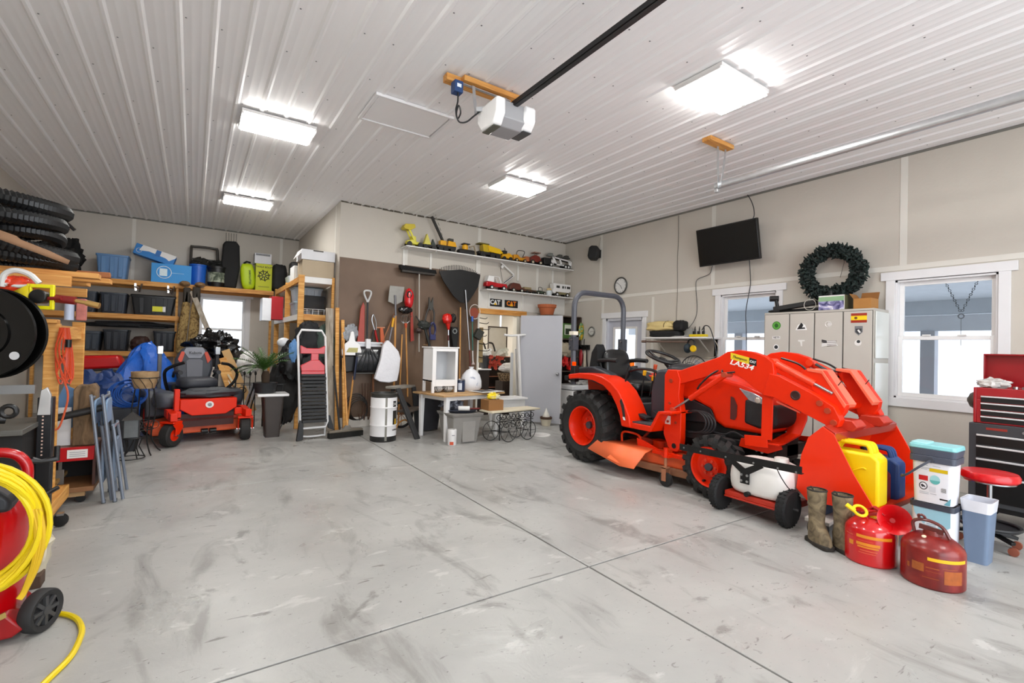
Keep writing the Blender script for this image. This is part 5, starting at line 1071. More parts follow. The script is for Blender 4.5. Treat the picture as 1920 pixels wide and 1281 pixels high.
# CAT plates
for i,(x0,c,lab) in enumerate(((4.885,'#e6e6e4','black plate with white lettering under the lower toy shelf, left one'),(5.275,'#ef7f14','black plate with orange lettering under the lower toy shelf'))):
    t=T('sign_plate',lab,'sign',(x0+.16,8.2,2.24)); build('plate',M().bb(x0,x0+.325,8.205,8.217,2.245,2.395),mat('#10100f',.4),t,bev=.004)
    L_=lettering('CAT',.125,mat(c,.4,var=0),t,(0,.003,.083),FY,bold=.004,sx=.95,ext=.001)
    build('triangle_mark',M().prism([(x0+.125,2.275),(x0+.20,2.275),(x0+.163,2.325)],8.2005,8.2045,'y'),mat('#e9b714',.4,var=0),t)
t=T('terracotta_pot','terracotta flower pot on top of the unit behind the open door','pot',(6.13,7.9,2.10)); build('pot',M().lathe([(.13,2.115),(.17,2.27),(.19,2.272),(.20,2.335),(.185,2.335),(.12,2.14)],(6.13,7.9,0),28),TERRA,t)
# cabinet behind the door, its contents
t=T('open_shelf_unit','dark open shelf unit half hidden behind the open grey door','shelf unit',(6.35,7.95,0))
build('side_panel',M().bb(5.92,5.94,7.62,8.2,0,2.10),mat('#54453a',.6),t); build('side_panel',M().bb(6.83,6.85,7.62,8.2,0,2.10),mat('#54453a',.6),t)
for z in (.95,1.25,1.62,2.09): build('shelf_board',M().bb(5.94,6.83,7.62,8.2,z,z+.02),mat('#54453a',.6),t)
build('back',M().bb(5.94,6.83,8.18,8.2,0,2.09),mat('#2c2724',.8),t)
t=T('green_tin','green tin box with a framed opening on the top shelf behind the door','tin',(6.5,7.75,1.64)); build('tin',M().bb(6.28,6.74,7.64,7.95,1.642,1.96),mat('#3f6628',.45),t,bev=.01); build('frame',M().bb(6.40,6.60,7.632,7.642,1.72,1.93),mat('#c7cdb9',.5),t,bev=.004); build('opening',M().bb(6.42,6.58,7.628,7.634,1.73,1.85),mat('#1d2a16',.5),t)
solo('yellow_pouch','yellow and green pouch hanging beside the green tin','pouch',M().blob((6.80,7.57,1.80),(.14,.06,.36),.1,3,2),ramp_mat('pouch_print',[(.4,'#d9a50e'),(.55,'#2f7d46'),(.7,'#e9e4d6')],scale=14,rough=.5))
solo('cloth_bundle','pale cloth bundle on the middle shelf behind the door','cloth',M().blob((6.5,7.72,1.41),(.42,.2,.29),.15,3,6),mat('#b0a48c',.8,var=.1))
def flowers(name,lab,x,y,z,w,h,c,n=26,seed=1,pot=None):
    r_=random.Random(seed); t=T(name,lab,'flowers',(x,y,z-h*.5))
    mb=M()
    for i in range(n):
        p=Vector((x+r_.uniform(-w,w)/2,y+r_.uniform(-.08,.08),z+r_.uniform(-h,h)/2)); 
        for k in range(6):
            a=k*PI/3+r_.random(); d=Vector((math.cos(a),-.4,math.sin(a)))*.05; e=Vector((-math.sin(a),0,math.cos(a)))*.022
            mb.add([p,p+d*.6+e,p+d,p+d*.6-e],[(0,1,2,3)])
    o=build('blossoms',mb,mat(c,.6,var=.12),t,smooth=0); o['kind']='stuff'
    if pot: build('pot',M().lathe([(pot[0]*.7,pot[2]),(pot[0],pot[3])],(x+pot[1],y,0),18),mat('#26272a',.5),t)
    return t
flowers('artificial_flowers','bright red artificial flowers on the lower shelf behind the door',6.5,7.66,1.13,.36,.22,'#d8140c',24,3)
t=T('white_cooler','white chest cooler at the foot of the shelf unit behind the tractor','cooler',(6.5,7.3,0)); build('box',M().bb(6.10,6.84,7.0,7.55,.0,.62),mat('#e3e3e2',.4),t,bev=.02); build('lid',M().bb(6.09,6.85,6.99,7.56,.63,.72),mat('#d3d4d6',.4),t,bev=.02)
solo('clear_bag','crumpled clear plastic bag on the white cooler','bag',M().blob((6.42,7.2,.84),(.36,.3,.25),.18,3,9),mat('#b9b5b0',.2,var=.2,scale=20))
t=T('tool_rack','black wall rack with red-handled tools beside the entry door','rack',(6.8,7.55,1.05))
build('backplate',M().bb(6.83,6.868,7.36,7.74,1.42,1.52),BLACK,t,bev=.004)
for y in (7.42,7.55,7.69): build('hook',M().tube([(6.82,y,1.48),(6.76,y,1.50),(6.75,y,1.58),(6.78,y+.02,1.64)],.010,6),BLACK,t)
build('hanging_tool',M().blob((6.79,7.55,1.25),(.07,.09,.34),.05),mat('#a8232a',.4),t); build('hanging_tool',M().blob((6.79,7.43,1.2),(.06,.07,.40),.05),mat('#c2b6a2',.5),t); build('hanging_tool',M().blob((6.79,7.66,1.22),(.06,.06,.36),.05),mat('#2b2b2c',.5),t)
build('side_rod',M().tube([(6.8,7.39,1.48),(6.8,7.38,1.2),(6.81,7.36,1.05)],.012,6),BLACK,t)
# grey door slab
th=math.atan2(6.93-7.58,5.755-5.26)
t=T('grey_door','plain grey door standing open in front of the washroom doorway','door',(5.26,7.58,0))
dv=Vector((5.755-5.26,6.93-7.58,0)); L_=dv.length; mb=M(); mb.T=Matrix.Translation((5.26,7.58,0))@Matrix.Rotation(th,4,'Z'); mb.bb(0,L_,-.02,.02,.018,2.045)
build('slab',mb,mat('#b7b8bf',.5,var=.015),t,bev=.003); mb=M(); mb.T=Matrix.Translation((5.26,7.58,0))@Matrix.Rotation(th,4,'Z'); mb.cyl((L_-.065,-.02,.95),(L_-.065,-.05,.95),.012,n=10).sph((L_-.065,-.062,.95),.029).cyl((L_-.065,-.026,.95),(L_-.065,-.02,.95),.032,n=18)
build('knob',mb,STEEL,t); mb=M(); mb.T=Matrix.Translation((5.26,7.58,0))@Matrix.Rotation(th,4,'Z'); mb.bb(L_-.001,L_+.002,-.02,.02,.02,2.04); build('edge',mb,mat('#e8e4de',.5),t)
t=T('bagged_pot','small cream pot with a white plastic tip on the floor before the grey door','pot',(5.46,6.98,0))
build('pot',M().lathe([(.075,0),(.105,.13),(.10,.13),(.09,.12)],(5.46,6.98,0),22),mat('#d6cdb8',.6),t); build('rim_band',M().cyl((5.46,6.98,.125),(5.46,6.98,.165),.112,n=24),mat('#4a3222',.7),t,bev=.006); build('plastic_tip',M().lathe([(.07,.16),(.05,.22),(.02,.28),(.006,.32)],(5.46,6.98,0),14),mat('#e2dfd6',.35),t)
# ---- washroom seen through the doorway ----
t=T('dark_dresser','dark drawer dresser seen through the washroom doorway','dresser',(5.75,9.2,0))
build('carcass',M().bb(5.45,6.05,9.1,9.5,.0,1.22),mat('#2a1d16',.5),t,bev=.004)
for z in (1.06,.86,.62,.38): d_=build('drawer',M().bb(5.47,6.03,9.08,9.1,z,z+.14),mat('#1d1512',.4),t); build('drawer_lip',M().bb(5.46,6.04,9.07,9.1,z+.145,z+.16),mat('#c07a5c',.5),d_); build('knob',M().sph((5.86,9.06,z+.07),.018),STEEL,d_)
t=T('framed_mirror','thin dark framed mirror standing on the dresser','mirror',(5.7,9.15,1.22)); build('frame',M().bb(5.45,5.47,9.12,9.14,1.22,1.88).bb(5.93,5.96,9.12,9.14,1.22,1.88).bb(5.45,5.96,9.12,9.14,1.86,1.89),mat('#4c4038',.5),t); build('mirror_glass',M().bb(5.47,5.93,9.125,9.135,1.22,1.86),mat('#d9d4c8',.3),t)
flowers('artificial_flowers','white artificial flowers in a dark pot inside the doorway',5.17,8.8,1.28,.26,.18,'#eef0ea',26,5,(.12,.02,.97,1.24))
flowers('artificial_flowers','rusty red artificial flowers inside the doorway',5.40,8.75,1.10,.34,.26,'#a8341c',26,6)
flowers('artificial_flowers','second white flower bunch in front of the mirror',5.75,9.05,1.33,.3,.16,'#e3e6dc',18,8)
t=T('side_table','white topped side table inside the doorway','table',(5.0,8.75,0)); build('top',M().bb(4.7,5.24,8.6,9.0,.94,.965),WHITE,t,bev=.003); build('carcass',M().bb(4.74,5.22,8.65,8.98,.0,.94),mat('#241812',.6),t)
solo('white_sack','white bulging sack on the crates inside the doorway','sack',M().blob((5.75,8.7,.98),(.48,.3,.22),.12,3,4,flat=.1),mat('#e8e6e4',.6,var=.03))
t=T('wicker_basket','dark and tan wicker basket under the white sack','basket',(5.72,8.7,.72)); build('basket',M().lathe([(.16,.70),(.22,.87)],(5.68,8.7,0),20,sy=.6),ramp_mat('wicker',[(.4,'#3a281c'),(.6,'#a58a68')],scale=40,rough=.7),t)
t=T('wooden_crate','pine crate with a red label inside the doorway','crate',(5.95,8.7,.3)); build('crate_body',M().bb(5.50,6.15,8.55,8.85,0,.70),mat('#2e2018',.7),t); build('crate_box',M().bb(5.78,6.12,8.50,8.8,.40,.82),mat('#c28d52',.7),t,bev=.003); build('label',M().bb(5.85,5.97,8.497,8.501,.48,.60),mat('#a8281c',.5),t)
t=T('leaning_lath','white post leaning at the right jamb of the doorway','post',(5.6,8.15,0)); build('post',M().bar((5.60,8.10,0.0),(5.56,8.19,1.40),.04,.03),WHITE,t)
solo('leaning_lath','wide white board leaning at the doorway behind the tee post','post',M().bar((5.34,7.98,.02),(5.36,8.02,1.32),.06,.025),mat('#dcdcdc',.5))
t=T('tee_post','tall white tee-shaped post with a cloth covered crossbar in front of the grey door','post',(5.3,7.7,0)); build('upright',M().bar((5.27,7.50,0),(5.14,7.5,1.66),.045,.045),WHITE,t); build('crossbar',M().tube([(4.83,7.50,1.655),(5.0,7.5,1.645),(5.2,7.5,1.665),(5.38,7.5,1.68),(5.53,7.5,1.675)],.022,8),WHITE,t)
t=T('hook_board','tan board with a row of wrought iron hooks at the left doorway jamb','hook rack',(4.85,8.4,1.1)); build('board',M().bb(4.80,4.96,8.50,8.53,1.1,1.82),mat('#98835a',.7,var=.1),t)
for k,z in enumerate((2.02,1.92,1.80,1.66,1.50,1.36,1.22)): build('hook',M().tube([(4.82,8.49,z),(4.90,8.47,z-.015),(4.98+.03*(k%3),8.46,z-.02),(5.02+.04*(k%3),8.46,z+.01)],.008,5),mat('#1e1b18',.5),t)
for i,(x,a) in enumerate(((5.22,.3),(5.45,-.2))): solo('dark_antler_hook',['left dark curved branch above the white flowers','right dark curved branch before the mirror'][i],'decoration',M().tube([(x-.12,8.9,1.52),(x-.02,8.9,1.50),(x+.03,8.9,1.40),(x+.05,8.9,1.33)],.02,6),mat('#241e1a',.6))
# ================= tools on the brown board =================
Yp=8.15
def pole(mb,x0,z0,x1,z1,r=.015,y0=Yp,y1=Yp,n=8): return mb.cyl((x0,y0,z0),(x1,y1,z1),r,n=n)
t=T('snow_shovel','black snow shovel with a grey D grip hung on the brown board','shovel',(2.45,8.0,.9))
build('d_grip',M().tube([(2.44,8.08,2.12),(2.38,8.08,2.25),(2.39,8.08,2.31),(2.48,8.08,2.31),(2.49,8.08,2.25),(2.44,8.08,2.12)],.016,8),mat('#c3c3c2',.4),t)
build('handle',pole(M(),2.44,2.14,2.45,1.35,.016,8.08,8.08),mat('#2b2d30',.4),t)
def blade(u,v): 
    x=2.24+.47*u; z=.93+.44*v; return (x,8.06-.07*math.sin(PI*v)-.01,z)
build('blade',M().grid(blade,8,8),mat('#26282b',.3,coat=.3),t,solid=.006)
for k in range(-2,3): build('blade_rib',M().tube([(2.46+.02*k,7.98,1.34),(2.46+.07*k,7.965,1.15),(2.46+.10*k,8.01,.96)],.009,6),mat('#101112',.4),t)
build('blade_edge',M().bb(2.22,2.72,8.0,8.03,.915,.935),mat('#3f3d38',.4),t,bev=.002)
t=T('snow_pusher','white and silver shovel blade hung upside down behind the black snow shovel','shovel',(2.45,8.1,1.25))
build('blade',M().bb(2.24,2.72,8.10,8.115,1.28,1.44).bb(2.24,2.72,8.08,8.12,1.42,1.45),mat('#d6d7da',.35,metal=.2),t,bev=.003); build('socket',M().bb(2.42,2.50,8.02,8.10,1.30,1.5),mat('#e6e6e8',.4),t,bev=.01)
t=T('bow_saw_sheath','long red tapering tool sheath left of the grey D grip','sheath',(2.36,8.1,1.45)); build('sheath',M().prism([(2.29,1.45),(2.33,2.0),(2.37,2.12),(2.40,2.05),(2.41,1.45)],8.09,8.12,'y'),mat('#a03a2a',.4,var=.05),t,bev=.006)
t=T('shears','silver blade hand shears with red grips hung point up','shears',(2.6,8.1,1.4)); build('blades',M().tube([(2.58,8.1,1.66),(2.53,8.1,1.82),(2.55,8.1,1.92),(2.60,8.1,1.80),(2.61,8.1,1.66)],.009,6),STEEL,t); build('grip',pole(M(),2.60,1.66,2.66,1.42,.018),mat('#a81414',.4),t); build('grip',pole(M(),2.58,1.66,2.55,1.45,.014),mat('#222222',.4),t)
t=T('hand_cultivator','small orange handled tool with a cross bar beside the red shears','tool',(2.72,8.1,1.4)); build('handle',M().prism([(2.69,1.43),(2.67,1.70),(2.72,1.70),(2.77,1.43)],8.09,8.12,'y'),mat('#b8501c',.4),t,bev=.004); build('cross_bar',pole(M(),2.62,1.70,2.77,1.705,.012),mat('#c98a62',.4),t)
t=T('square_spade','flat grey square spade hung blade up','spade',(2.93,8.08,.8)); build('blade',M().prism([(2.79,2.16),(2.815,2.44),(3.08,2.44),(3.05,2.18),(2.95,2.12),(2.9,2.12)],8.075,8.085,'y'),mat('#8d8b85',.45,metal=.3,var=.12,scale=10),t,bev=.003); build('socket',pole(M(),2.91,2.28,2.93,1.92,.018,8.06,8.06),mat('#77767a',.4,metal=.4),t); build('handle',pole(M(),2.93,1.92,2.94,.55,.019,8.07,8.07),HANDLE,t)
t=T('digging_bar','crossed tool with a yellow sleeve and grey shaft leaning beside the spade','tool',(2.85,8.05,.9)); build('shaft',M().cyl((2.90,8.04,1.92),(2.78,8.04,1.25),.014,n=8),mat('#7d7c80',.4,metal=.4),t); build('sleeve',M().cyl((2.885,8.04,1.88),(2.865,8.04,1.72),.02,n=10).cyl((2.80,8.04,1.42),(2.775,8.04,1.28),.019,n=10),mat('#e3a514',.4),t)
solo('wooden_pole','brown diagonal wooden handle leaning left of the yellow sleeve tool','handle',M().cyl((2.93,8.10,1.98),(2.70,8.10,1.40),.013,n=8),mat('#8d5a34',.5))
t=T('leaf_blower','red and black handheld blower hung right of the spade','blower',(3.12,8.05,1.9)); b=M(); b.blob((3.15,8.03,2.24),(.17,.16,.36),.05,2,3); build('housing',b,mat('#c4121a',.25,coat=.5),t); build('nozzle_base',M().blob((3.09,8.03,2.03),(.26,.16,.14),.06,2,5),BLACKG,t); build('grip_opening',M().torus((3.13,7.96,2.30),.035,.012,'y',18,6,sy=1.5),BLACKG,t)
t=T('garden_fork','small wire fork head with red socket and two pale handles','fork',(3.1,8.08,.6))
for k in range(5): build('tine',M().tube([(3.12,8.08,1.78),(3.03+.04*k,8.08,1.84),(3.01+.045*k,8.04,1.90),(3.04+.04*k,8.0,1.93)],.006,5),STEEL,t)
build('socket',M().cyl((3.12,8.08,1.80),(3.13,8.08,1.72),.03,.018,10),mat('#c2502e',.4),t); build('handle',pole(M(),3.13,1.74,3.20,.5,.015,8.08,8.08),HANDLE,t)
solo('wooden_pole','pale wooden handle standing just left of the small fork','handle',M().cyl((3.07,8.1,1.60),(3.05,8.1,.0),.014,n=8),HANDLE)
solo('red_stake','red tapering stake hung behind the broom pole','stake',M().prism([(3.24,1.48),(3.22,2.0),(3.26,2.02),(3.30,1.5)],8.11,8.13,'y'),mat('#9a3020',.5))
t=T('push_broom','black push broom hung head up at the top of the brown board','broom',(3.35,8.08,1.3)); build('broom_head',M().bb(3.02,3.66,8.06,8.14,2.70,2.75),mat('#2a241e',.6),t,bev=.006); o=build('bristles',M().prism([(3.0,2.74),(2.98,2.82),(3.66,2.80),(3.68,2.74)],8.05,8.14,'y'),mat('#121212',.9,bump=.6,bscale=200),t); build('pole',pole(M(),3.35,2.70,3.39,1.30,.013,8.08,8.08),mat('#a8a39a',.35,metal=.4),t)
t=T('loppers','long black bolt cutter hung jaws up','bolt cutter',(3.6,8.1,1.85)); build('jaw',M().prism([(3.55,2.10),(3.56,2.30),(3.60,2.20),(3.64,2.30),(3.65,2.10),(3.60,2.06)],8.09,8.12,'y'),mat('#3d3c37',.5),t); build('arm',M().tube([(3.57,8.1,2.12),(3.53,8.1,2.02),(3.50,8.1,1.85),(3.50,8.1,1.70)],.017,7),mat('#34332f',.5),t); build('arm',M().tube([(3.63,8.1,2.12),(3.67,8.1,2.02),(3.67,8.1,1.88),(3.66,8.1,1.76)],.017,7),mat('#34332f',.5),t)
t=T('caulking_gun','blue frame caulking tool hung under the bolt cutter','tool',(3.64,8.08,1.4)); build('frame',M().torus((3.64,8.08,1.71),.055,.02,'y',18,7,sy=2.3),mat('#272a55',.4),t); build('block',M().bb(3.585,3.70,8.05,8.11,1.52,1.62),mat('#2c3060',.4),t,bev=.01); build('rod',pole(M(),3.58,1.66,3.58,1.42,.009),mat('#9b6a42',.4),t); build('cross_rod',pole(M(),3.50,1.43,3.60,1.425,.007),mat('#b08a5a',.4),t)
t=T('cordless_trimmer','dark green and black power tool hung across the broom pole','trimmer',(3.45,8.04,1.4)); build('head',M().blob((3.44,8.0,1.78),(.24,.14,.16),.12,3,7),mat('#2b2f2c',.4),t); build('guard',M().blob((3.34,8.0,1.68),(.14,.1,.1),.1,3,4),mat('#3a2620',.4),t); build('shaft',M().cyl((3.46,8.02,1.74),(3.58,8.02,1.36),.026,n=8).cyl((3.42,8.02,1.76),(3.30,8.06,1.94),.012,n=8),mat('#222421',.5),t)
t=T('string_trimmer','red engine string trimmer hung shaft down','trimmer',(3.92,8.05,1.3)); build('engine',M().blob((3.90,8.02,1.92),(.20,.16,.20),.06,2,9),mat('#d31c14',.25,coat=.5),t); build('engine_cover',M().blob((4.02,8.03,1.94),(.12,.14,.17),.08,3,3),BLACK,t); build('neck',M().cyl((3.92,8.03,1.84),(3.94,8.03,1.72),.05,.022,12),mat('#c42016',.3),t); build('shaft',pole(M(),3.94,1.73,3.96,1.38,.013,8.04,8.04),STEEL,t); build('grip',pole(M(),3.94,1.62,3.945,1.52,.017,8.04,8.04),mat('#5a2018',.4),t)
t=T('black_strap_bag','black folded strap with grey buckle hung right of the string trimmer','strap',(4.08,8.08,1.35)); build('strap',M().prism([(4.02,1.70),(4.04,1.78),(4.16,1.78),(4.18,1.66),(4.15,1.35),(4.08,1.35)],8.08,8.213,'y'),mat('#161616',.7),t,bev=.01); build('buckle',M().torus((4.09,8.07,1.70),.04,.010,'y',16,6),mat('#8d9290',.4),t)
t=T('leaf_rake','large black fan leaf rake with a silver pole hung head up','rake',(4.25,8.0,.6))
fan=[(3.70,2.78),(3.80,2.60),(4.02,2.34),(4.16,2.24),(4.30,2.24),(4.42,2.40),(4.53,2.58),(4.57,2.80),(4.45,2.84),(4.14,2.86),(3.85,2.81)]
build('fan',M().prism(fan,8.0,8.02,'y'),mat('#111112',.4),t,bev=.002)
for k in range(26):
    u=k/25; x=3.72+.84*u; z=2.79+.11*math.sin(PI*min(1,u*1.05))**.7; build('tine',M().tube([(x,8.01,z-.05),(x-.004,8.01,z+.01),(x-.02,7.97,z+.03)],.006,4),mat('#1a1a1b',.4),t)
build('socket',M().cyl((4.24,7.99,2.46),(4.28,7.99,2.12),.022,.026,10),mat('#1c1c1d',.4),t); build('pole',M().cyl((4.235,7.97,2.48),(4.36,7.97,1.35),.014,n=10),STEEL,t); build('pole_grip',M().cyl((4.36,7.97,1.35),(4.43,7.97,.62),.016,n=10),mat('#6b3328',.4),t)
solo('wooden_pole','tan wooden handle hung left of the rake pole','handle',M().cyl((4.21,8.1,2.16),(4.25,8.1,.0),.014,n=8),HANDLE)
t=T('badminton_net','round red string racket head with a blue collar and teal pole','net',(4.47,8.05,.9)); build('hoop',M().torus((4.49,8.04,2.09),.115,.007,'y',28,6,sy=1.2),mat('#d8cfc8',.4),t); build('mesh_disc',M().cyl((4.48,8.05,2.07),(4.48,8.054,2.07),.10,n=24),mat('#8d3f2a',.7,var=.2,scale=60),t); build('collar',pole(M(),4.43,2.0,4.435,1.90,.024,8.03,8.03),mat('#2456a8',.4),t); build('pole',pole(M(),4.435,1.92,4.46,1.35,.013,8.03,8.03),mat('#2f6a5c',.4),t); build('white_tube',pole(M(),4.46,1.34,4.475,1.12,.012,8.03,8.03),WHITE,t); build('foot',M().cyl((4.475,8.03,1.14),(4.48,8.03,1.08),.012,.035,10),mat('#c9b9b4',.4),t)
solo('box_light','dark grey box lamp hung at the right edge of the brown board','lamp',M().box((4.56,8.0,1.66),(.15,.10,.18),(0,.5,0)),mat('#34352f',.5,bump=.4,bscale=120),bev=.006)
t=T('dustpan','white plastic dustpan with a yellow label hung on the board','dustpan',(2.18,8.04,1.2)); build('pan',M().prism([(2.03,1.22),(2.02,1.30),(2.06,1.40),(2.13,1.46),(2.155,1.60),(2.185,1.62),(2.21,1.60),(2.23,1.46),(2.31,1.40),(2.34,1.30),(2.34,1.22)],8.0,8.03,'y'),WHITEG,t,bev=.008); build('label',M().prism([(2.09,1.27),(2.13,1.345),(2.28,1.345),(2.27,1.27)],7.996,8.001,'y'),mat('#b8b070',.5,var=.15,scale=50),t)
solo('clear_bag','clear plastic bag with small tools hanging behind the dustpan','bag',M().blob((2.17,8.1,1.58),(.24,.08,.30),.2,3,3),mat('#8d9094',.3,var=.3,scale=15))
t=T('grain_shovel','dark scoop shovel hanging behind the dustpan','shovel',(2.17,8.1,.9)); build('scoop',M().prism([(2.02,1.22),(2.04,.98),(2.12,.93),(2.24,.95),(2.28,1.0),(2.28,1.22)],8.06,8.12,'y'),BLACK,t,bev=.02)
solo('white_carrier_bag','white plastic carrier bag hanging over the snow shovel','bag',M().prism([(2.70,1.46),(2.66,1.40),(2.62,1.15),(2.53,.84),(2.62,.79),(2.78,.77),(2.92,.80),(2.95,.95),(2.97,1.18),(2.93,1.30),(2.80,1.44),(2.74,1.49)],7.86,7.94,'y'),mat('#e9e8ec',.5,var=.02,bump=1,bscale=7),bev=.012,seg=2)
t=T('cable_coil','coil of black cable hanging low on the brown board','cable',(2.3,8.1,.1))
for k in range(5): build('loop',M().torus((2.30+.01*k,8.09-.012*k,.36-.012*k),.19-.012*k,.008,'y',28,5,sy=1.15),mat('#1e1b19',.5),t)
for k in range(4): solo('rusty_fork',['leftmost','second','third','rightmost'][k]+' rusty prong tool low behind the white drum','tool',M().tube([(2.40+.05*k,8.1,.75),(2.42+.04*k,8.08,.3),(2.36+.07*k,8.05,.14),(2.34+.09*k,8.03,.24)],.009,5),mat('#4a2f20',.7))
solo('long_pole','brown wooden shovel handle hanging below the black snow shovel','handle',M().cyl((2.58,8.1,.9),(2.60,8.1,.1),.017,n=8),mat('#7d4f30',.6))
solo('wooden_pole','wooden handle with a blue-black sleeve left of the coil','handle',M().cyl((2.22,8.0,.88),(2.14,8.0,.05),.015,n=8),HANDLE); solo('handle_sleeve','dark blue sleeve on the handle under the dustpan','sleeve',M().cyl((2.26,7.98,1.2),(2.225,7.985,.82),.019,n=8),mat('#232d44',.4))
# floor broom + leaning boards
t=T('floor_broom','wide grey push broom standing head down before the brown board','broom',(2.0,7.35,0))
b=M(); b.bar((1.70,7.34,.10),(2.22,7.44,.10),.07,.035); build('broom_head',b,mat('#6f675a',.6),t,bev=.008); build('bristles',M().bar((1.70,7.34,.045),(2.22,7.44,.045),.085,.075),mat('#1b1a16',.9,bump=.8,bscale=150),t); build('socket',M().prism([(1.90,.11),(1.95,.18),(2.02,.18),(2.05,.11)],7.36,7.40,'y'),mat('#6d665c',.5),t,bev=.01); build('handle',M().cyl((1.98,7.38,.15),(2.04,8.0,1.45),.016,n=10),HANDLE,t)
for i,(a,b_,w_,h_,m_,lab) in enumerate((((1.86,8.02,0),(1.84,8.14,1.98),.12,.03,OLDWOOD,'weathered grey plank leaning at the wall corner'),((1.99,8.06,0),(1.97,8.18,2.0),.06,.04,WOOD,'pine stud leaning beside the weathered grey plank'),((2.10,8.0,0),(2.05,8.13,1.80),.05,.05,WOOD,'pine post standing left of the dustpan'))): solo('leaning_board',lab,'board',M().bar(a,b_,w_,h_,(0,1,0)),m_,bev=.003)
solo('black_rod','thin black rod leaning left of the broom handle','rod',M().cyl((1.97,7.75,.0),(1.90,8.0,1.05),.016,n=8),mat('#2c2a29',.6)); solo('white_rod','thin pale rod leaning behind the broom handle','rod',M().cyl((2.0,7.9,0),(1.95,8.05,.72),.011,n=8),mat('#b3a692',.6))
# ================= centre: drum, saw horse, table =================
DR=mat('#e5e4e4',.3,var=.04,scale=4)
t=T('steel_drum','white steel drum with black top and bottom, ringed with ribs','drum',(2.38,6.82,0)); x,y=2.38,6.93
build('drum_body',M().lathe([(.185,0),(.19,.01),(.19,.08)],(x,y,0),36),mat('#1d1c1b',.35),t); build('drum_wall',M().lathe([(.1895,.08),(.19,.22),(.197,.235),(.19,.25),(.19,.48),(.197,.495),(.19,.51),(.19,.64)],(x,y,0),40,cap=False),DR,t); build('top_band',M().lathe([(.19,.64),(.192,.68),(.196,.69),(.192,.70),(.175,.70),(.172,.672)],(x,y,0),36),mat('#33322e',.4),t)
build('seam_strip',wrap(M(),x,y,.1915,-PI/2-.22,-PI/2-.06,.02,.64,4),mat('#77746a',.4,metal=.4),t)
b_=build('logo_plate',wrap(M(),x,y,.192,-PI/2+.42,-PI/2+.78,.50,.59,5),mat('#191917',.4),t); build('logo_plate',wrap(M(),x,y,.192,-PI/2+.42,-PI/2+.95,.24,.45,5),mat('#24211c',.4,var=.15,scale=30),t); build('logo_triangle',wrap(M(),x,y,.1925,-PI/2+.62,-PI/2+.80,.25,.33,3),mat('#d8a81a',.4),t)
aa=-PI/2+.60; o=lettering('CAT',.05,mat('#e6e5e2',.4,var=0),t,(x-2.38+.1935*math.cos(aa),y-6.82+.1935*math.sin(aa),.545),(PI/2,0,aa+PI/2),bold=.001)
aa=-PI/2+.68; o=lettering('BEARINGS',.028,mat('#3a3936',.4,var=0),t,(x-2.38+.1935*math.cos(aa),y-6.82+.1935*math.sin(aa),.17),(PI/2,0,aa+PI/2),bold=.0004)
t=T('black_stand','black slanted metal sawhorse stand between drum and white table','stand',(2.8,7.0,0))
build('top_board',M().bar((2.60,7.25,.74),(3.02,7.55,.74),.22,.035),mat('#8d887e',.6,var=.1),t,bev=.004); build('leg',M().bar((2.68,7.18,.73),(2.86,6.78,.0),.09,.04),mat('#2c2c2d',.5),t,bev=.004); build('leg',M().bar((2.75,7.55,.73),(2.62,7.7,.0),.07,.04),mat('#2c2c2d',.5),t,bev=.004); build('leg',M().bar((3.05,7.45,.73),(3.12,7.4,.0),.07,.04),mat('#2c2c2d',.5),t,bev=.004); build('cross_shelf',M().bar((2.75,7.1,.38),(3.15,7.4,.40),.2,.03),mat('#5a5048',.6),t,bev=.003)
solo('dark_wheelbarrow_tub','dark scuffed tub pushed in behind the white table','tub',tub(M(),(3.30,7.45),.3,.26,.42,.36,.02,.60),mat('#34343a',.5,var=.15))
t=T('spoked_wheel','dark bicycle-like wheel standing behind the black stand','wheel',(2.98,7.75,0)); build('tyre',M().torus((2.98,7.78,.235),.19,.022,'y',36,8,sy=1.1),BLACK,t)
for k in range(8): a=k*PI/4; build('spoke',M().cyl((2.98,7.78,.235),(2.98+.18*math.cos(a),7.78,.235+.2*math.sin(a)),.005,n=5),mat('#7b4a30',.5),t)
solo('pine_offcut','arched pine offcut lying under the black stand','offcut',M().tube([(2.78,7.5,.015),(2.84,7.55,.12),(2.96,7.6,.17),(3.06,7.65,.12),(3.10,7.68,.02)],.014,6),HANDLE)
rz=.20
t=T('work_table','white work table with a bare plywood top','table',(3.58,6.83,0),rz)
build('table_top',M().bb(-.62,.62,-.40,.40,.665,.69),ramp_mat('stained_plywood',[(.3,'#8d6a44'),(.5,'#b48d5f'),(.7,'#c9a677')],scale=3,rough=.6,dist=.8),t,local=True,bev=.003)
build('apron',M().bb(-.52,.52,-.34,-.32,.60,.665).bb(-.52,.52,.32,.34,.60,.665).bb(-.52,-.50,-.32,.32,.60,.665).bb(.50,.52,-.32,.32,.60,.665),WHITE,t,local=True)
for sx in (-1,1):
    for sy_ in (-1,1):
        b=M(); x,y=sx*.50,sy_*.32; b.add([(x-.025,y-.025,0),(x+.025,y-.025,0),(x+.025,y+.025,0),(x-.025,y+.025,0),(x-.035,y-.035,.665),(x+.035,y-.035,.665),(x+.035,y+.035,.665),(x-.035,y+.035,.665)],[(0,1,2,3),(4,5,6,7),(0,1,5,4),(1,2,6,5),(2,3,7,6),(3,0,4,7)])
        build('leg',b,WHITEG,t,local=True,bev=.004)
t=T('white_cabinet','small open white cabinet on short legs standing on the work table','cabinet',(3.30,6.93,.69))
x0,x1,y0,y1,z=3.06,3.49,6.76,7.12,.69
build('top',M().bb(x0-.02,x1+.02,y0-.02,y1+.02,z+.69,z+.71),WHITEG,t,bev=.005)
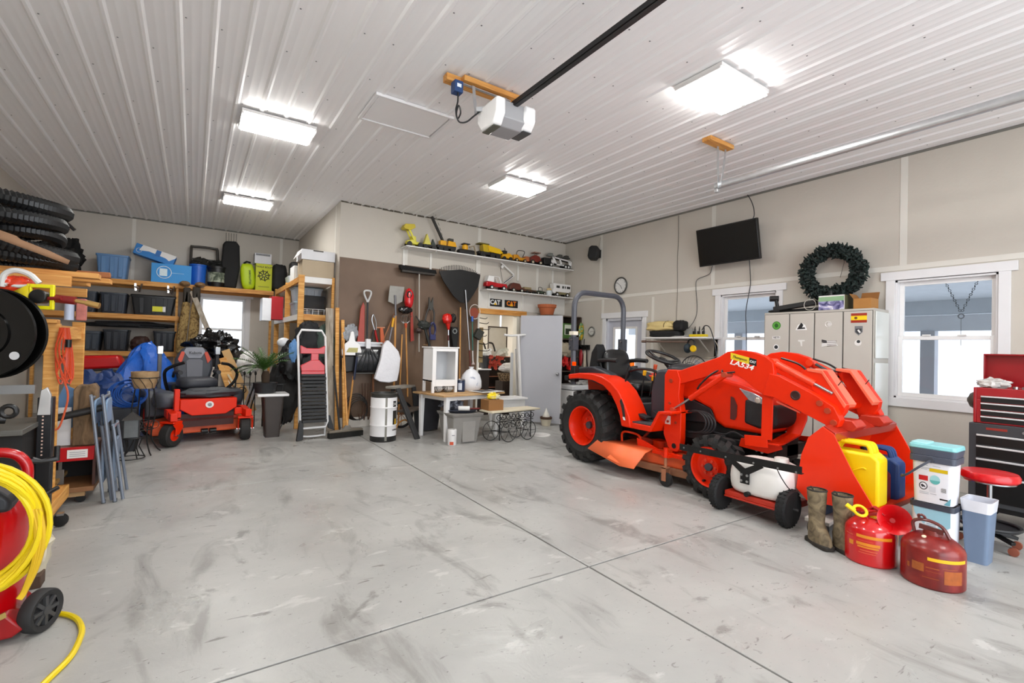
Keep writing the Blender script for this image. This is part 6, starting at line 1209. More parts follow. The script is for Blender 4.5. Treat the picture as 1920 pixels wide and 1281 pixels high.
build('side',M().bb(x0,x0+.018,y0,y1,z+.17,z+.69),WHITEG,t); build('side',M().bb(x1-.018,x1,y0,y1,z+.17,z+.69),WHITEG,t); build('back',M().bb(x0,x1,y1-.01,y1,z+.17,z+.69),mat('#cdcfd2',.4,var=.01),t); build('bottom',M().bb(x0,x1,y0,y1,z+.17,z+.19),WHITEG,t)
build('face_frame',M().bb(x0,x0+.06,y0-.012,y0,z+.10,z+.69).bb(x1-.045,x1,y0-.012,y0,z+.10,z+.69).bb(x0+.06,x1-.045,y0-.012,y0,z+.64,z+.69).bb(x0+.06,x1-.045,y0-.012,y0,z+.10,z+.20),WHITEG,t,bev=.002)
for xx in (x0+.02,x1-.02):
    for yy in (y0+.01,y1-.02): build('leg',M().bb(xx-.02,xx+.02,yy-.02,yy+.02,z,z+.17),WHITEG,t,bev=.002)
for i in range(2): solo('zebra_cloth',['left folded zebra striped cloth under the white cabinet','right folded zebra striped cloth under the white cabinet'][i],'cloth',M().blob((3.20+.17*i,6.85,.755),(.16,.2,.12),.05,2,i),ramp_mat('zebra%d'%i,[(.48,'#141414'),(.5,'#e4e4e4'),(1,'#e9e9e9')],scale=18,rough=.7,dist=3,wave=True))
t=T('paint_can','dark blue paint can on the table beside the white cabinet','can',(3.62,6.85,.69)); build('can',M().lathe([(.075,0),(.078,.01),(.078,.18),(.075,.19)],(3.60,6.86,.69),26),mat('#232f4c',.3),t); build('label',wrap(M(),3.60,6.86,.0785,-PI/2-.9,-PI/2-.1,.72,.83),mat('#c9d2de',.5),t); build('rim',M().torus((3.60,6.86,.88),.075,.006,'z',26,6),STEEL,t)
solo('white_bag','big white printed plastic bag standing on the work table','bag',M().lathe([(.15,0),(.19,.05),(.185,.16),(.15,.26),(.085,.33),(.035,.355),(.045,.39)],(3.90,7.05,.69),24,sy=.8),ramp_mat('printed_bag',[(.62,'#e9e9ec'),(.7,'#9aa0b4'),(.76,'#e9e9ec')],scale=9,rough=.4,dist=.5),smooth=50)
b=M(); b.T=Matrix.Translation((3.98,6.66,.70))@Matrix.Rotation(.25,4,'Z'); b.bb(-.24,.24,-.17,.17,0,.006); solo('white_tray','white tray with a dark recess on the right end of the table','tray',b,WHITE,bev=.002)
b=M(); b.T=Matrix.Translation((3.96,6.68,.708))@Matrix.Rotation(.25,4,'Z'); b.bb(-.17,.15,-.10,.11,0,.004); solo('dark_mat','dark flat mat lying on the white tray','mat',b,mat('#3a3d45',.5))
t=T('storage_tote','grey plastic storage tote under the work table','tote',(3.36,6.3,0)); tt=(3.38,6.42)
build('tote_body',tub(M(),tt,.38,.42,.48,.52,0,.40),mat('#8a8782',.5,var=.03),t); build('tote_rim',tub(M(),tt,.50,.54,.53,.57,.385,.43,open_=False),mat('#7d7a75',.5),t,bev=.006)
build('rib_panel',M().prism([(3.30,.02),(3.30,.39),(3.52,.39),(3.50,.02)],6.17,6.20,'y'),mat('#94918c',.5),t,bev=.006)
solo('tray_lid','dark blue-black tray lying on the grey tote','tray',M().lathe([(.20,0),(.24,.03),(.23,.035)],(3.40,6.4,.432),24,sy=.8),mat('#252a36',.4)); solo('paint_roller','white paint roller lying on the dark tray','roller',M().cyl((3.27,6.27,.505),(3.42,6.20,.505),.033,n=18),mat('#d9d8d4',.6)); solo('brush_handle','red handled brush beside the paint roller','brush',M().bar((3.46,6.28,.49),(3.64,6.28,.485),.03,.02),mat('#6b2320',.4),bev=.004)
solo('black_tool_bag','pile of black and white rags behind the paint roller','rags',M().blob((3.30,6.55,.53),(.34,.24,.20),.2,3,8,flat=.08),ramp_mat('rag_mix',[(.45,'#2a2c33'),(.6,'#6b6f7a'),(.72,'#c3c6cc')],scale=12,rough=.7))
t=T('paint_can','small white paint can with an orange label at the front table leg','can',(3.12,6.17,0)); build('can',M().lathe([(.062,0),(.065,.01),(.065,.215),(.06,.225)],(3.13,6.17,0),24),mat('#d9d7d6',.35),t); build('label',wrap(M(),3.13,6.17,.0657,-PI/2-.95,-PI/2-.1,.01,.055),mat('#c8502c',.5),t); build('print',wrap(M(),3.13,6.17,.0657,-PI/2-.5,-PI/2+.15,.14,.15),mat('#77777a',.5),t); build('handle',M().tube([(3.07,6.15,.20),(3.13,6.10,.235),(3.19,6.15,.20)],.003,5),STEEL,t)
# bench with scroll frame and wheels
t=T('scroll_cart','wrought iron scroll cart with big wire wheels and a pale plank top','cart',(4.15,6.15,0))
b=M(); b.T=Matrix.Translation((4.15,6.22,.45))@Matrix.Rotation(.12,4,'Z'); b.bb(-.48,.50,-.16,.16,-.012,.012); build('plank_top',b,mat('#d8cdb4',.6,var=.03),t,bev=.004)
IR=mat('#151515',.45)
def spiral(cx,cy,cz,r,a0,turn,n=18): return [(cx+r*(1-i/n*.8)*math.cos(a0+turn*2*PI*i/n),cy,cz+r*(1-i/n*.8)*math.sin(a0+turn*2*PI*i/n)) for i in range(n+1)]
for k in range(8): build('scroll',M().tube(spiral(3.84+.095*k,6.05+.012*k,.37,.055,PI*(k%2),1.3 if k%2 else -1.3),.006,5),IR,t)
for k in range(5): build('scroll',M().tube(spiral(3.88+.12*k,6.06+.015*k,.24,.06,PI/2,1.2 if k%2 else -1.2),.006,5),IR,t)
build('top_rail',M().bar((3.76,6.04,.43),(4.56,6.14,.43),.012,.012),IR,t); build('mid_rail',M().bar((3.80,6.05,.30),(4.54,6.14,.30),.01,.01),IR,t)
for (x,y) in ((3.98,5.98),(4.36,6.02),(3.80,6.20),(4.30,6.25)):
    w_=build('wire_wheel',M().torus((x,y,.15),.145,.006,'y',34,5),IR,t)
    for k in range(6): a=k*PI/3; build('spoke',M().cyl((x,y,.15),(x+.14*math.cos(a),y,.15+.14*math.sin(a)),.0035,n=5),IR,w_)
build('axle',M().cyl((3.98,5.98,.15),(3.8,6.2,.15),.007,n=6),IR,t); build('axle',M().cyl((4.36,6.02,.15),(4.3,6.25,.15),.007,n=6),IR,t)
for x,y in ((3.86,6.05),(4.48,6.12)): build('post',M().bar((x,y,.02),(x,y,.44),.012,.012),IR,t)
t=T('cardboard_box','small brown cardboard box holding yellow rags on the scroll cart','box',(3.83,6.2,.462)); build('box',M().bb(3.70,3.96,6.12,6.36,.464,.62),mat('#94673a',.8,var=.04),t,bev=.002)
solo('yellow_rag','yellow and white rags piled in the cardboard box','rags',M().blob((3.85,6.24,.66),(.20,.18,.13),.2,3,6,flat=.035),ramp_mat('rag_yellow',[(.45,'#e3c814'),(.6,'#d9d6c4'),(.75,'#8d7c10')],scale=9,rough=.7))
t=T('white_side_table','white side table behind the scroll cart','table',(4.7,7.15,0)); build('top',M().bb(4.42,5.05,7.0,7.4,.50,.53),WHITEG,t,bev=.004); build('apron',M().bb(4.46,5.01,7.03,7.37,.36,.50),mat('#dcdcda',.4),t)
for x,y in ((4.49,7.06),(4.98,7.06),(4.49,7.34),(4.98,7.34)): build('leg',M().lathe([(.02,0),(.034,.05),(.022,.1),(.036,.2),(.025,.30),(.034,.36)],(x,y,0),14),WHITEG,t)
solo('plastic_disc','round white lid lying on the floor behind the scroll cart','lid',M().cyl((4.78,6.25,0),(4.78,6.25,.012),.17,.165,30),WHITE)
# ================= alcove shelving =================
t=T('alcove_shelving','pine lumber wall shelving with three long shelves across the alcove','shelving',(-.4,11.7,0))
def lshelf(par,x0,x1,y0,y1,z,nb=3):
    build('front_rail',M().bb(x0,x1,y0,y0+.038,z-.09,z),WOODX,par,bev=.003)
    build('back_rail',M().bb(x0,x1,y1-.038,y1,z-.11,z-.02),WOODX,par)
    w_=(y1-y0-.04)/nb
    for k in range(nb): build('shelf_plank',M().bb(x0,x1,y0+.04+w_*k,y0+.04+w_*(k+1)-.004,z-.02,z),WOODX,par)
lshelf(t,-2.34,1.42,11.42,12.0,2.50); lshelf(t,-2.34,-.24,11.42,12.0,1.86); lshelf(t,-2.34,-.26,11.42,12.0,1.16)
for x in (-.28,-2.30): build('post',M().bb(x-.02,x+.02,11.47,11.56,0,2.41),WOOD,t,bev=.003)
build('post',M().bb(1.36,1.40,11.47,11.56,0,2.41),WOOD,t,bev=.003)
for x0,x1 in ((-.93,-.83),(-.43,-.33)): build('clamp',M().bar((x0,11.41,2.44),(x0+.01,11.38,2.30),.03,.015).bar((x1,11.41,2.44),(x1-.03,11.38,2.28),.03,.015).cyl((x0,11.37,2.38),(x0+.06,11.37,2.36),.012,n=8),STEEL,t)
def tote(x0,x1,y0,y1,z,h,c,lab,lid=None,name='storage_tote'):
    t=T(name,lab,'tote',((x0+x1)/2,(y0+y1)/2,z)); c_=((x0+x1)/2,(y0+y1)/2); w_=x1-x0; d=y1-y0
    build('tote_body',tub(M(),c_,w_*.82,d*.82,w_*.96,d*.96,z,z+h*.92),mat(c,.45,var=.04),t)
    build('tote_rim',tub(M(),c_,w_,d,w_,d,z+h*.88,z+h*.95),mat(c,.4,var=.04),t,bev=.004)
    for k in (-1,0,1): build('rib',M().prism([(c_[0]+k*w_*.25-.03,z+.03),(c_[0]+k*w_*.26-.035,z+h*.85),(c_[0]+k*w_*.26+.035,z+h*.85),(c_[0]+k*w_*.25+.03,z+.03)],c_[1]-d*.48-.004,c_[1]-d*.42,'y'),mat(c,.45,var=.04),t,bev=.004)
    if lid: build('lid',tub(M(),c_,w_*1.02,d*1.02,w_*.98,d*.98,z+h*.95,z+h,open_=False),mat(lid,.4),t,bev=.004)
    return t
tote(-1.52,-1.04,11.45,11.9,2.501,.47,'#5d86b4','blue plastic tote at the left of the top alcove shelf')
def box(name,lab,x0,x1,y0,y1,z0,z1,c,rot=None,cat='box',bev=.003,stickers=()):
    t=T(name,lab,cat,((x0+x1)/2,(y0+y1)/2,z0)); b=M()
    if rot: b.T=Matrix.Translation(((x0+x1)/2,(y0+y1)/2,(z0+z1)/2))@Euler(rot).to_matrix().to_4x4(); 
    else: b.T=Matrix.Translation(((x0+x1)/2,(y0+y1)/2,(z0+z1)/2))
    w_,d,h=x1-x0,y1-y0,z1-z0
    b.bb(-w_/2,w_/2,-d/2,d/2,-h/2,h/2); build('carton',b,mat(c,.6,var=.03),t,bev=bev)
    for (a0,a1,b0,b1,cc) in stickers:
        q=M(); q.T=b.T; q.bb(-w_/2+a0*w_,-w_/2+a1*w_,-d/2-.003,-d/2-.001,-h/2+b0*h,-h/2+b1*h); build('print',q,mat(cc,.5,var=0),t)
    return t,b.T
t,_m=box('blue_box','bright blue box with a white ring logo lying on the top alcove shelf',-.70,-.06,11.45,11.85,2.502,2.87,'#3d97dd')
o=M().torus((-.50,11.445,2.70),.115,.007,'y',30,5); build('ring_logo',o,mat('#e9f1f7',.5,var=0),t); build('logo_block',M().bb(-.57,-.45,11.444,11.449,2.63,2.77),mat('#dcecf7',.5,var=.1,scale=60),t); build('logo_line',M().bb(-.38,-.18,11.446,11.449,2.695,2.703),mat('#a9d0ee',.5),t); build('end_panel',M().bb(-.704,-.70,11.5,11.8,2.68,2.86),WHITE,t)
t,_m=box('blue_box','tilted blue and white box leaning on the blue box with the ring logo',-.98,-.33,11.5,11.8,2.93,3.13,'#2f7fc8',(0,.30,0))
q=M(); q.T=_m; q.prism([(-.25,-.02),(-.22,.102),(.325,.102),(.325,.06),(.24,-.03),(.18,.0),(-.1,.02)],-.154,-.150,'y'); build('white_panel',q,WHITE,t); q=M(); q.T=_m; q.bb(-.26,.322,-.152,.152,.1005,.104); build('white_top',q,WHITE,t); q=M(); q.T=_m; q.bb(.0,.08,-.156,-.151,-.02,.10); build('blue_strap',q,mat('#2a6db4',.5),t); q=M(); q.T=_m; q.torus((-.25,-.153,-.02),.04,.004,'y',20,5); build('ring_logo',q,WHITE,t)
t=T('blue_bucket','deep blue bucket on the top alcove shelf','bucket',(.05,11.6,2.5)); build('bucket',M().lathe([(.125,2.501),(.145,2.90),(.155,2.905),(.155,2.93),(.14,2.93),(.12,2.55)],(.05,11.62,0),28),mat('#1d5fc0',.4),t); build('bail',M().tube([(.195,11.6,2.9),(.21,11.5,2.78),(.18,11.45,2.7)],.005,5),STEEL,t)
t=T('camo_bucket','camouflage banded black bucket beside the blue bucket','bucket',(.38,11.6,2.5)); build('bucket',M().lathe([(.15,2.501),(.17,2.60)],(.38,11.62,0),26),BLACK,t); build('camo_band',M().lathe([(.17,2.60),(.175,2.80)],(.38,11.62,0),26),ramp_mat('green_camo',[(.35,'#3c4636'),(.5,'#7b8370'),(.65,'#aab09c'),(.75,'#4c553f')],scale=12,rough=.7,dist=1),t); build('bucket_top',M().lathe([(.177,2.80),(.18,2.88),(.19,2.885),(.19,2.92),(.15,2.90)],(.38,11.62,0),26),BLACK,t)
solo('folding_seat_frame','dark brown metal seat frame standing behind the buckets','chair frame',M().tube([(-.07,11.85,2.51),(-.08,11.85,3.25),(-.03,11.85,3.33),(.32,11.85,3.33),(.38,11.85,3.25),(.40,11.85,2.51)],.026,8).bar((-.07,11.85,3.08),(.38,11.85,3.08),.03,.03).bar((-.07,11.85,3.0),(.38,11.85,3.0),.02,.02),mat('#37322b',.5))
solo('hunting_gear','jumble of dark hunting gear in the blue bucket','gear',M().blob((.08,11.62,2.98),(.26,.2,.2),.3,4,2,flat=.045),mat('#24241f',.8,var=.3)); solo('hunting_gear','jumble of black gear on top of the camouflage bucket','gear',M().blob((.38,11.62,2.97),(.34,.22,.16),.35,4,7,flat=.045),mat('#191a17',.8,var=.3))
t=T('quiver_bag','tall black bag with grey rods poking out of its top','bag',(.6,11.6,2.5)); build('bag',M().prism([(.50,2.502),(.44,2.95),(.46,3.40),(.50,3.47),(.70,3.49),(.76,3.40),(.78,2.95),(.72,2.502)],11.5,11.72,'y'),mat('#0f0f10',.8),t,bev=.03)
for k in range(5): build('rod',M().cyl((.52+.045*k,11.6+.02*(k%2),3.4),(.515+.046*k,11.6,3.66),.008,n=6),mat('#8a857c',.5),t)
t=T('lime_bag','lime green stuff sack with vertical dark lettering','bag',(.9,11.55,2.5)); b=M(); b.T=Matrix.Translation((.93,11.58,2.78))@Euler((0,-.10,0)).to_matrix().to_4x4(); b.blob((0,0,0),(.27,.24,.56),.02,2,1,sq=.6); build('sack',b,mat('#b9d312',.5,var=.03),t); lettering('Hurricane',.075,mat('#2c4a12',.5,var=0),t,world_of(t).inverted()@Vector((.96,11.447,2.76)),(PI/2,-PI/2-.1,0)); build('dark_tuft',M().tube([(.85,11.55,3.05),(.9,11.52,3.09),(.97,11.5,3.07)],.02,6),BLACK,t)
t,_m=box('yellow_box','tall yellow box printed with a black radial star',1.07,1.38,11.45,11.75,2.502,3.07,'#c3c922')
build('star_disc',M().torus((1.225,11.446,2.82),.095,.008,'y',26,5),mat('#2a2c10',.5,var=0),t)
for k in range(8): a=k*PI/4+.2; build('star_ray',M().bar((1.225+.02*math.cos(a),11.446,2.82+.02*math.sin(a)),(1.225+.125*math.cos(a),11.446,2.82+.125*math.sin(a)),.02,.003,(0,1,0)),mat('#2a2c10',.5,var=0),t)
lettering('"WALK BOLD"',.048,mat('#3a3c14',.5,var=0),t,world_of(t).inverted()@Vector((1.225,11.447,3.0)),FY,bold=.001); build('small_print',M().bb(1.12,1.33,11.446,11.449,2.575,2.585),mat('#6b6d20',.5),t)
t,_m=box('white_carton','white and grey carton standing on the yellow box',1.04,1.36,11.45,11.75,3.072,3.29,'#d5d6da'); build('dark_print',M().bb(1.06,1.33,11.446,11.449,3.24,3.28),mat('#77787c',.5,var=.3,scale=40),t)
solo('black_luggage','black soft case squeezed at the right end of the top alcove shelf','case',M().blob((1.53,11.55,2.80),(.30,.36,.60),.05,2,3,sq=.55,flat=.297),mat('#131314',.7))
solo('netting_bundle','bundle of black netting hanging at the left wall above the totes','netting',M().blob((-1.88,11.6,2.82),(.34,.30,.60),.25,4,5,flat=.315),mat('#101010',.9,var=.3))
# mid shelf
tote(-1.86,-1.47,11.44,11.9,1.861,.40,'#2c333d','dark grey tote, leftmost on the middle alcove shelf'); tote(-1.44,-1.04,11.44,11.9,1.861,.40,'#2e3540','second dark grey tote on the middle alcove shelf')
t=tote(-1.0,-.29,11.44,11.9,1.861,.38,'#15171a','wide black tote with a yellow label on the middle alcove shelf','#101113'); build('yellow_label',M().bb(-.66,-.50,11.425,11.432,1.93,2.03),mat('#dcd92c',.5),t); build('label_edge',M().bb(-.50,-.455,11.425,11.432,1.93,2.03),WHITE,t)
tote(-1.75,-1.40,11.44,11.9,1.161,.36,'#343c46','grey lidded tote at the left of the lowest alcove shelf','#4b545e'); tote(-1.38,-1.0,11.44,11.9,1.161,.42,'#1f242c','tall dark tote, second on the lowest alcove shelf'); tote(-.64,-.27,11.44,11.9,1.161,.42,'#1d2229','tall dark tote at the right of the lowest alcove shelf')
solo('garment_pile','flat black garment laid over the totes of the lowest alcove shelf','clothing',M().blob((-1.0,11.66,1.655),(1.4,.3,.13),.15,3,4,flat=.045),mat('#232427',.9,var=.2))
solo('brown_bag','brown and black bag between the totes on the lowest alcove shelf','bag',M().blob((-.82,11.6,1.30),(.32,.3,.3),.15,3,9,flat=.138),mat('#3a221c',.7,var=.3))
# camouflage waders hanging from the top shelf
t=T('camo_waders','brown camouflage waders hanging from the top alcove shelf','waders',(-.1,11.3,1.16)); WAD=ramp_mat('reed_camouflage',[(.3,'#3a2c18'),(.45,'#7d6236'),(.58,'#a68b55'),(.7,'#4c3a20')],scale=7,rough=.8,dist=2.5,stretch=(1.5,1.5,.8))
build('leg',M().prism([(-.16,2.38),(-.20,2.0),(-.27,1.4),(-.27,1.14),(-.12,1.14),(-.09,1.6),(-.06,2.0),(-.07,2.36)],11.22,11.36,'y'),WAD,t,bev=.04,seg=3); build('leg',M().prism([(.01,2.36),(-.05,2.0),(-.08,1.5),(-.10,1.16),(.06,1.14),(.10,1.6),(.10,2.0),(.08,2.38)],11.18,11.32,'y'),WAD,t,bev=.04,seg=3); build('boot',M().blob((-.16,11.35,2.50),(.18,.24,.11),.05),mat('#8b6a44',.6),t); build('boot',M().blob((.09,11.33,2.50),(.18,.24,.11),.05,3,4),mat('#8b6a44',.6),t); build('dark_cuff',M().bb(-.18,-.06,11.22,11.36,2.12,2.42).bb(-.03,.10,11.18,11.34,2.14,2.44),mat('#2d261c',.7),t,bev=.02)
solo('leaning_board','pale two by four leaning diagonally across the alcove window','board',M().bar((-.04,11.25,2.36),(.50,10.7,.9),.09,.038,(0,1,0)),OLDWOOD,bev=.003)
solo('brown_offcut','brown wood offcut resting on the ends of the planks at the left','offcut',M().bar((-1.4,5.45,1.925),(-.62,5.5,1.95),.10,.05),mat('#9a5c2c',.6),bev=.008)
# right hand shelf unit along the alcove side wall
t=T('side_shelving','pine and white shelf unit against the alcove side wall','shelving',(1.7,9.8,0))
for x,y in ((1.41,8.42),(1.93,8.42),(1.41,9.75),(1.41,11.1)): build('post',M().bb(x-.0,x+.045 if x>1.5 else x+.09,y,y+.04,0,2.52),WOOD,t,bev=.003)
build('shelf_board',M().bb(1.46,1.97,8.46,11.4,2.40,2.42),WHITE,t); build('shelf_board',M().bb(1.46,1.97,8.46,11.4,1.84,1.86),WOODY,t)
build('end_rail',M().bb(1.50,1.93,8.42,8.46,2.40,2.50),WHITE,t,bev=.003); build('end_rail',M().bb(1.50,1.93,8.42,8.46,1.78,1.88),WOODX,t,bev=.003)
build('side_rail',M().bb(1.41,1.45,8.46,11.1,2.40,2.49),WOODY,t,bev=.003); build('side_rail',M().bb(1.405,1.44,8.46,11.1,1.78,1.87),mat('#e6e2da',.5,var=.03),t,bev=.003)
box('tan_carton','open tan cardboard box on top of the side shelf unit',1.46,1.96,8.44,8.86,2.503,2.78,'#b5a388')
t,_m=box('white_carton','wide white carton on the tan box at the top of the side shelf unit',1.44,1.97,8.43,8.88,2.783,2.95,'#e3e3e6'); build('open_flap',M().box((1.40,8.6,2.86),(.10,.4,.006),(0,-1.1,0)),WHITE,t); build('dark_slot',M().bb(1.62,1.78,8.426,8.43,2.93,2.947),mat('#3a352f',.7),t)
box('white_carton','small white carton left of the tan box on the side shelf unit',1.44,1.74,9.1,9.5,2.50,2.76,'#e6e6e4'); solo('clear_bin','clear plastic bin behind the small white carton','bin',tub(M(),(1.62,10.0),.26,.4,.32,.46,2.422,2.66),mat('#bfc6cc',.25))
solo('black_suitcase','black case standing behind the cartons of the side shelf unit','case',M().bb(1.60,1.95,10.5,10.8,2.422,3.05),mat('#1a1a1c',.6),bev=.05)
tote(1.44,1.92,9.0,9.5,1.861,.26,'#9aa4ad','lower of two clear grey totes on the side shelf unit','#7d929c'); tote(1.44,1.92,9.0,9.5,2.122,.26,'#a4adb6','upper of two clear grey totes on the side shelf unit','#87a0aa')
t=T('wire_basket','flat white wire basket in front on the middle side shelf','basket',(1.7,8.7,1.86))
for z in (1.87,1.97): build('wire_ring',M().tube([(1.47,8.48,z),(1.92,8.48,z),(1.92,8.92,z),(1.47,8.92,z)],.005,5,True),mat('#cfcfcf',.3,metal=.4),t)
for k in range(6): build('wire',M().tube([(1.47+.09*k,8.48,1.97),(1.47+.09*k,8.48,1.87),(1.47+.09*k,8.92,1.87)],.0035,5),mat('#cfcfcf',.3,metal=.4),t)
box('black_box','black lidded box behind the wire basket on the side shelf',1.56,1.94,8.95,8.99,1.97,2.24,'#1c1d1f'); 
t,_m=box('red_cabinet','red steel box with a white edge hanging left of the side shelf unit',1.20,1.40,9.9,10.3,1.83,2.26,'#b3111c'); build('white_edge',M().bb(1.05,1.20,9.9,10.28,1.80,2.22),mat('#dfe0e2',.4,metal=.2),t,bev=.003)
# bags and jackets hung behind the step ladder
for i,(c,d,col,lab) in enumerate((((1.55,8.25,1.42),(.42,.26,.66),'#17171a','black bag hanging at the left behind the step ladder'),((1.30,8.2,1.12),(.34,.24,.60),'#121214','crumpled black plastic bag beside the palm'),((1.78,8.22,1.40),(.34,.2,.64),'#33423a','dark green jacket hanging behind the step ladder'),((1.62,8.18,.95),(.5,.22,.5),'#1a1b1d','black bundle low behind the step ladder'),((1.22,8.4,.6),(.46,.34,1.0),'#1c1a19','dark tall sack between the bin and step ladder'))):
    solo('hanging_bag',lab,'bag',M().blob(c,d,.12,3,i+1,flat=(c[2]-.005 if c[2]-d[2]*.56<0 else None)),mat(col,.35 if i in(1,) else .75,var=.3,scale=9))
solo('white_helmet','white helmet hanging on the front post of the side shelf unit','helmet',M().sph((1.20,8.30,1.40),.10,sc3=(1,.8,.8)),mat('#dcdde0',.3)); solo('blue_cloth','pale blue cloth hanging between the dark bags','cloth',M().blob((1.30,8.05,1.28),(.12,.06,.34),.15,3,3),mat('#5f8fc4',.6,var=.2))
# step ladder
t=T('step_ladder','white tube step ladder folded flat with black treads and a red tray','ladder',(1.45,7.4,0))
def lx(z,s): return (1.325 if s<0 else 1.70)-.075*(z/1.6)
FR=mat('#e4e4e4',.3,var=.01)
build('front_frame',M().tube([(lx(.22,-1)+.03,7.36,.18),(lx(.3,-1),7.36,.26),(lx(1.5,-1),7.42,1.50),(lx(1.58,-1)+.05,7.42,1.59),(lx(1.58,1)-.05,7.42,1.59),(lx(1.5,1),7.42,1.50),(lx(.3,1),7.36,.26),(lx(.22,1)-.03,7.36,.18)],.017,8,True),FR,t)
build('rear_frame',M().tube([(lx(.6,-1)+.0,7.48,.9),(lx(.1,-1)+.01,7.5,.12),(lx(.03,-1)+.05,7.5,.04),(lx(.03,1)-.05,7.5,.04),(lx(.1,1)-.01,7.5,.12),(lx(.6,1),7.48,.9)],.014,8),FR,t)
for k in range(14):
    z=.26+.051*k; a,b_=lx(z,-1)+.02,lx(z,1)-.02; build('tread_rib',M().bb(a,b_,7.33 if k%4 else 7.30,7.40,z,z+.040),mat('#131313',.5),t,bev=.005)
RP=mat('#c00d16',.3,coat=.3)
build('tray',M().prism([(lx(1.1,-1)+.03,1.0),(lx(1.1,-1)+.02,1.08),(1.44,1.16),(1.54,1.16),(lx(1.1,1)-.03,1.08),(lx(1.1,1)-.03,1.0)],7.34,7.40,'y'),RP,t,bev=.006)
build('tray_upper',M().prism([(lx(1.3,-1)+.02,1.25),(lx(1.3,-1)+.02,1.37),(lx(1.3,-1)+.10,1.33),(lx(1.3,1)-.10,1.33),(lx(1.3,1)-.02,1.37),(lx(1.3,1)-.03,1.25)],7.34,7.40,'y'),RP,t,bev=.006); build('tray_link',M().bb(1.43,1.53,7.345,7.39,1.14,1.26),RP,t,bev=.004); build('tray_rail',M().bb(lx(1.1,-1)+.03,lx(1.1,1)-.03,7.33,7.37,.95,1.0),RP,t,bev=.004)
build('foot',M().prism([(lx(0,-1)-.06,0),(lx(.1,-1)-.02,.30),(lx(.1,-1)+.03,.28),(lx(0,-1)+.03,.02)],7.33,7.39,'y'),BLACK,t,bev=.004); build('foot',M().prism([(lx(0,1)-.0,.16),(lx(.1,1)-.02,.36),(lx(.1,1)+.03,.34),(lx(0,1)+.09,.12)],7.36,7.42,'y'),BLACK,t,bev=.004)
# bin with sago palm
t=T('brown_bin','tall dark brown bin with a white rimmed lid under the palm','bin',(1.02,7.92,0)); build('bin_body',tub(M(),(1.02,7.94),.19,.24,.28,.34,0,.60),mat('#3f3733',.5),t); build('lid',M().bb(.80,1.22,7.74,8.12,.605,.645),WHITEG,t,bev=.01)
t=T('sago_palm','potted sago palm with stiff dark green fronds on the brown bin','plant',(.92,8.0,.647)); build('pot',M().lathe([(.13,.65),(.17,.80),(.16,.80)],(.92,7.96,0),20),mat('#1f2022',.6),t); build('trunk',M().lathe([(.05,.78),(.06,.9),(.04,.97)],(.92,7.96,0),12),mat('#3a2c1e',.9),t)
rnd=random.Random(5); LEAF=mat('#355a1a',.45,var=.25,scale=6)
for k in range(21):
    a=k*2*PI/21+rnd.uniform(-.2,.2); el=rnd.uniform(.25,1.0); Lf=rnd.uniform(.46,.60); b=M(); pts=[]
    for i in range(9):
        u=i/8; r_=Lf*u*math.cos(el); z=.95+Lf*u*math.sin(el)-.22*u*u*(1.2-el*.6)
        pts.append(Vector((.90+r_*math.cos(a),7.96+r_*math.sin(a)*.8,z+.04)))
    b.tube(pts,.005,4); sd=Vector((-math.sin(a),math.cos(a),0))
    for i in range(2,9):
        for s_ in (-1,1):
            for h_ in (0,.5):
                p=pts[i-1].lerp(pts[i],h_); d=(pts[i]-pts[i-1]).normalized(); q=p+sd*s_*.105*(1.15-i/9)*1.2+d*.05+Vector((0,0,.02)); b.add([p-d*.009,p+d*.009,q],[(0,1,2)])
    build('frond',b,LEAF,t,smooth=0)
t=T('scroll_table','thin dark iron plant table around the palm pot','stand',(.95,8.15,0)); build('top_rail',M().bb(.62,1.24,8.22,8.235,.74,.755),IR,t)
for x in (.66,1.2): build('leg',M().tube([(x,8.22,.75),(x-.03,8.2,.4),(x+.03,8.25,.2),(x-.04,8.25,0)],.008,6),IR,t)
t=T('iron_headboard','black wrought iron scroll headboard behind the palm at the left','headboard',(.75,9.0,0)); build('frame',M().tube([(.60,8.9,0),(.60,8.9,.85),(.66,8.9,.98),(.80,8.9,1.02),(.94,8.9,.98),(1.0,8.9,.85),(1.0,8.9,0)],.012,7).bar((.6,8.9,.72),(1.0,8.9,.72),.012,.012),IR,t)
for x in (.72,.80,.88): build('spindle',M().cyl((x,8.9,0),(x,8.9,.92),.007,n=6).sph((x,8.9,.88),.022,8,6,(.8,.8,1.6)),IR,t)
for s_ in (-1,1): build('scroll',M().tube(spiral(.80+.1*s_,8.9,.60,.07,0 if s_>0 else PI,1.3*s_),.007,5),IR,t)
t=T('folded_walker','grey and black folded metal frame between the mower and the bin','frame',(.75,8.2,0))
for k in range(4): build('tube',M().tube([(.84-.02*k,8.1+.04*k,.78),(.76-.025*k,8.1+.05*k,.45),(.70-.02*k,8.15+.05*k,.02)],.011,6),mat('#a5a7ac' if k%2 else '#232324',.3,metal=.5),t)
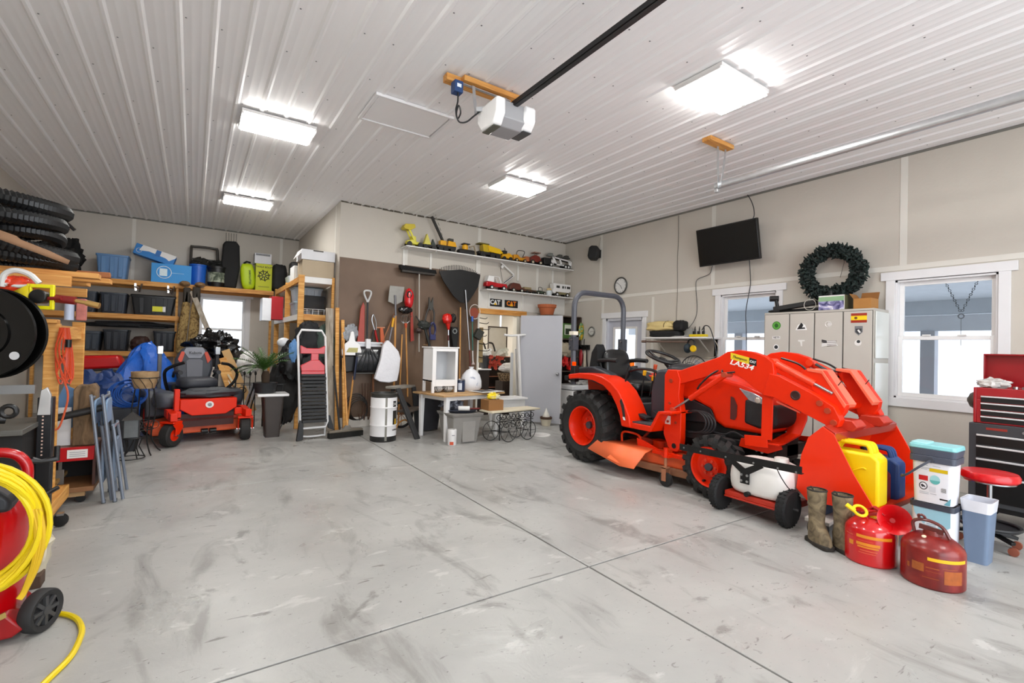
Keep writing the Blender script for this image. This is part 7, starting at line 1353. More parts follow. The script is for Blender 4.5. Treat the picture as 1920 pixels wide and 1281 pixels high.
# planks leaning behind the mower
for i,(a,b_,w_,h_,c) in enumerate((((.78,8.9,.02),(.42,9.25,1.12),.10,.03,WOOD),((.70,8.75,.02),(.38,9.1,1.02),.07,.03,WOOD),((.86,8.95,.25),(.46,9.3,1.25),.12,.02,mat('#c39a62',.6)),((.80,8.85,.2),(.44,9.15,.85),.03,.03,WHITE),((.86,8.85,.2),(.50,9.15,.85),.03,.03,mat('#d8c7a4',.6)))):
    solo('leaning_plank',['widest pine plank leaning behind the mower','narrow pine plank leaning closest to the mower','tan sheet of board leaning behind the mower planks','thin white strip leaning between the pine planks','thin cream strip leaning right of the white strip'][i],'plank',M().bar(a,b_,w_,h_,(0,1,0)),c,bev=.003)
box('storage_chest','dark chest behind the mower seat carrying a black bag',-.15,.62,9.5,9.95,0,1.10,'#222327'); solo('trash_bag','shiny crumpled black trash bag on the dark chest','bag',M().blob((.30,9.65,1.30),(.66,.46,.50),.22,3.2,2,n=44,m_=28,flat=.195),mat('#0e0e10',.18,bump=.5,bscale=18)); solo('trash_bag','small grey-black crumpled bag end hanging beside the dark chest','bag',M().blob((.66,9.55,1.02),(.22,.2,.42),.25,3.5,6),mat('#34302c',.3,var=.4))
solo('white_carton','white carton with dark lines behind the mower armrest','box',M().bb(.24,.55,9.2,9.45,.0,.96),mat('#e0d6c8',.5,var=.05),bev=.003); solo('paper_bundle','pale bundle of wrapped cloth right of the planks','bundle',M().blob((.80,9.5,1.0),(.34,.3,.42),.15,3,8),mat('#e4e2de',.6,var=.05))
# ================= zero-turn mower =================
MW=T('riding_mower','orange zero-turn riding mower with a grey high-back seat','mower',(.13,8.25,0),.20)
def mb_(n,b,m_,par=MW,**k): return build(n,b,m_,par,local=True,**k)
def wheel2(x,y,z,R1,rr,W,nm,rim=ORANGE,rz=0):
    RT=Matrix.Translation((x,y,z))@Matrix.Rotation(rz,4,'Z')@Matrix.Translation((-x,-y,-z))
    b=M(); b.T=RT; b.lathe([(rr,-W*.4),(rr+.01,-W*.48),(R1*.85,-W*.5),(R1-.006,-W*.38),(R1,0),(R1-.006,W*.38),(R1*.85,W*.5),(rr+.01,W*.48),(rr,W*.4)],(x,y,z),36,'x',cap=False)
    w_=mb_(nm,b,mat('#232120',.75,var=.15)); 
    b=M(); b.T=RT; mb_('rim',b.lathe([(rr+.004,-W*.40),(rr*.75,-W*.25),(rr*.3,-W*.34),(rr*.3,W*.34),(rr*.75,W*.25),(rr+.004,W*.40)],(x,y,z),28,'x'),rim,w_); return w_
for s_ in (-1,1):
    rc=-.85 if s_<0 else -.25; wheel2(s_*.44,-.52,.155,.155,.075,.13,'front_caster',rz=rc); CT=Matrix.Translation((s_*.44,-.52,0))@Matrix.Rotation(rc,4,'Z')@Matrix.Translation((-s_*.44,.52,0))
    b=M(); b.T=CT; b.prism([(-.60,.30),(-.46,.33),(-.42,.26),(-.50,.15),(-.56,.15),(-.55,.24)],s_*.44-.095,s_*.44-.080); b.prism([(-.60,.30),(-.46,.33),(-.42,.26),(-.50,.15),(-.56,.15),(-.55,.24)],s_*.44+.080,s_*.44+.095); b.bb(s_*.44-.095,s_*.44+.095,-.60,-.44,.31,.335)
    mb_('caster_fork',b,ORANGE,bev=.006); b=M(); b.T=CT; mb_('axle_bolt',b.cyl((s_*.44-.11,-.53,.155),(s_*.44+.11,-.53,.155),.014,n=8),STEEL)
    mb_('caster_arm',M().prism([(-.62,.34),(-.42,.34),(-.32,.36),(-.2,.36),(-.2,.46),(-.36,.47),(-.52,.44),(-.62,.44)],s_*.44-.03,s_*.44+.05).bb(min(s_*.32,s_*.48),max(s_*.32,s_*.48),-.44,-.38,.36,.45),ORANGE,bev=.006)
    wheel2(s_*.47,.62,.28,.28,.13,.24,'rear_wheel'); mb_('fender',M().prism([(.25,.30),(.28,.56),(.40,.66),(.85,.66),(.95,.58),(.95,.52),(.5,.58),(.33,.5),(.32,.30)],s_*.34-.0,s_*.34+s_*.26) if s_>0 else M().prism([(.25,.30),(.28,.56),(.40,.66),(.85,.66),(.95,.58),(.95,.52),(.5,.58),(.33,.5),(.32,.30)],-.60,-.34),mat('#44464d',.5),bev=.02)
    mb_('control_lever',M().tube([(s_*.30,.20,.55),(s_*.34,.15,.66),(s_*.44,.10,.78),(s_*.47,.06,.92),(s_*.36,.02,1.04),(s_*.24,-.02,1.07)] if s_>0 else [(-.34,.30,.62),(-.40,.22,.80),(-.42,.14,.95),(-.34,.06,1.03),(-.22,.0,1.08)],.022,8),BLACK)
    mb_('armrest',M().cyl((s_*.24,.12,.93),(s_*.25,.38,.93),.032,n=12).tube([(s_*.27,.38,.93),(s_*.26,.5,.85)],.018,6),mat('#26272b',.5))
    mb_('roll_bar_post',M().bb(s_*.38-.025,s_*.38+.025,.80,.85,.45,1.30),mat('#55565a' if s_<0 else '#2a2a2c',.4,metal=.3),bev=.006); mb_('roll_bar_joint',M().cyl((s_*.38-.04,.82,1.26),(s_*.38+.04,.82,1.26),.035,n=12).bb(s_*.38-.035,s_*.38+.035,.78,.87,1.18,1.30),STEEL,bev=.004)
mb_('front_cover',M().prism([(-.34,.60),(.34,.60),(.34,.47),(.20,.38),(-.20,.38),(-.34,.47)],-.46,-.42,'y').bb(-.34,.34,-.44,-.20,.555,.60),ORANGE,bev=.008)
mb_('badge',M().lathe([(.001,0),(.045,0),(.045,.006),(.001,.007)],(0,-.468,.52),26,'y',sx=1.1),mat('#e2ddd8',.3,metal=.2)); mb_('badge_mark',M().blob((.0,-.472,.52),(.05,.004,.045),.1,3,1),mat('#8a8a8c',.4))
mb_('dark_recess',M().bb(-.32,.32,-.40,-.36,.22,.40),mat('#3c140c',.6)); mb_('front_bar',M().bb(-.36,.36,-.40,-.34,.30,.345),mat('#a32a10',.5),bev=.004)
mb_('cutting_deck',M().prism([(-.62,.12),(-.62,.25),(-.30,.30),(.30,.30),(.62,.25),(.62,.12)],-.30,.28,'y'),DK,bev=.02); mb_('anti_scalp_roller',M().cyl((-.06,-.33,.14),(.02,-.33,.14),.035,n=14),BLACK); mb_('anti_scalp_roller',M().cyl((.04,-.33,.14),(.12,-.33,.14),.035,n=14),BLACK)
mb_('side_bracket',M().bb(-.40,-.34,-.44,-.36,.45,.74),ORANGE,bev=.006)
mb_('foot_platform',M().bb(-.30,.34,-.30,.10,.46,.50),mat('#242528',.6),bev=.01); mb_('rubber_sheet',M().blob((.04,-.26,.66),(.72,.30,.16),.12,2,6,flat=.05),mat('#3a3d42',.6))
mb_('engine_hood',M().bb(-.26,.26,.55,.98,.45,.74),mat('#222326',.5),bev=.03); mb_('side_pod',M().blob((-.42,.05,.56),(.26,.6,.24),.02,2,2,sq=.6),mat('#4a4d55',.5)); mb_('side_pod',M().blob((.42,.08,.58),(.22,.56,.24),.02,2,5,sq=.6),mat('#2f3137',.5))
mb_('seat_base',M().bb(-.20,.20,.12,.52,.60,.70),BLACK,bev=.02)
mb_('seat_cushion',M().blob((0,.28,.77),(.50,.50,.17),0,sq=.55),mat('#33353c',.5)); b=M(); b.T=Matrix.Translation((0,.53,1.02))@Euler((-.12,0,0)).to_matrix().to_4x4(); b.prism([(-.20,-.24),(-.25,-.05),(-.24,.10),(-.16,.24),(-.10,.28),(.10,.28),(.16,.24),(.24,.10),(.25,-.05),(.20,-.24)],-.055,.055,'y'); sb=mb_('seat_back',b,mat('#3a3d45',.5),bev=.04,seg=3)
for s_ in (-1,1): b=M(); b.T=Matrix.Translation((0,.53,1.02))@Euler((-.12,0,0)).to_matrix().to_4x4(); b.prism([(s_*.12,.20),(s_*.17,.20),(s_*.215,.08),(s_*.17,.02)],-.064,-.056,'y'); build('orange_panel',b,mat('#c8452a',.5),sb,local=True,bev=.003)
b=M(); b.T=Matrix.Translation((0,.53,1.02))@Euler((-.12,0,0)).to_matrix().to_4x4(); b.prism([(-.11,.26),(-.14,.20),(-.08,.10),(.08,.10),(.14,.20),(.11,.26)],-.066,-.056,'y'); build('grey_panel',b,mat('#8b8d96',.5),sb,local=True,bev=.004); b=M(); b.T=Matrix.Translation((0,.53,1.02))@Euler((-.12,0,0)).to_matrix().to_4x4(); b.prism([(-.10,-.20),(-.11,.06),(-.07,.085),(.07,.085),(.11,.06),(.10,-.20)],-.068,-.056,'y'); build('centre_panel',b,mat('#6a6b72',.6),sb,local=True,bev=.006)
lettering('Kubota',.055,mat('#24252a',.5,var=0),sb,(0,.445,1.21),(PI/2-.12,0,0),bold=.001)
# ================= left: tarp, stands, chairs =================
t=T('blue_tarp','bright blue crumpled tarp draped over a heap left of the mower','tarp',(-.6,9.7,0))
b=M(); rn=Vector((2.3,1.1,.4))
def tarp(u,v):
    a=2*PI*u; r_=.02+.56*v**.8; z=1.34-1.30*v**1.15; w_=1+.22*noise.noise(Vector((math.cos(a)*1.7,math.sin(a)*1.7,v*2))+rn)*2
    k=noise.noise(Vector((math.cos(a)*4,math.sin(a)*4,v*5)))*.10
    return (-.62+r_*w_*1.15*math.cos(a)+k,9.75+r_*w_*.8*math.sin(a)+k*.5,max(.0,z+k*.7))
b.grid(tarp,56,30); build('sheet',b,mat('#1e63c8',.3,var=.12,scale=3,bump=.5,bscale=10),t,smooth=22)
solo('dark_blue_tarp','darker blue tarp bundle lying at the left of the bright tarp','tarp',M().blob((-1.1,9.1,.42),(.8,.6,.84),.22,2.5,7,n=40,m_=24,flat=.415),mat('#17366f',.45,bump=.4,bscale=12))
t=T('red_wagon','red plastic wagon seat behind the tarps','wagon',(-1.25,10.2,0)); build('tub',M().prism([(-1.62,.88),(-1.55,1.10),(-1.0,1.12),(-.9,.92)],10.0,10.5,'y'),mat('#c40c10',.35),t,bev=.04); build('frame',M().tube([(-1.6,9.95,.86),(-1.0,9.95,.86),(-.95,9.95,.4),(-1.0,9.95,0)],.02,7).tube([(-1.6,10.4,.86),(-1.6,10.4,0)],.02,7),BLACK,t)
t=T('blue_hose_coil','loose coil of thin blue air hose above the lantern','hose',(-.62,7.6,.6))
for k in range(7): build('loop',M().torus((-.66+.012*k,7.7-.02*k,.70+.01*(k%3)),.20-.012*k,.008,'y',30,5,sy=.85+.04*(k%3)),mat('#2458ad',.4),t)
solo('hose_crate','dark crate under the blue hose coil','crate',M().bb(-.95,-.55,7.55,7.85,0,.53),mat('#2b2d33',.6,var=.2),bev=.01)
t=T('basket_plant_stand','tall black iron plant stand holding a tan lined basket','plant stand',(-.46,7.35,0)); x,y=-.47,7.35
build('basket_liner',M().lathe([(.10,.80),(.135,.92),(.14,1.0),(.128,1.0),(.12,.92)],(x,y,0),26),ramp_mat('coir',[(.3,'#8a6a48'),(.6,'#b99a72'),(.8,'#a37d58')],scale=9,rough=.9),t)
build('basket_rim',M().torus((x,y,.93),.15,.006,'z',28,5),IR,t)
for k in range(10): a=k*PI/5; build('basket_wire',M().tube([(x+.15*math.cos(a),y+.15*math.sin(a),.93),(x+.14*math.cos(a+.3),y+.14*math.sin(a+.3),.86),(x+.10*math.cos(a+.6),y+.10*math.sin(a+.6),.79)],.004,4),IR,t)
for k in range(4): a=k*PI/2+.5; build('leg',M().tube([(x+.10*math.cos(a),y+.10*math.sin(a),.79),(x+.13*math.cos(a),y+.13*math.sin(a),.5),(x+.09*math.cos(a),y+.09*math.sin(a),.22),(x+.15*math.cos(a),y+.15*math.sin(a),.06),(x+.20*math.cos(a),y+.20*math.sin(a),.005)],.008,6),IR,t)
build('ring_brace',M().torus((x,y,.30),.105,.005,'z',24,5).torus((x,y,.40),.11,.004,'z',24,5),IR,t)
for k in range(6): a=k*PI/3; build('ornament_ring',M().torus((x+.11*math.cos(a),y+.11*math.sin(a),.35),.045,.004,'y',16,4),IR,t)
t=T('iron_pot_stand','low round black iron stand with curved legs under the lantern','plant stand',(-.56,6.95,0)); x,y=-.55,7.0
build('base_ring',M().torus((x,y,.03),.13,.007,'z',26,5),IR,t); build('top_ring',M().torus((x,y,.26),.10,.006,'z',26,5),IR,t)
for k in range(6): a=k*PI/3; build('leg',M().tube([(x+.10*math.cos(a),y+.10*math.sin(a),.26),(x+.07*math.cos(a),y+.07*math.sin(a),.16),(x+.13*math.cos(a),y+.13*math.sin(a),.03)],.007,5),IR,t)
t=T('metal_lantern','small grey metal lantern with a pyramid roof on the low iron stand','lantern',(-.55,7.0,.267)); build('body',M().bb(-.62,-.48,6.93,7.07,.27,.47),mat('#6d7070',.4,metal=.3,var=.2),t,bev=.003); build('roof',M().add([(-.64,6.91,.47),(-.46,6.91,.47),(-.46,7.09,.47),(-.64,7.09,.47),(-.55,7.0,.56)],[(0,1,4),(1,2,4),(2,3,4),(3,0,4),(0,1,2,3)]),mat('#33302e',.5),t)
for xx in (-.62,-.48): build('corner_bar',M().bb(xx-.006,xx+.006,6.922,6.932,.27,.47),IR,t)
solo('black_crate','open black plastic crate between the folding chairs and lantern','crate',tub(M(),(-.78,6.7),.2,.26,.24,.30,.0,.42),mat('#1e1f21',.5))
def fold_chair(x,lab,h=0):
    t=T('folding_chair',lab,'chair',(x,5.5,0)); C1=mat('#7b838f',.35,metal=.35)
    build('back_frame',M().tube([(x,5.27,.01),(x-.10,5.29,.84+h),(x-.105,5.33,.885+h),(x-.105,5.60,.885+h),(x-.10,5.64,.84+h),(x,5.66,.01)],.0125,8),C1,t)
    build('front_frame',M().tube([(x+.05,5.31,.01),(x-.03,5.33,.60),(x-.035,5.36,.63),(x-.035,5.58,.63),(x-.03,5.61,.60),(x+.05,5.63,.01)],.0125,8),C1,t)
    build('back_panel',M().prism([(5.31,.66+h),(5.31,.84+h),(5.35,.87+h),(5.58,.87+h),(5.62,.84+h),(5.62,.66+h)],x-.095,x-.078),mat('#7f9ab8',.5),t,bev=.006)
    build('seat',M().prism([(5.33,.16),(5.33,.52),(5.60,.52),(5.60,.16)],x-.035,x-.010),mat('#6d7c8f',.5),t,bev=.008)
    for y in (5.28,5.655): build('foot',M().cyl((x,y,0),(x,y,.03),.016,n=10),mat('#55585c',.6),t)
fold_chair(-.585,'folded blue-grey metal chair nearest the red cabinet'); fold_chair(-.51,'folded blue-grey metal chair on the lantern side')
# red cabinet, block and dolly
t=T('wood_dolly','low wooden dolly on casters beside the folding chairs','dolly',(-.9,5.6,0)); build('deck',M().bb(-1.25,-.66,5.35,5.85,.10,.14),mat('#8a5f3a',.6,var=.1),t,bev=.004); build('cross_member',M().bb(-.95,-.72,5.37,5.42,.06,.10),mat('#a9855a',.6),t)
for x,y in ((-.75,5.42),(-1.15,5.42),(-.75,5.78),(-1.15,5.78)): build('caster',M().cyl((x,y-.015,.035),(x,y+.015,.035),.034,n=14).cyl((x,y,.06),(x,y,.10),.012,n=8),BLACK,t)
t=T('red_steel_cabinet','red and dark steel cabinet with a white label, open below','cabinet',(-.9,5.6,.14)); build('red_front',M().bb(-1.2,-.67,5.37,5.40,.36,.475),mat('#b90f18',.35),t,bev=.003); build('label',M().bb(-.84,-.71,5.364,5.369,.385,.455),WHITE,t)
for k in range(3): build('label_line',M().bb(-.825,-.725,5.3625,5.3638,.40+.016*k,.404+.016*k),mat('#8d9096',.5),t)
build('side',M().bb(-.68,-.66,5.40,5.82,.14,.475),mat('#4a2a22',.5),t); build('side',M().bb(-1.22,-1.20,5.40,5.82,.14,.475),mat('#4a2a22',.5),t); build('top',M().bb(-1.2,-.68,5.40,5.82,.46,.475),mat('#6d4b36',.5),t); build('back',M().bb(-1.2,-.68,5.80,5.82,.14,.46),mat('#17110f',.7),t)
solo('putty_knife','grey flat scraper standing in the open red cabinet','scraper',M().bb(-.93,-.875,5.5,5.515,.142,.27).bb(-.915,-.89,5.5,5.515,.27,.36),mat('#85807a',.4,metal=.5),bev=.003)
solo('timber_block','rough weathered upright timber block on the red steel cabinet','timber',M().prism([(-.82,.478),(-.825,.95),(-.80,.99),(-.75,.985),(-.70,1.0),(-.675,.96),(-.68,.478)],5.42,5.60,'y'),ramp_mat('rough_timber',[(.3,'#4a3a28'),(.5,'#7a6248'),(.75,'#94795a')],scale=5,rough=.9,stretch=(4,4,1),dist=1,bump=.5),bev=.008)
solo('black_pipe','thick black pipe resting across the timber block','pipe',M().cyl((-.95,5.36,.72),(-.62,5.38,.80),.030,n=14),mat('#1c1c1d',.5)); solo('leaning_sheet','white panel leaning behind the black pipe','panel',M().bb(-1.05,-.84,5.48,5.49,.478,.80),mat('#d8d8d8',.5)); solo('blue_tub_lid','pale blue lid standing behind the timber block','lid',M().prism([(-1.05,.60),(-.92,.98),(-.62,.80),(-.62,.60)],5.66,5.675,'y'),mat('#6a95c4',.5))
# lumber cart
t=T('lumber_cart','rolling pine lumber cart with two posts and a top beam at the left edge','cart',(-1.2,5.0,0))
build('base_rail',M().bb(-.90,-.80,3.95,5.25,.10,.20),WOODY,t,bev=.004); build('base_deck',M().bb(-1.65,-.90,3.95,6.1,.17,.20),ramp_mat('osb',[(.3,'#a3773e'),(.5,'#c79a58'),(.7,'#dbb77c')],scale=30,rough=.8),t); build('base_rail',M().bb(-1.65,-.9,3.95,3.99,.10,.17),WOODX,t)
build('post',M().bb(-.935,-.845,4.97,5.01,.20,1.50),WOOD,t,bev=.004); build('post',M().bb(-.935,-.845,5.96,6.0,.20,1.54),WOOD,t,bev=.004); build('top_beam',M().bb(-.905,-.865,5.01,5.96,1.38,1.49),WOODY,t,bev=.003); build('top_board',M().bb(-1.5,-.86,4.93,5.05,1.50,1.53),WOODX,t,bev=.003); build('post',M().bb(-1.26,-1.17,4.97,5.01,.20,1.50),WOOD,t,bev=.004)
for x,y in ((-.77,4.78),(-1.5,4.3),(-.85,4.05),(-1.5,5.9)):
    c=build('caster',M().lathe([(.02,-.018),(.045,-.016),(.047,0),(.045,.016),(.02,.018)],(x,y,.048),18,'y'),BLACK,t); build('caster_fork',M().bb(x-.02,x+.02,y-.024,y+.024,.085,.10),STEEL,c)
t=T('extension_cord','orange extension cord looped over the lumber cart beam','cord',(-.83,4.93,.7))
for k in range(6): build('loop',M().tube([(-.84+.012*(k%3),4.93,1.47),(-.86+.02*(k%4),4.94-.005*k,1.3),(-.85+.022*(k%3),4.93,1.12+.03*(k%3)),(-.82+.012*k,4.93,1.04+.03*(k%2)),(-.80+.008*k,4.94,1.22),(-.82+.006*k,4.93,1.47)],.0055,6),mat('#cf4a26',.4),t)
build('tail',M().tube([(-.81,4.93,1.08),(-.78,4.93,.95),(-.80,4.93,.80),(-.83,4.93,.70),(-.87,4.93,.72),(-.88,4.93,.85),(-.91,4.94,.93)],.007,6),mat('#cf5a36',.4),t); build('plug',M().cyl((-.79,4.93,1.38),(-.79,4.93,1.32),.02,n=10),BLACK,t)
# lumber rack above with drain pipe
t=T('lumber_rack','rough timber rack with planks under the black drain pipe','rack',(-1.8,5.4,0))
for x,y in ((-1.8,4.85),(-1.8,6.0),(-2.3,4.85),(-2.3,6.0)): build('post',M().bb(x-.04,x+.04,y-.02,y+.02,0,1.80),WOOD,t)
build('arm',M().bb(-2.33,-.78,4.87,4.91,1.78,1.86),WOODX,t,bev=.003); build('arm',M().bb(-2.33,-.85,6.02,6.06,1.78,1.86),WOODX,t,bev=.003)
for k,(y,x1,z,lab) in enumerate(((5.0,-.63,1.862,'front pine plank sticking out under the drain pipe'),(5.35,-.60,1.862,'second pine plank sticking out under the drain pipe'),(5.75,-.8,1.862,'rear pine plank under the drain pipe'))): solo('pine_plank',lab,'plank',M().bar((-2.2,y+.05*k,z+.022),(x1,y,z+.022),.14,.04),WOODX,bev=.004)
PIPE=mat('#101112',.42,var=.1)
t=T('drain_pipe','big coil of black corrugated drain pipe stacked on the lumber rack','pipe',(-1.5,5.3,1.92))
def coil(cx,cy,z,R1,tilt,ph,nm,r0=.062):
    pts=[];rad=[]; n=2*int(PI*R1/.017)
    for i in range(n):
        a=2*PI*i/n; x=R1*math.cos(a); y=R1*.95*math.sin(a); pts.append((cx+x,cy+y,z+tilt*x+.03*math.sin(2*a+ph))); rad.append(r0+.004 if i%2 else r0-.010)
    build('coil_turn',M().tube(pts,r0,10,True,rad),PIPE,t,smooth=25)
coil(-1.56,5.45,2.44,.62,0,0,'a'); coil(-1.60,5.40,2.31,.64,-.02,1,'b'); coil(-1.56,5.5,2.20,.58,0,2,'c',.058); coil(-1.48,5.25,2.15,.62,-.20,.5,'d'); coil(-1.50,5.3,2.03,.63,-.10,1.5,'e',.058)
solo('cardboard_strip','torn brown cardboard strip wedged between the drain pipe coils','cardboard',M().add([(-1.35,4.50,2.19),(-1.35,4.50,2.13),(-.74,4.50,1.905),(-.73,4.50,1.935),(-.84,4.50,1.99),(-.98,4.50,2.045),(-1.0,4.50,2.065)],[tuple(range(7))]),CARDG,solid=.006)
solo('dark_bracket','dark metal bracket by the ceiling behind the pipe coil','bracket',M().tube([(-2.0,12.02,3.4),(-1.95,11.7,3.45),(-1.85,11.7,3.35)],.03,6),mat('#4b4b4c',.4,metal=.5)); solo('black_bar','steep black steel bar leaning at the far left edge','bar',M().bar((-.98,4.0,1.72),(-1.12,4.3,2.05),.05,.02),BLACK)
# reel and tools near the left edge
t=T('hose_reel','large glossy black round reel with a yellow bracket at the left edge','reel',(-1.07,4.5,1.05)); b=M(); b.T=Matrix.Translation((-1.115,4.38,1.41))@Matrix.Rotation(-.35,4,'Z')
b.lathe([(.10,-.03),(.16,-.03),(.165,-.012),(.24,.0),(.285,-.004),(.292,.006),(.285,.014),(.24,.012),(.165,.03)],(0,0,0),56,'y'); build('front_flange',b,mat('#040404',.22,var=0,spec=.35),t); b=M(); b.T=Matrix.Translation((-1.115,4.38,1.41))@Matrix.Rotation(-.35,4,'Z'); b.lathe([(.08,.05),(.285,.05),(.293,.06),(.285,.07),(.08,.07)],(0.03,0,0),56,'y'); build('rear_flange',b,mat('#030303',.3,var=0,spec=.3),t); b=M(); b.T=Matrix.Translation((-1.115,4.38,1.41))@Matrix.Rotation(-.35,4,'Z'); b.cyl((0,.0,0),(0,.06,0),.16,n=30); build('drum',b,mat('#040404',.3,var=0,spec=.3),t)
b=M(); b.T=Matrix.Translation((-1.115,4.38,1.41))@Matrix.Rotation(-.35,4,'Z'); b.cyl((.185,-.012,-.14),(.185,-.006,-.14),.026,n=20); build('round_sticker',b,mat('#c9cacc',.5),t); b=M(); b.T=Matrix.Translation((-1.115,4.38,1.41))@Matrix.Rotation(-.35,4,'Z'); b.box((.04,-.034,-.05),(.09,.003,.10),(0,.3,0)); build('label',b,mat('#a9abae',.5,var=.2,scale=50),t)
t=T('yellow_nozzle_holder','yellow plastic square bracket holding a red wand with a brass nozzle','nozzle',(-.87,4.5,1.55)); b=M(); b.T=Matrix.Translation((-.86,4.45,1.665))@Matrix.Rotation(-.3,4,'Z')
b.bb(-.065,.065,-.01,.01,.06,.085).bb(-.065,.065,-.01,.01,-.085,-.06).bb(-.075,-.05,-.01,.01,-.085,.085).bb(.05,.075,-.01,.01,-.085,.085); build('bracket',b,mat('#e9de10',.4),t,bev=.005); b=M(); b.T=Matrix.Translation((-.86,4.45,1.665))@Matrix.Rotation(-.3,4,'Z'); b.cyl((0,-.04,0),(0,.05,0),.048,.042,18); build('knob',b,BLACK,t,bev=.006); build('wand',M().cyl((-1.1,4.55,1.64),(-.75,4.4,1.66),.013,n=10).cyl((-.80,4.45,1.66),(-.68,4.42,1.65),.028,n=12),mat('#7b1a18',.4),t); build('brass_nozzle',M().lathe([(.012,0),(.016,.02),(.012,.04),(.020,.06),(.020,.12),(.014,.13)],(0,0,0),14,'x').xf() if 0 else M().cyl((-.68,4.42,1.65),(-.60,4.40,1.635),.014,n=12).cyl((-.62,4.405,1.64),(-.55,4.39,1.622),.021,n=14),mat('#c9a262',.3,metal=.7),t); build('yellow_cone',M().add([(-1.02,4.5,1.68),(-.92,4.44,1.74),(-.92,4.44,1.58)],[(0,1,2)]),mat('#d9c410',.4),t,solid=.01)
solo('white_saw_handle','white curved saw handle lying above the black reel','saw',M().tube([(-1.06,4.5,1.72),(-1.05,4.5,1.80),(-1.0,4.5,1.835),(-.93,4.5,1.815),(-.88,4.5,1.76)],.018,8).tube([(-1.05,4.5,1.74),(-.98,4.5,1.73),(-.9,4.5,1.74)],.012,7),mat('#d2d2cf',.4)); solo('orange_tool','orange and red power tool behind the white saw handle','tool',M().blob((-1.02,4.55,1.74),(.22,.12,.12),.15,3,3),mat('#d23a1a',.35)); solo('spray_bottle','white and blue spray bottle standing behind the yellow bracket','bottle',M().cyl((-.80,4.98,1.53),(-.80,4.98,1.66),.03,n=14).cyl((-.80,4.98,1.66),(-.80,4.98,1.70),.014,n=10),mat('#b9c2d6',.3)); solo('red_oil_bottle','red and white bottle beside the spray bottle','bottle',M().bb(-.76,-.70,4.96,5.02,1.53,1.70),mat('#b86a5e',.4,var=.3,scale=18),bev=.008)
# dark clutter block under the reel
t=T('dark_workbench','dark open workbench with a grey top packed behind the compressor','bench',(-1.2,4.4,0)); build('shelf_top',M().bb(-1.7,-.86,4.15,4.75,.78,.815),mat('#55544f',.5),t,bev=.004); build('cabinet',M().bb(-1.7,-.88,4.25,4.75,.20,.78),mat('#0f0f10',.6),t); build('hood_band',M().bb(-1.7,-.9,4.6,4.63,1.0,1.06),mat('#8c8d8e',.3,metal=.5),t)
t=T('steel_upright','black steel upright with a bright perforated face','upright',(-.85,4.6,.2)); build('upright',M().bb(-.87,-.79,4.52,4.6,.2,.98),mat('#2a2b2d',.35,metal=.4),t,bev=.006); build('bright_tip',M().prism([(-.865,.86),(-.85,1.03),(-.82,1.05),(-.80,1.0),(-.80,.86)],4.50,4.53,'y'),mat('#d9dadb',.2,metal=.6),t,bev=.003)
for k in range(12): build('slot',M().bb(-.842,-.834,4.514,4.519,.58+.024*k,.59+.024*k),mat('#d8b8a8',.4),t)
solo('black_tube','black tube with an open ring end pointing out of the bench','tube',M().cyl((-1.2,4.1,.90),(-.95,4.2,.88),.028,n=12).torus((-.93,4.18,.93),.034,.014,'y',18,7),BLACK); solo('auger_bit','twisted black auger bar jutting right with an upturned end','auger',M().tube([(-.98,4.3,.57),(-.93,4.32,.585),(-.89,4.33,.57),(-.85,4.35,.585),(-.81,4.37,.57),(-.74,4.4,.575)],.018,7,radii=[.012,.024,.013,.024,.013,.02]).cyl((-.74,4.4,.56),(-.74,4.4,.66),.016,n=8),mat('#151515',.4)); solo('short_black_bar','short black bar jutting out above the hose coil','bar',M().cyl((-.84,4.2,.33),(-.72,4.35,.39),.014,n=8),BLACK)
# compressor
t=T('air_compressor','red air compressor with black wheels at the lower left corner','compressor',(-.82,3.2,0)); build('tank',M().lathe([(.10,.03),(.18,.06),(.20,.12),(.20,.56),(.18,.62),(.10,.66)],(-.83,3.22,0),44),mat('#b3050c',.22,coat=.5),t); build('skirt',M().prism([(-1.05,.02),(-1.05,.16),(-.66,.14),(-.60,.06),(-.64,.03)],3.05,3.35,'y'),mat('#8d060c',.35),t,bev=.01)
build('pump_housing',M().prism([(-1.0,.60),(-1.0,.78),(-.74,.74),(-.66,.66),(-.66,.60)],3.05,3.32,'y'),mat('#26282d',.5),t,bev=.02); build('red_handle',M().tube([(-.95,3.35,.82),(-.75,3.35,.82),(-.68,3.36,.76),(-.67,3.36,.66)],.024,10),mat('#b3050c',.25,coat=.5),t); build('gold_badge',M().box((-.70,3.01,.14),(.10,.004,.025),(0,-.2,.5)),mat('#b39a5a',.3,metal=.6),t)
for y,x in ((3.12,-.56),):
    b=M(); b.T=Matrix.Translation((-.56,3.13,.098))@Matrix.Rotation(-.5,4,'Z'); b.lathe([(.066,-.022),(.09,-.03),(.096,-.022),(.097,0),(.096,.022),(.09,.03),(.066,.022)],(0,0,0),36,'x',cap=False); w_=build('wheel',b,mat('#232324',.7),t); b=M(); b.T=Matrix.Translation((-.56,3.13,.098))@Matrix.Rotation(-.5,4,'Z'); b.lathe([(.068,-.02),(.068,.014),(.01,.014)],(0,0,0),30,'x'); build('wheel_dish',b,mat('#1b1b1c',.6),w_)
    for k in range(8):
        a=k*PI/4; b=M(); b.T=Matrix.Translation((-.56,3.13,.098))@Matrix.Rotation(-.5,4,'Z'); b.bar((.02,.018*math.cos(a),.018*math.sin(a)),(.02,.066*math.cos(a),.066*math.sin(a)),.016,.014,(1,0,0)); build('wheel_spoke',b,mat('#3d3d3e',.5),w_)
    b=M(); b.T=Matrix.Translation((-.56,3.13,.098))@Matrix.Rotation(-.5,4,'Z'); b.cyl((.01,0,0),(.032,0,0),.022,n=14); build('wheel_hub',b,mat('#3d3d3e',.5),w_)
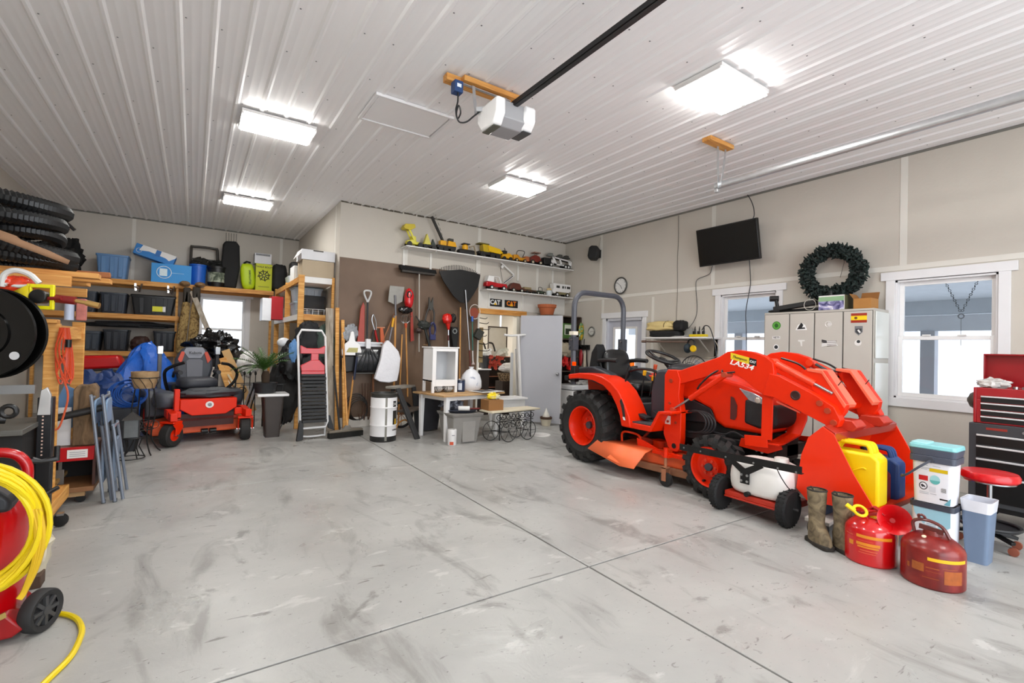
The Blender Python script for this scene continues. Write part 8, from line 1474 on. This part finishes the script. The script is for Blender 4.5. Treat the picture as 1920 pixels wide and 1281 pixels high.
t=T('yellow_hose','coiled yellow air hose hung over the compressor and trailing on the floor','hose',(-.78,3.05,0)); YH=mat('#e0c40c',.35)
for k in range(9):
    r_=.285-.013*(k%5); off=.02*(k//3); b=M(); pts=[]
    for i in range(22):
        a=-PI*.45+PI*1.18*i/21; pts.append((-.83+r_*math.cos(a)+.006*k,2.98+off+.02*math.sin(a*2+k),.545+r_*1.05*math.sin(a)))
    b.tube(pts,.0115,7); build('coil_turn',b,YH,t)
for k in range(3): build('hanging_end',M().tube([(-.575+.01*k,2.99,.62),(-.555+.01*k,2.98,.5),(-.56+.006*k,2.97,.38),(-.585,2.96,.27),(-.60,2.95,.24)],.0125,7),mat('#cfa714',.4),t)
b=M(); b.tube([(-.62,3.2,.012),(-.55,3.26,.012),(-.49,3.23,.012),(-.43,3.14,.012),(-.395,3.02,.012),(-.39,2.9,.012),(-.40,2.78,.012),(-.44,2.66,.012),(-.50,2.5,.012),(-.58,2.35,.012)],.0125,8); build('floor_run',b,YH,t)
solo('feed_sack','cream paper sack slumped on the floor behind the compressor','sack',M().blob((-.80,3.78,.17),(.30,.30,.40),.12,2.5,3,flat=.165,sq=.8),mat('#d8d0b8',.7,var=.06)); solo('brown_offcut','dark brown block on the floor beside the cream sack','offcut',M().bb(-.76,-.66,3.66,3.76,0,.07),mat('#4a3628',.7),bev=.004)
# ================= ceiling: opener, rails =================
t=T('garage_door_opener','white and grey garage door opener hung from a timber block on the ceiling','opener',(2.21,3.5,3.2))
_ob=set(bpy.data.objects)
build('timber_block',M().bb(1.86,2.62,3.76,3.84,3.72,3.782),WOODX,t,bev=.004); build('timber_block',M().bb(2.0,2.60,3.70,3.76,3.735,3.782),WOODX,t,bev=.004)
build('angle_bracket',M().bar((1.98,3.74,3.715),(2.5,3.74,3.715),.03,.006),GALV,t); 
for x in (2.10,2.44): build('strap',M().bar((x,3.72,3.72),(x,3.66,3.44),.03,.004),GALV,t)
build('side_arm',M().bar((2.08,3.62,3.46),(2.30,3.52,3.50),.03,.04),GALV,t,bev=.003)
hz=3.36
build('motor_body',M().prism([(3.36,hz+.12),(3.36,hz-.02),(3.42,hz-.08),(3.62,hz-.08),(3.66,hz-.02),(3.66,hz+.12)],2.20,2.42,'x'),mat('#9b9b9d',.4,var=.02),t,bev=.008)
build('side_cover',M().prism([(3.34,hz+.13),(3.34,hz+.0),(3.40,hz-.07),(3.60,hz-.07),(3.68,hz+.0),(3.68,hz+.13)],2.40,2.52,'x'),WHITEG,t,bev=.02); build('side_cover',M().prism([(3.34,hz+.13),(3.34,hz+.0),(3.40,hz-.09),(3.60,hz-.09),(3.68,hz+.0),(3.68,hz+.13)],2.12,2.21,'x'),WHITEG,t,bev=.02)
build('lens',M().bb(2.42,2.51,3.39,3.58,hz-.078,hz-.068),mat('#3d3e40',.3),t,bev=.006); build('lens',M().bb(2.13,2.20,3.40,3.60,hz-.098,hz-.088),mat('#57584f',.3),t,bev=.006)
build('outlet_box',M().bb(1.90,1.98,3.68,3.76,3.60,3.70),mat('#1f3f70',.5),t,bev=.004); build('box_label',M().bb(1.92,1.96,3.677,3.681,3.64,3.67),mat('#dfe6ea',.5),t)
build('power_cord',M().tube([(1.94,3.70,3.60),(1.94,3.70,3.52),(1.92,3.69,3.44),(1.93,3.68,3.36),(1.96,3.68,3.42),(1.94,3.68,3.48),(1.92,3.68,3.40),(1.94,3.66,3.33),(2.0,3.64,3.34),(2.06,3.62,3.40),(2.14,3.60,3.48)],.007,6),BLACK,t)
build('drive_rail',M().bb(2.29,2.345,-2.9,3.62,3.46,3.50),mat('#141415',.3,metal=.4),t,bev=.003); build('drive_chain',M().bb(2.30,2.335,-2.9,3.6,3.455,3.46),mat('#2a2a2b',.5),t)
for o_ in set(bpy.data.objects)-_ob: o_.location.x-=.10
t=T('door_track','galvanised overhead door track hung from a timber pad on the ceiling','track',(5.0,2.5,3.34))
build('timber_pad',M().bb(4.62,5.06,3.13,3.24,3.74,3.786),WOODX,t,bev=.004)
build('perforated_angle',M().bar((4.84,3.19,3.74),(4.985,3.27,3.32),.035,.004,(0,1,0)),GALV,t); build('perforated_angle',M().bar((4.99,3.19,3.74),(4.99,3.24,3.32),.03,.004,(0,1,0)),GALV,t)
build('track',M().prism([(4.98,3.32),(4.98,3.38),(4.988,3.388),(5.02,3.388),(5.02,3.38),(4.99,3.378),(4.99,3.324),(5.02,3.322),(5.02,3.314),(4.988,3.314)],-2.9,3.32,'y'),GALV,t,smooth=60); build('end_stop',M().bb(4.97,5.01,3.27,3.31,3.27,3.31),GALV,t,bev=.003)
# ================= groups of like things =================
GR={'storage_tote':'plastic totes on the shelves','rubber_boot':'pair of camouflage rubber boots','litter_bucket':'stacked pet litter buckets','jerry_can':'fuel cans in the loader bucket','safety_can':'round steel safety fuel cans','folding_chair':'folding chairs leaning together','ceiling_light':'ceiling light fixtures','wooden_pole':'wooden tool handles on the brown board','leaning_plank':'planks leaning behind the mower','leaning_board':'boards leaning at the wall corner','pine_plank':'planks on the lumber rack','blue_box':'blue boxes on the top alcove shelf','white_carton':'white cartons on the shelves','hanging_bag':'dark bags hanging behind the step ladder','toy_shelf':'white toy shelves','sign_plate':'black lettered plates','artificial_flowers':'artificial flower bunches','rusty_fork':'rusty prong tools','zebra_cloth':'zebra striped cloths','trash_bag':'black bags behind the mower','hunting_gear':'gear on top of the buckets','dark_antler_hook':'dark curved branches in the washroom','leaning_lath':'white posts at the doorway','paper_sheet':'loose sheets on the wall shelf','cord':'cords and wires on the right wall','paint_can':'paint cans at the work table'}
for o in bpy.data.objects:
    if o.parent is None and 'label' in o and 'group' not in o:
        k=o.name.split('.')[0]
        if k in GR: o['group']=GR[k]
